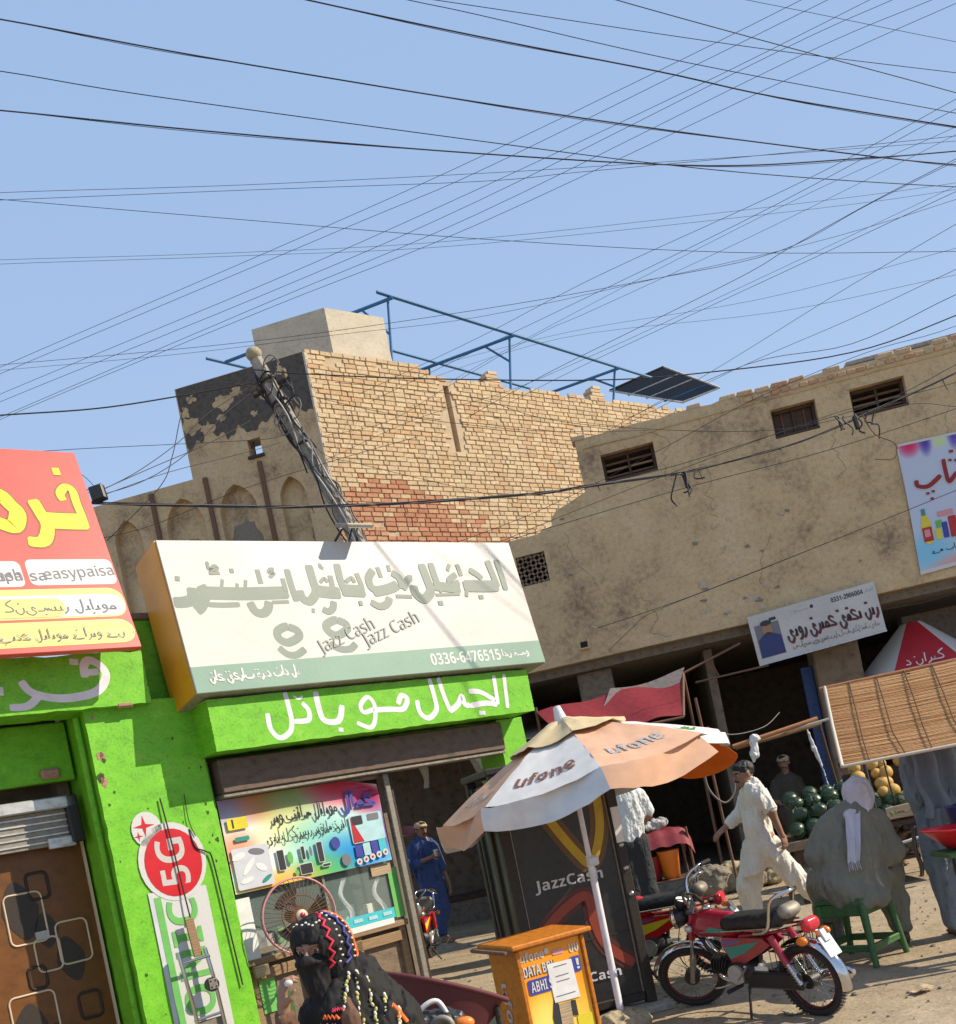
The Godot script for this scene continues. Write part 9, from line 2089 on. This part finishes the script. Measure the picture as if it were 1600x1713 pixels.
func woman():
	var t := thing("person", "veiled woman in black embroidered shawl and face cover in the foreground", "person", V(-0.62, 0, -3.9))
	var UP := Vector3.UP
	var hc := V(-0.095, 1.268, 0.0); var hf := V(-0.24, -0.04, 1)
	var body := [sdf([cap(V(-0.03, 1.0, -0.02), V(0.0, 0.72, -0.02), 0.13, 0.13, V(0, 0, 1), 0.8), cap(V(-0.08, 1.13, -0.01), V(-0.05, 1.02, -0.02), 0.045, 0.07)] + chain([V(-0.17, 1.02, -0.02), V(-0.245, 0.84, 0.06), V(-0.225, 1.07, 0.17)], [0.045, 0.038, 0.026]) + chain([V(0.12, 1.02, -0.02), V(0.20, 0.80, 0.02), V(0.10, 0.72, 0.18)], [0.045, 0.038, 0.026])
		+ chain([V(-0.07, 0.72, 0), V(-0.07, 0.38, 0.02), V(-0.07, 0.08, 0.0)], [0.10, 0.06, 0.034]) + chain([V(0.08, 0.72, 0), V(0.08, 0.38, 0.02), V(0.08, 0.08, 0)], [0.10, 0.06, 0.034]), 0.016, 0.05),
		head_shape(hc, hf, UP, V(-0.07, 1.10, -0.01), 0.94, 0.005), hand_shape(V(-0.222, 1.09, 0.17), V(0.12, 1, 0.05), V(0.8, 0.1, -0.4), -1.0, 0.85, 0.9, 0.004), hand_shape(V(0.10, 0.72, 0.19), V(-0.6, -0.2, 0.6), V(0, -1, 0), 1.0, 0.5, 0.9, 0.006), foot_shape(V(-0.07, 0.08, 0), V(-0.08, 0.03, 0.18), 0.9), foot_shape(V(0.08, 0.08, 0), V(0.08, 0.03, 0.18), 0.9)]
	part(merge(body), "body", M.skin, t)
	var b := Basis(UP.cross(hf.normalized()).normalized(), UP, hf.normalized()).orthonormalized()
	for sg in [-1, 1]:
		var st0 := mb(); ell(st0, hc + b * V(sg * 0.031, 0.003, 0.068), V(0.012, 0.008, 0.010), b); var e := part(st0, "eye", M.trim_white, t)
		st0 = mb(); ell(st0, hc + b * V(sg * 0.031, 0.002, 0.0745), V(0.0075, 0.0075, 0.005), b, 10, 8); part(st0, "iris", M.print_black, e)
		st0 = mb(); ell(st0, hc + b * V(sg * 0.031, 0.011, 0.071), V(0.017, 0.0065, 0.011), b, 10, 8); part(st0, "eyelid", M.skin, t)
		st0 = mb(); tube(st0, [hc + b * V(sg * 0.012, 0.024, 0.083), hc + b * V(sg * 0.032, 0.030, 0.079), hc + b * V(sg * 0.050, 0.023, 0.064)], 0.004, 5); part(st0, "eyebrow", M.hair, t)
	# head cloth open at the eyes, face cover below
	var hd := [egg(hc + b * V(0.012, 0.018, -0.028), V(0.112, 0.112, 0.128), b), cap(hc + b * V(0.03, -0.02, -0.045), hc + b * V(0.05, -0.15, -0.06), 0.098, 0.085)]
	part(sdf(hd + [egg(hc + b * V(-0.005, 0.004, 0.12), V(0.072, 0.032, 0.098), b, true), egg(hc + b * V(-0.01, -0.08, 0.12), V(0.07, 0.07, 0.06), b, true)], 0.005, 0.014, 0.007, 20.0, 0.4, 71), "head_cloth", M.veil_black, t)
	var fc := [cap(hc + b * V(0, -0.055, 0.035), hc + b * V(0.0, -0.125, 0.03), 0.062, 0.048), egg(hc + b * V(0, -0.040, 0.075), V(0.054, 0.018, 0.034), b), egg(hc + b * V(0, -0.034, 0.092), V(0.022, 0.020, 0.025), b), cap(hc + b * V(0, -0.12, 0.03), hc + b * V(0.015, -0.21, 0.035), 0.048, 0.05)]
	part(sdf(fc, 0.005, 0.02, 0.007, 18.0, 0.4, 72), "face_cover", M.veil_black, t)
	part(sdf([cap(hc + b * V(-0.048, 0.052, 0.058), hc + b * V(0.048, 0.052, 0.058), 0.020, 0.020), cap(hc + b * V(-0.03, 0.075, 0.05), hc + b * V(0.03, 0.075, 0.05), 0.03, 0.03)], 0.005, 0.02), "brow_band", M.veil_black, t)
	# shawl over the shoulders
	var sw := [cap(V(-0.05, 0.99, -0.02), V(0.0, 0.80, -0.02), 0.15, 0.20, V(0, 0, 1), 0.82), cap(V(0.035, 1.13, -0.05), V(0.13, 0.93, -0.03), 0.085, 0.105), cap(V(0.13, 0.95, -0.03), V(0.16, 0.72, -0.02), 0.10, 0.13), cap(V(-0.14, 0.99, 0.0), V(-0.17, 0.80, 0.03), 0.075, 0.12), cap(V(0.0, 0.8, 0), V(0.0, 0.35, 0), 0.22, 0.24, V(0, 0, 1), 0.85), cap(V(0.0, 0.4, 0), V(0, 0.1, 0), 0.23, 0.25, V(0, 0, 1), 0.85), cap(V(0.02, 1.10, 0.0), V(-0.06, 1.02, 0.07), 0.06, 0.07)]
	part(sdf(sw, 0.009, 0.05, 0.014, 13.0, 0.3, 73), "shawl", M.veil_black, t)
	part(sdf(chain([V(-0.225, 0.88, 0.09), V(-0.228, 1.05, 0.165)], [0.055, 0.040]), 0.006, 0.02, 0.008, 20.0, 0.4, 74), "sleeve", M.veil_sleeve, t)
	part(sdf(chain([V(0.0, 1.06, 0.10), V(0.005, 1.0, 0.125), V(0.01, 0.93, 0.14)], [0.02, 0.032, 0.035]), 0.007, 0.02, 0.006, 20.0, 0.4, 75), "inner_scarf", M.veil_sleeve, t)
	var st := mb(); ell(st, V(-0.178, 1.185, 0.21), V(0.016, 0.013, 0.012)); part(st, "white_bead", M.white_print, t)
	# embroidery: zigzag ribbons over the head, rows of sequins down the shawl
	var on_head := func(a: float, e: float) -> Vector3:
		return onto(hd, 0.014, hc + b * (V(0.012, 0.018, -0.028) + V(sin(a) * cos(e), sin(e), cos(a) * cos(e)) * 0.12), 0.006)
	for q in [[0.70, M.trim_red, 0.0062], [1.45, M.trim_blue, 0.0062], [2.0, M.trim_orange, 0.006]]:
		var pts := []
		for k in 13:
			var e := lerpf(1.3, -0.85, k / 12.0)
			pts.append(on_head.call(q[0] + (0.09 if k % 2 else -0.09), e))
		st = mb(); tube(st, pts, q[2], 5); part(st, "zigzag_trim", q[1], t)
	for a in [1.08, 1.75, -0.05]:
		for k in 10:
			var e := lerpf(1.2, -0.7, k / 9.0) if a > 0.0 else 0.72 + 0.08 * sin(k * 1.6)
			var az: float = a + 0.05 * sin(k * 2.5) if a > 0.0 else -0.8 + 0.15 * k
			st = mb(); ell(st, on_head.call(az, e), V(0.0055, 0.0045, 0.004), Basis.IDENTITY, 8, 6); part(st, "sequin", M.trim_white, t)
	for q in [[0.02, 1.19, 0.05, 0.00, 0.96, 0.16], [0.065, 1.185, 0.04, 0.055, 0.93, 0.13], [0.105, 1.14, 0.03, 0.10, 0.92, 0.11], [0.15, 1.07, 0.03, 0.13, 0.92, 0.10], [0.19, 1.0, 0.03, 0.18, 0.90, 0.08]]:
		for k in 15:
			var f := k / 14.0
			var c := onto(sw, 0.05, V(lerpf(q[0], q[3], f) + 0.004 * sin(k * 2.0), lerpf(q[1], q[4], f), lerpf(q[2], q[5], f) + 0.05), 0.004)
			st = mb(); ell(st, c, V(0.006, 0.0105, 0.004), Basis(V(0, 0, 1), rng.randf() - 0.5), 8, 6); part(st, "sequin", M.trim_yellow if k % 4 else M.trim_white, t)
	for q in [[-0.19, 1.01, 0.02, 0.98, M.trim_white], [-0.20, 0.955, 0.0, 0.935, M.trim_white], [-0.13, 1.05, -0.02, 1.04, M.trim_orange], [-0.16, 0.985, -0.06, 1.0, M.trim_red], [-0.22, 0.93, -0.1, 0.92, M.trim_teal], [-0.05, 1.085, 0.02, 1.10, M.trim_red]]:
		var pts := []
		for k in 9:
			var f := k / 8.0
			pts.append(onto(sw, 0.05, V(lerpf(q[0], q[2], f), lerpf(q[1], q[3], f) + (0.010 if k % 2 else -0.010), 0.25), 0.004))
		st = mb(); tube(st, pts, 0.006, 5); part(st, "zigzag_trim", q[4], t)
	for q in [[0.19, 1.03], [0.215, 0.985]]:
		var pts := []
		for w in [[-0.02, -0.01], [0.0, 0.015], [0.03, -0.03]]: pts.append(onto(sw, 0.05, V(q[0] + w[0], q[1] + w[1], 0.12), 0.004))
		st = mb(); tube(st, pts, 0.009, 5); part(st, "zigzag_trim", M.trim_orange, t)

# ------------------------------------------------------------------ utility pole and overhead wires
func pole_and_wires():
	var top := V(-1.54, 7.62, -12.4); var foot := V(0.92, 0.0, -13.4)
	var p := thing("utility_pole", "leaning concrete utility pole wrapped in cables before the brick house", "pole", foot)
	var d := top - foot
	var st := mb()
	# tapered square pole with bevelled corners
	var side := d.normalized().cross(V(0, 0, 1)).normalized(); var fr := side.cross(d.normalized())
	var ring := func(f: float, r: float) -> Array:
		var o := []
		for k in 8:
			var a := TAU * (k + 0.5) / 8.0
			o.append(d * f + (side * cos(a) + fr * sin(a)) * r)
		return o
	var n := 10
	for i in n:
		var a: Array = ring.call(float(i) / n, 0.15 - 0.065 * i / n); var b: Array = ring.call(float(i + 1) / n, 0.15 - 0.065 * (i + 1) / n)
		for k in 8: quad(st, a[k], a[(k + 1) % 8], b[(k + 1) % 8], b[k])
	var ca: Array = ring.call(1.0, 0.085)
	for k in range(1, 7): tri(st, ca[0], ca[k], ca[k + 1])
	part(st, "shaft", M.concrete, p)
	st = mb(); ell(st, d * 1.005 + V(0, 0.03, 0), V(0.10, 0.09, 0.10)); part(st, "cap", M.sack, p)
	for f in [0.93, 0.86, 0.965]:
		st = mb(); torus(st, Transform3D(Basis(side, fr, d.normalized()), d * f), 0.105, 0.016, 16, 5); part(st, "clamp", M.iron_dark, p)
	st = mb(); tube(st, [d * 0.955 - side * 0.25, d * 0.955 + side * 0.25], 0.025, 6); part(st, "crossarm", M.iron_dark, p)
	for s in [-0.2, 0.2, 0.0]:
		st = mb(); lathe(st, [Vector2(0, 0.12), Vector2(0.025, 0.11), Vector2(0.03, 0.08), Vector2(0.022, 0.07), Vector2(0.035, 0.04), Vector2(0.03, 0.0)], Transform3D(Basis.IDENTITY, d * 0.955 + side * s), 10); part(st, "insulator", M.brown_wall, p)
	var r2 := RandomNumberGenerator.new(); r2.seed = 99
	for i in 26:
		var f0 := r2.randf_range(0.62, 0.98); var f1 := clampf(f0 - r2.randf_range(0.08, 0.3), 0.55, 0.95)
		var a0 := r2.randf() * TAU; var pts := []
		for k in 6:
			var f := lerpf(f0, f1, k / 5.0); var a := a0 + r2.randf_range(-0.7, 0.7)
			var rr := 0.15 - 0.065 * f + r2.randf_range(0.012, 0.07)
			pts.append(d * f + (side * cos(a) + fr * sin(a)) * rr)
		st = mb(); tube(st, spline(pts, 4), r2.randf_range(0.006, 0.014), 5); part(st, "cable", [M.cable, M.cable, M.cable_grey, M.cable_pale][i % 4], p)
	for i in 7:
		var c := d * r2.randf_range(0.88, 0.99) + side * r2.randf_range(-0.1, 0.14)
		st = mb(); var pts := []
		for k in 14:
			var a := TAU * k / 9.0
			pts.append(c + side * cos(a) * r2.randf_range(0.07, 0.13) + V(0, sin(a) * r2.randf_range(0.08, 0.16), 0) + fr * (0.10 + 0.02 * sin(k)))
		tube(st, spline(pts, 3), 0.008, 5); part(st, "cable_coil", M.cable if i % 2 else M.cable_grey, p)
	# overhead wires
	for w in WIRES:
		var t := thing("overhead_wire", w[0], "wire", Vector3.ZERO, 0.0, "overhead wires")
		var pts := []
		for i in range(2, w.size(), 3): pts.append(V(w[i], w[i + 1], w[i + 2]))
		t.position = pts[0]
		for i in pts.size(): pts[i] -= t.position
		var r: float = w[1] * 0.72
		var c := spline(pts, 6)
		st = mb()
		if r > 0.0105:
			# a twisted bundle of several cables
			for s in 4:
				var q := []
				for i in c.size():
					var a: float = i * 0.55 + TAU * s / 4.0
					q.append(c[i] + V(0, sin(a), cos(a)) * r * 0.75)
				var sb := mb(); tube(sb, q, r * 0.42, 5); part(sb, "strand", M.cable_grey if s % 2 else M.cable, t)
			for i in range(2, c.size(), 7):
				var tie := mb(); tube(tie, [c[i], c[i] + V(0.02, -0.03 - 0.05 * (i % 3), 0.02)], 0.006, 4); part(tie, "tie", M.cable, t)
		else:
			tube(st, c, r, 5); part(st, "wire", M.cable, t)
			if r > 0.006 and w[0].begins_with("thick"):
				var q := []
				for i in c.size(): q.append(c[i] + V(0, -0.014 + 0.010 * sin(i * 0.4), 0.01))
				var s2 := mb(); tube(s2, q, r * 0.5, 4); part(s2, "second_strand", M.cable, t)
	# junction box, hanging tails
	var j := thing("junction_box", "small black junction box where wires meet, right of the red signboard", "junction box", V(-3.33, 5.87, -11.0))
	boxpart("box", V(0, 0, 0), V(0.16, 0.17, 0.09), M.black_plastic, j, 0.012, Basis(V(0, 0, 1), 0.12))
	boxpart("lid", V(0.0, 0.0, 0.05), V(0.14, 0.15, 0.015), M.kiosk_black, j, 0.006, Basis(V(0, 0, 1), 0.12))
	for i in 6:
		st = mb(); tube(st, spline([V(-0.1, 0.06 - 0.03 * i, 0), V(-0.25, 0.1 - 0.06 * i, 0.03), V(-0.4 - 0.05 * i, 0.02 + 0.03 * i, 0.02), V(-0.1, -0.08, 0.02)], 5), 0.006, 5); part(st, "lead", M.cable, j)
	for q in [[V(3.03, 4.93, -11.45), "black cable ends tied in a bunch on the wire below the first window"], [V(5.04, 5.19, -11.45), "tangle of cable ends and a loop below the third window"]]:
		var t := thing("cable_tangle", q[1], "cable", q[0])
		for i in 6:
			var pts := [V(r2.randf_range(-0.25, 0.3), 0.02, 0)]
			for k in 3: pts.append(pts[-1] + V(r2.randf_range(-0.07, 0.09), r2.randf_range(-0.16, 0.01), r2.randf_range(-0.03, 0.03)))
			st = mb(); tube(st, spline(pts, 4), 0.009, 5); part(st, "cable_end", M.cable, t)
		boxpart("splice", V(0.02, -0.08, 0), V(0.05, 0.16, 0.05), M.cable, t, 0.012, Basis(V(0, 0, 1), 0.1))
		if q[0].x > 4.0:
			st = mb(); tube(st, spline([V(0.1, 0.0, 0), V(0.2, -0.25, 0), V(0.40, -0.40, 0), V(0.36, -0.56, 0), V(0.15, -0.53, 0)], 6), 0.007, 5); part(st, "loop", M.rusty, t)
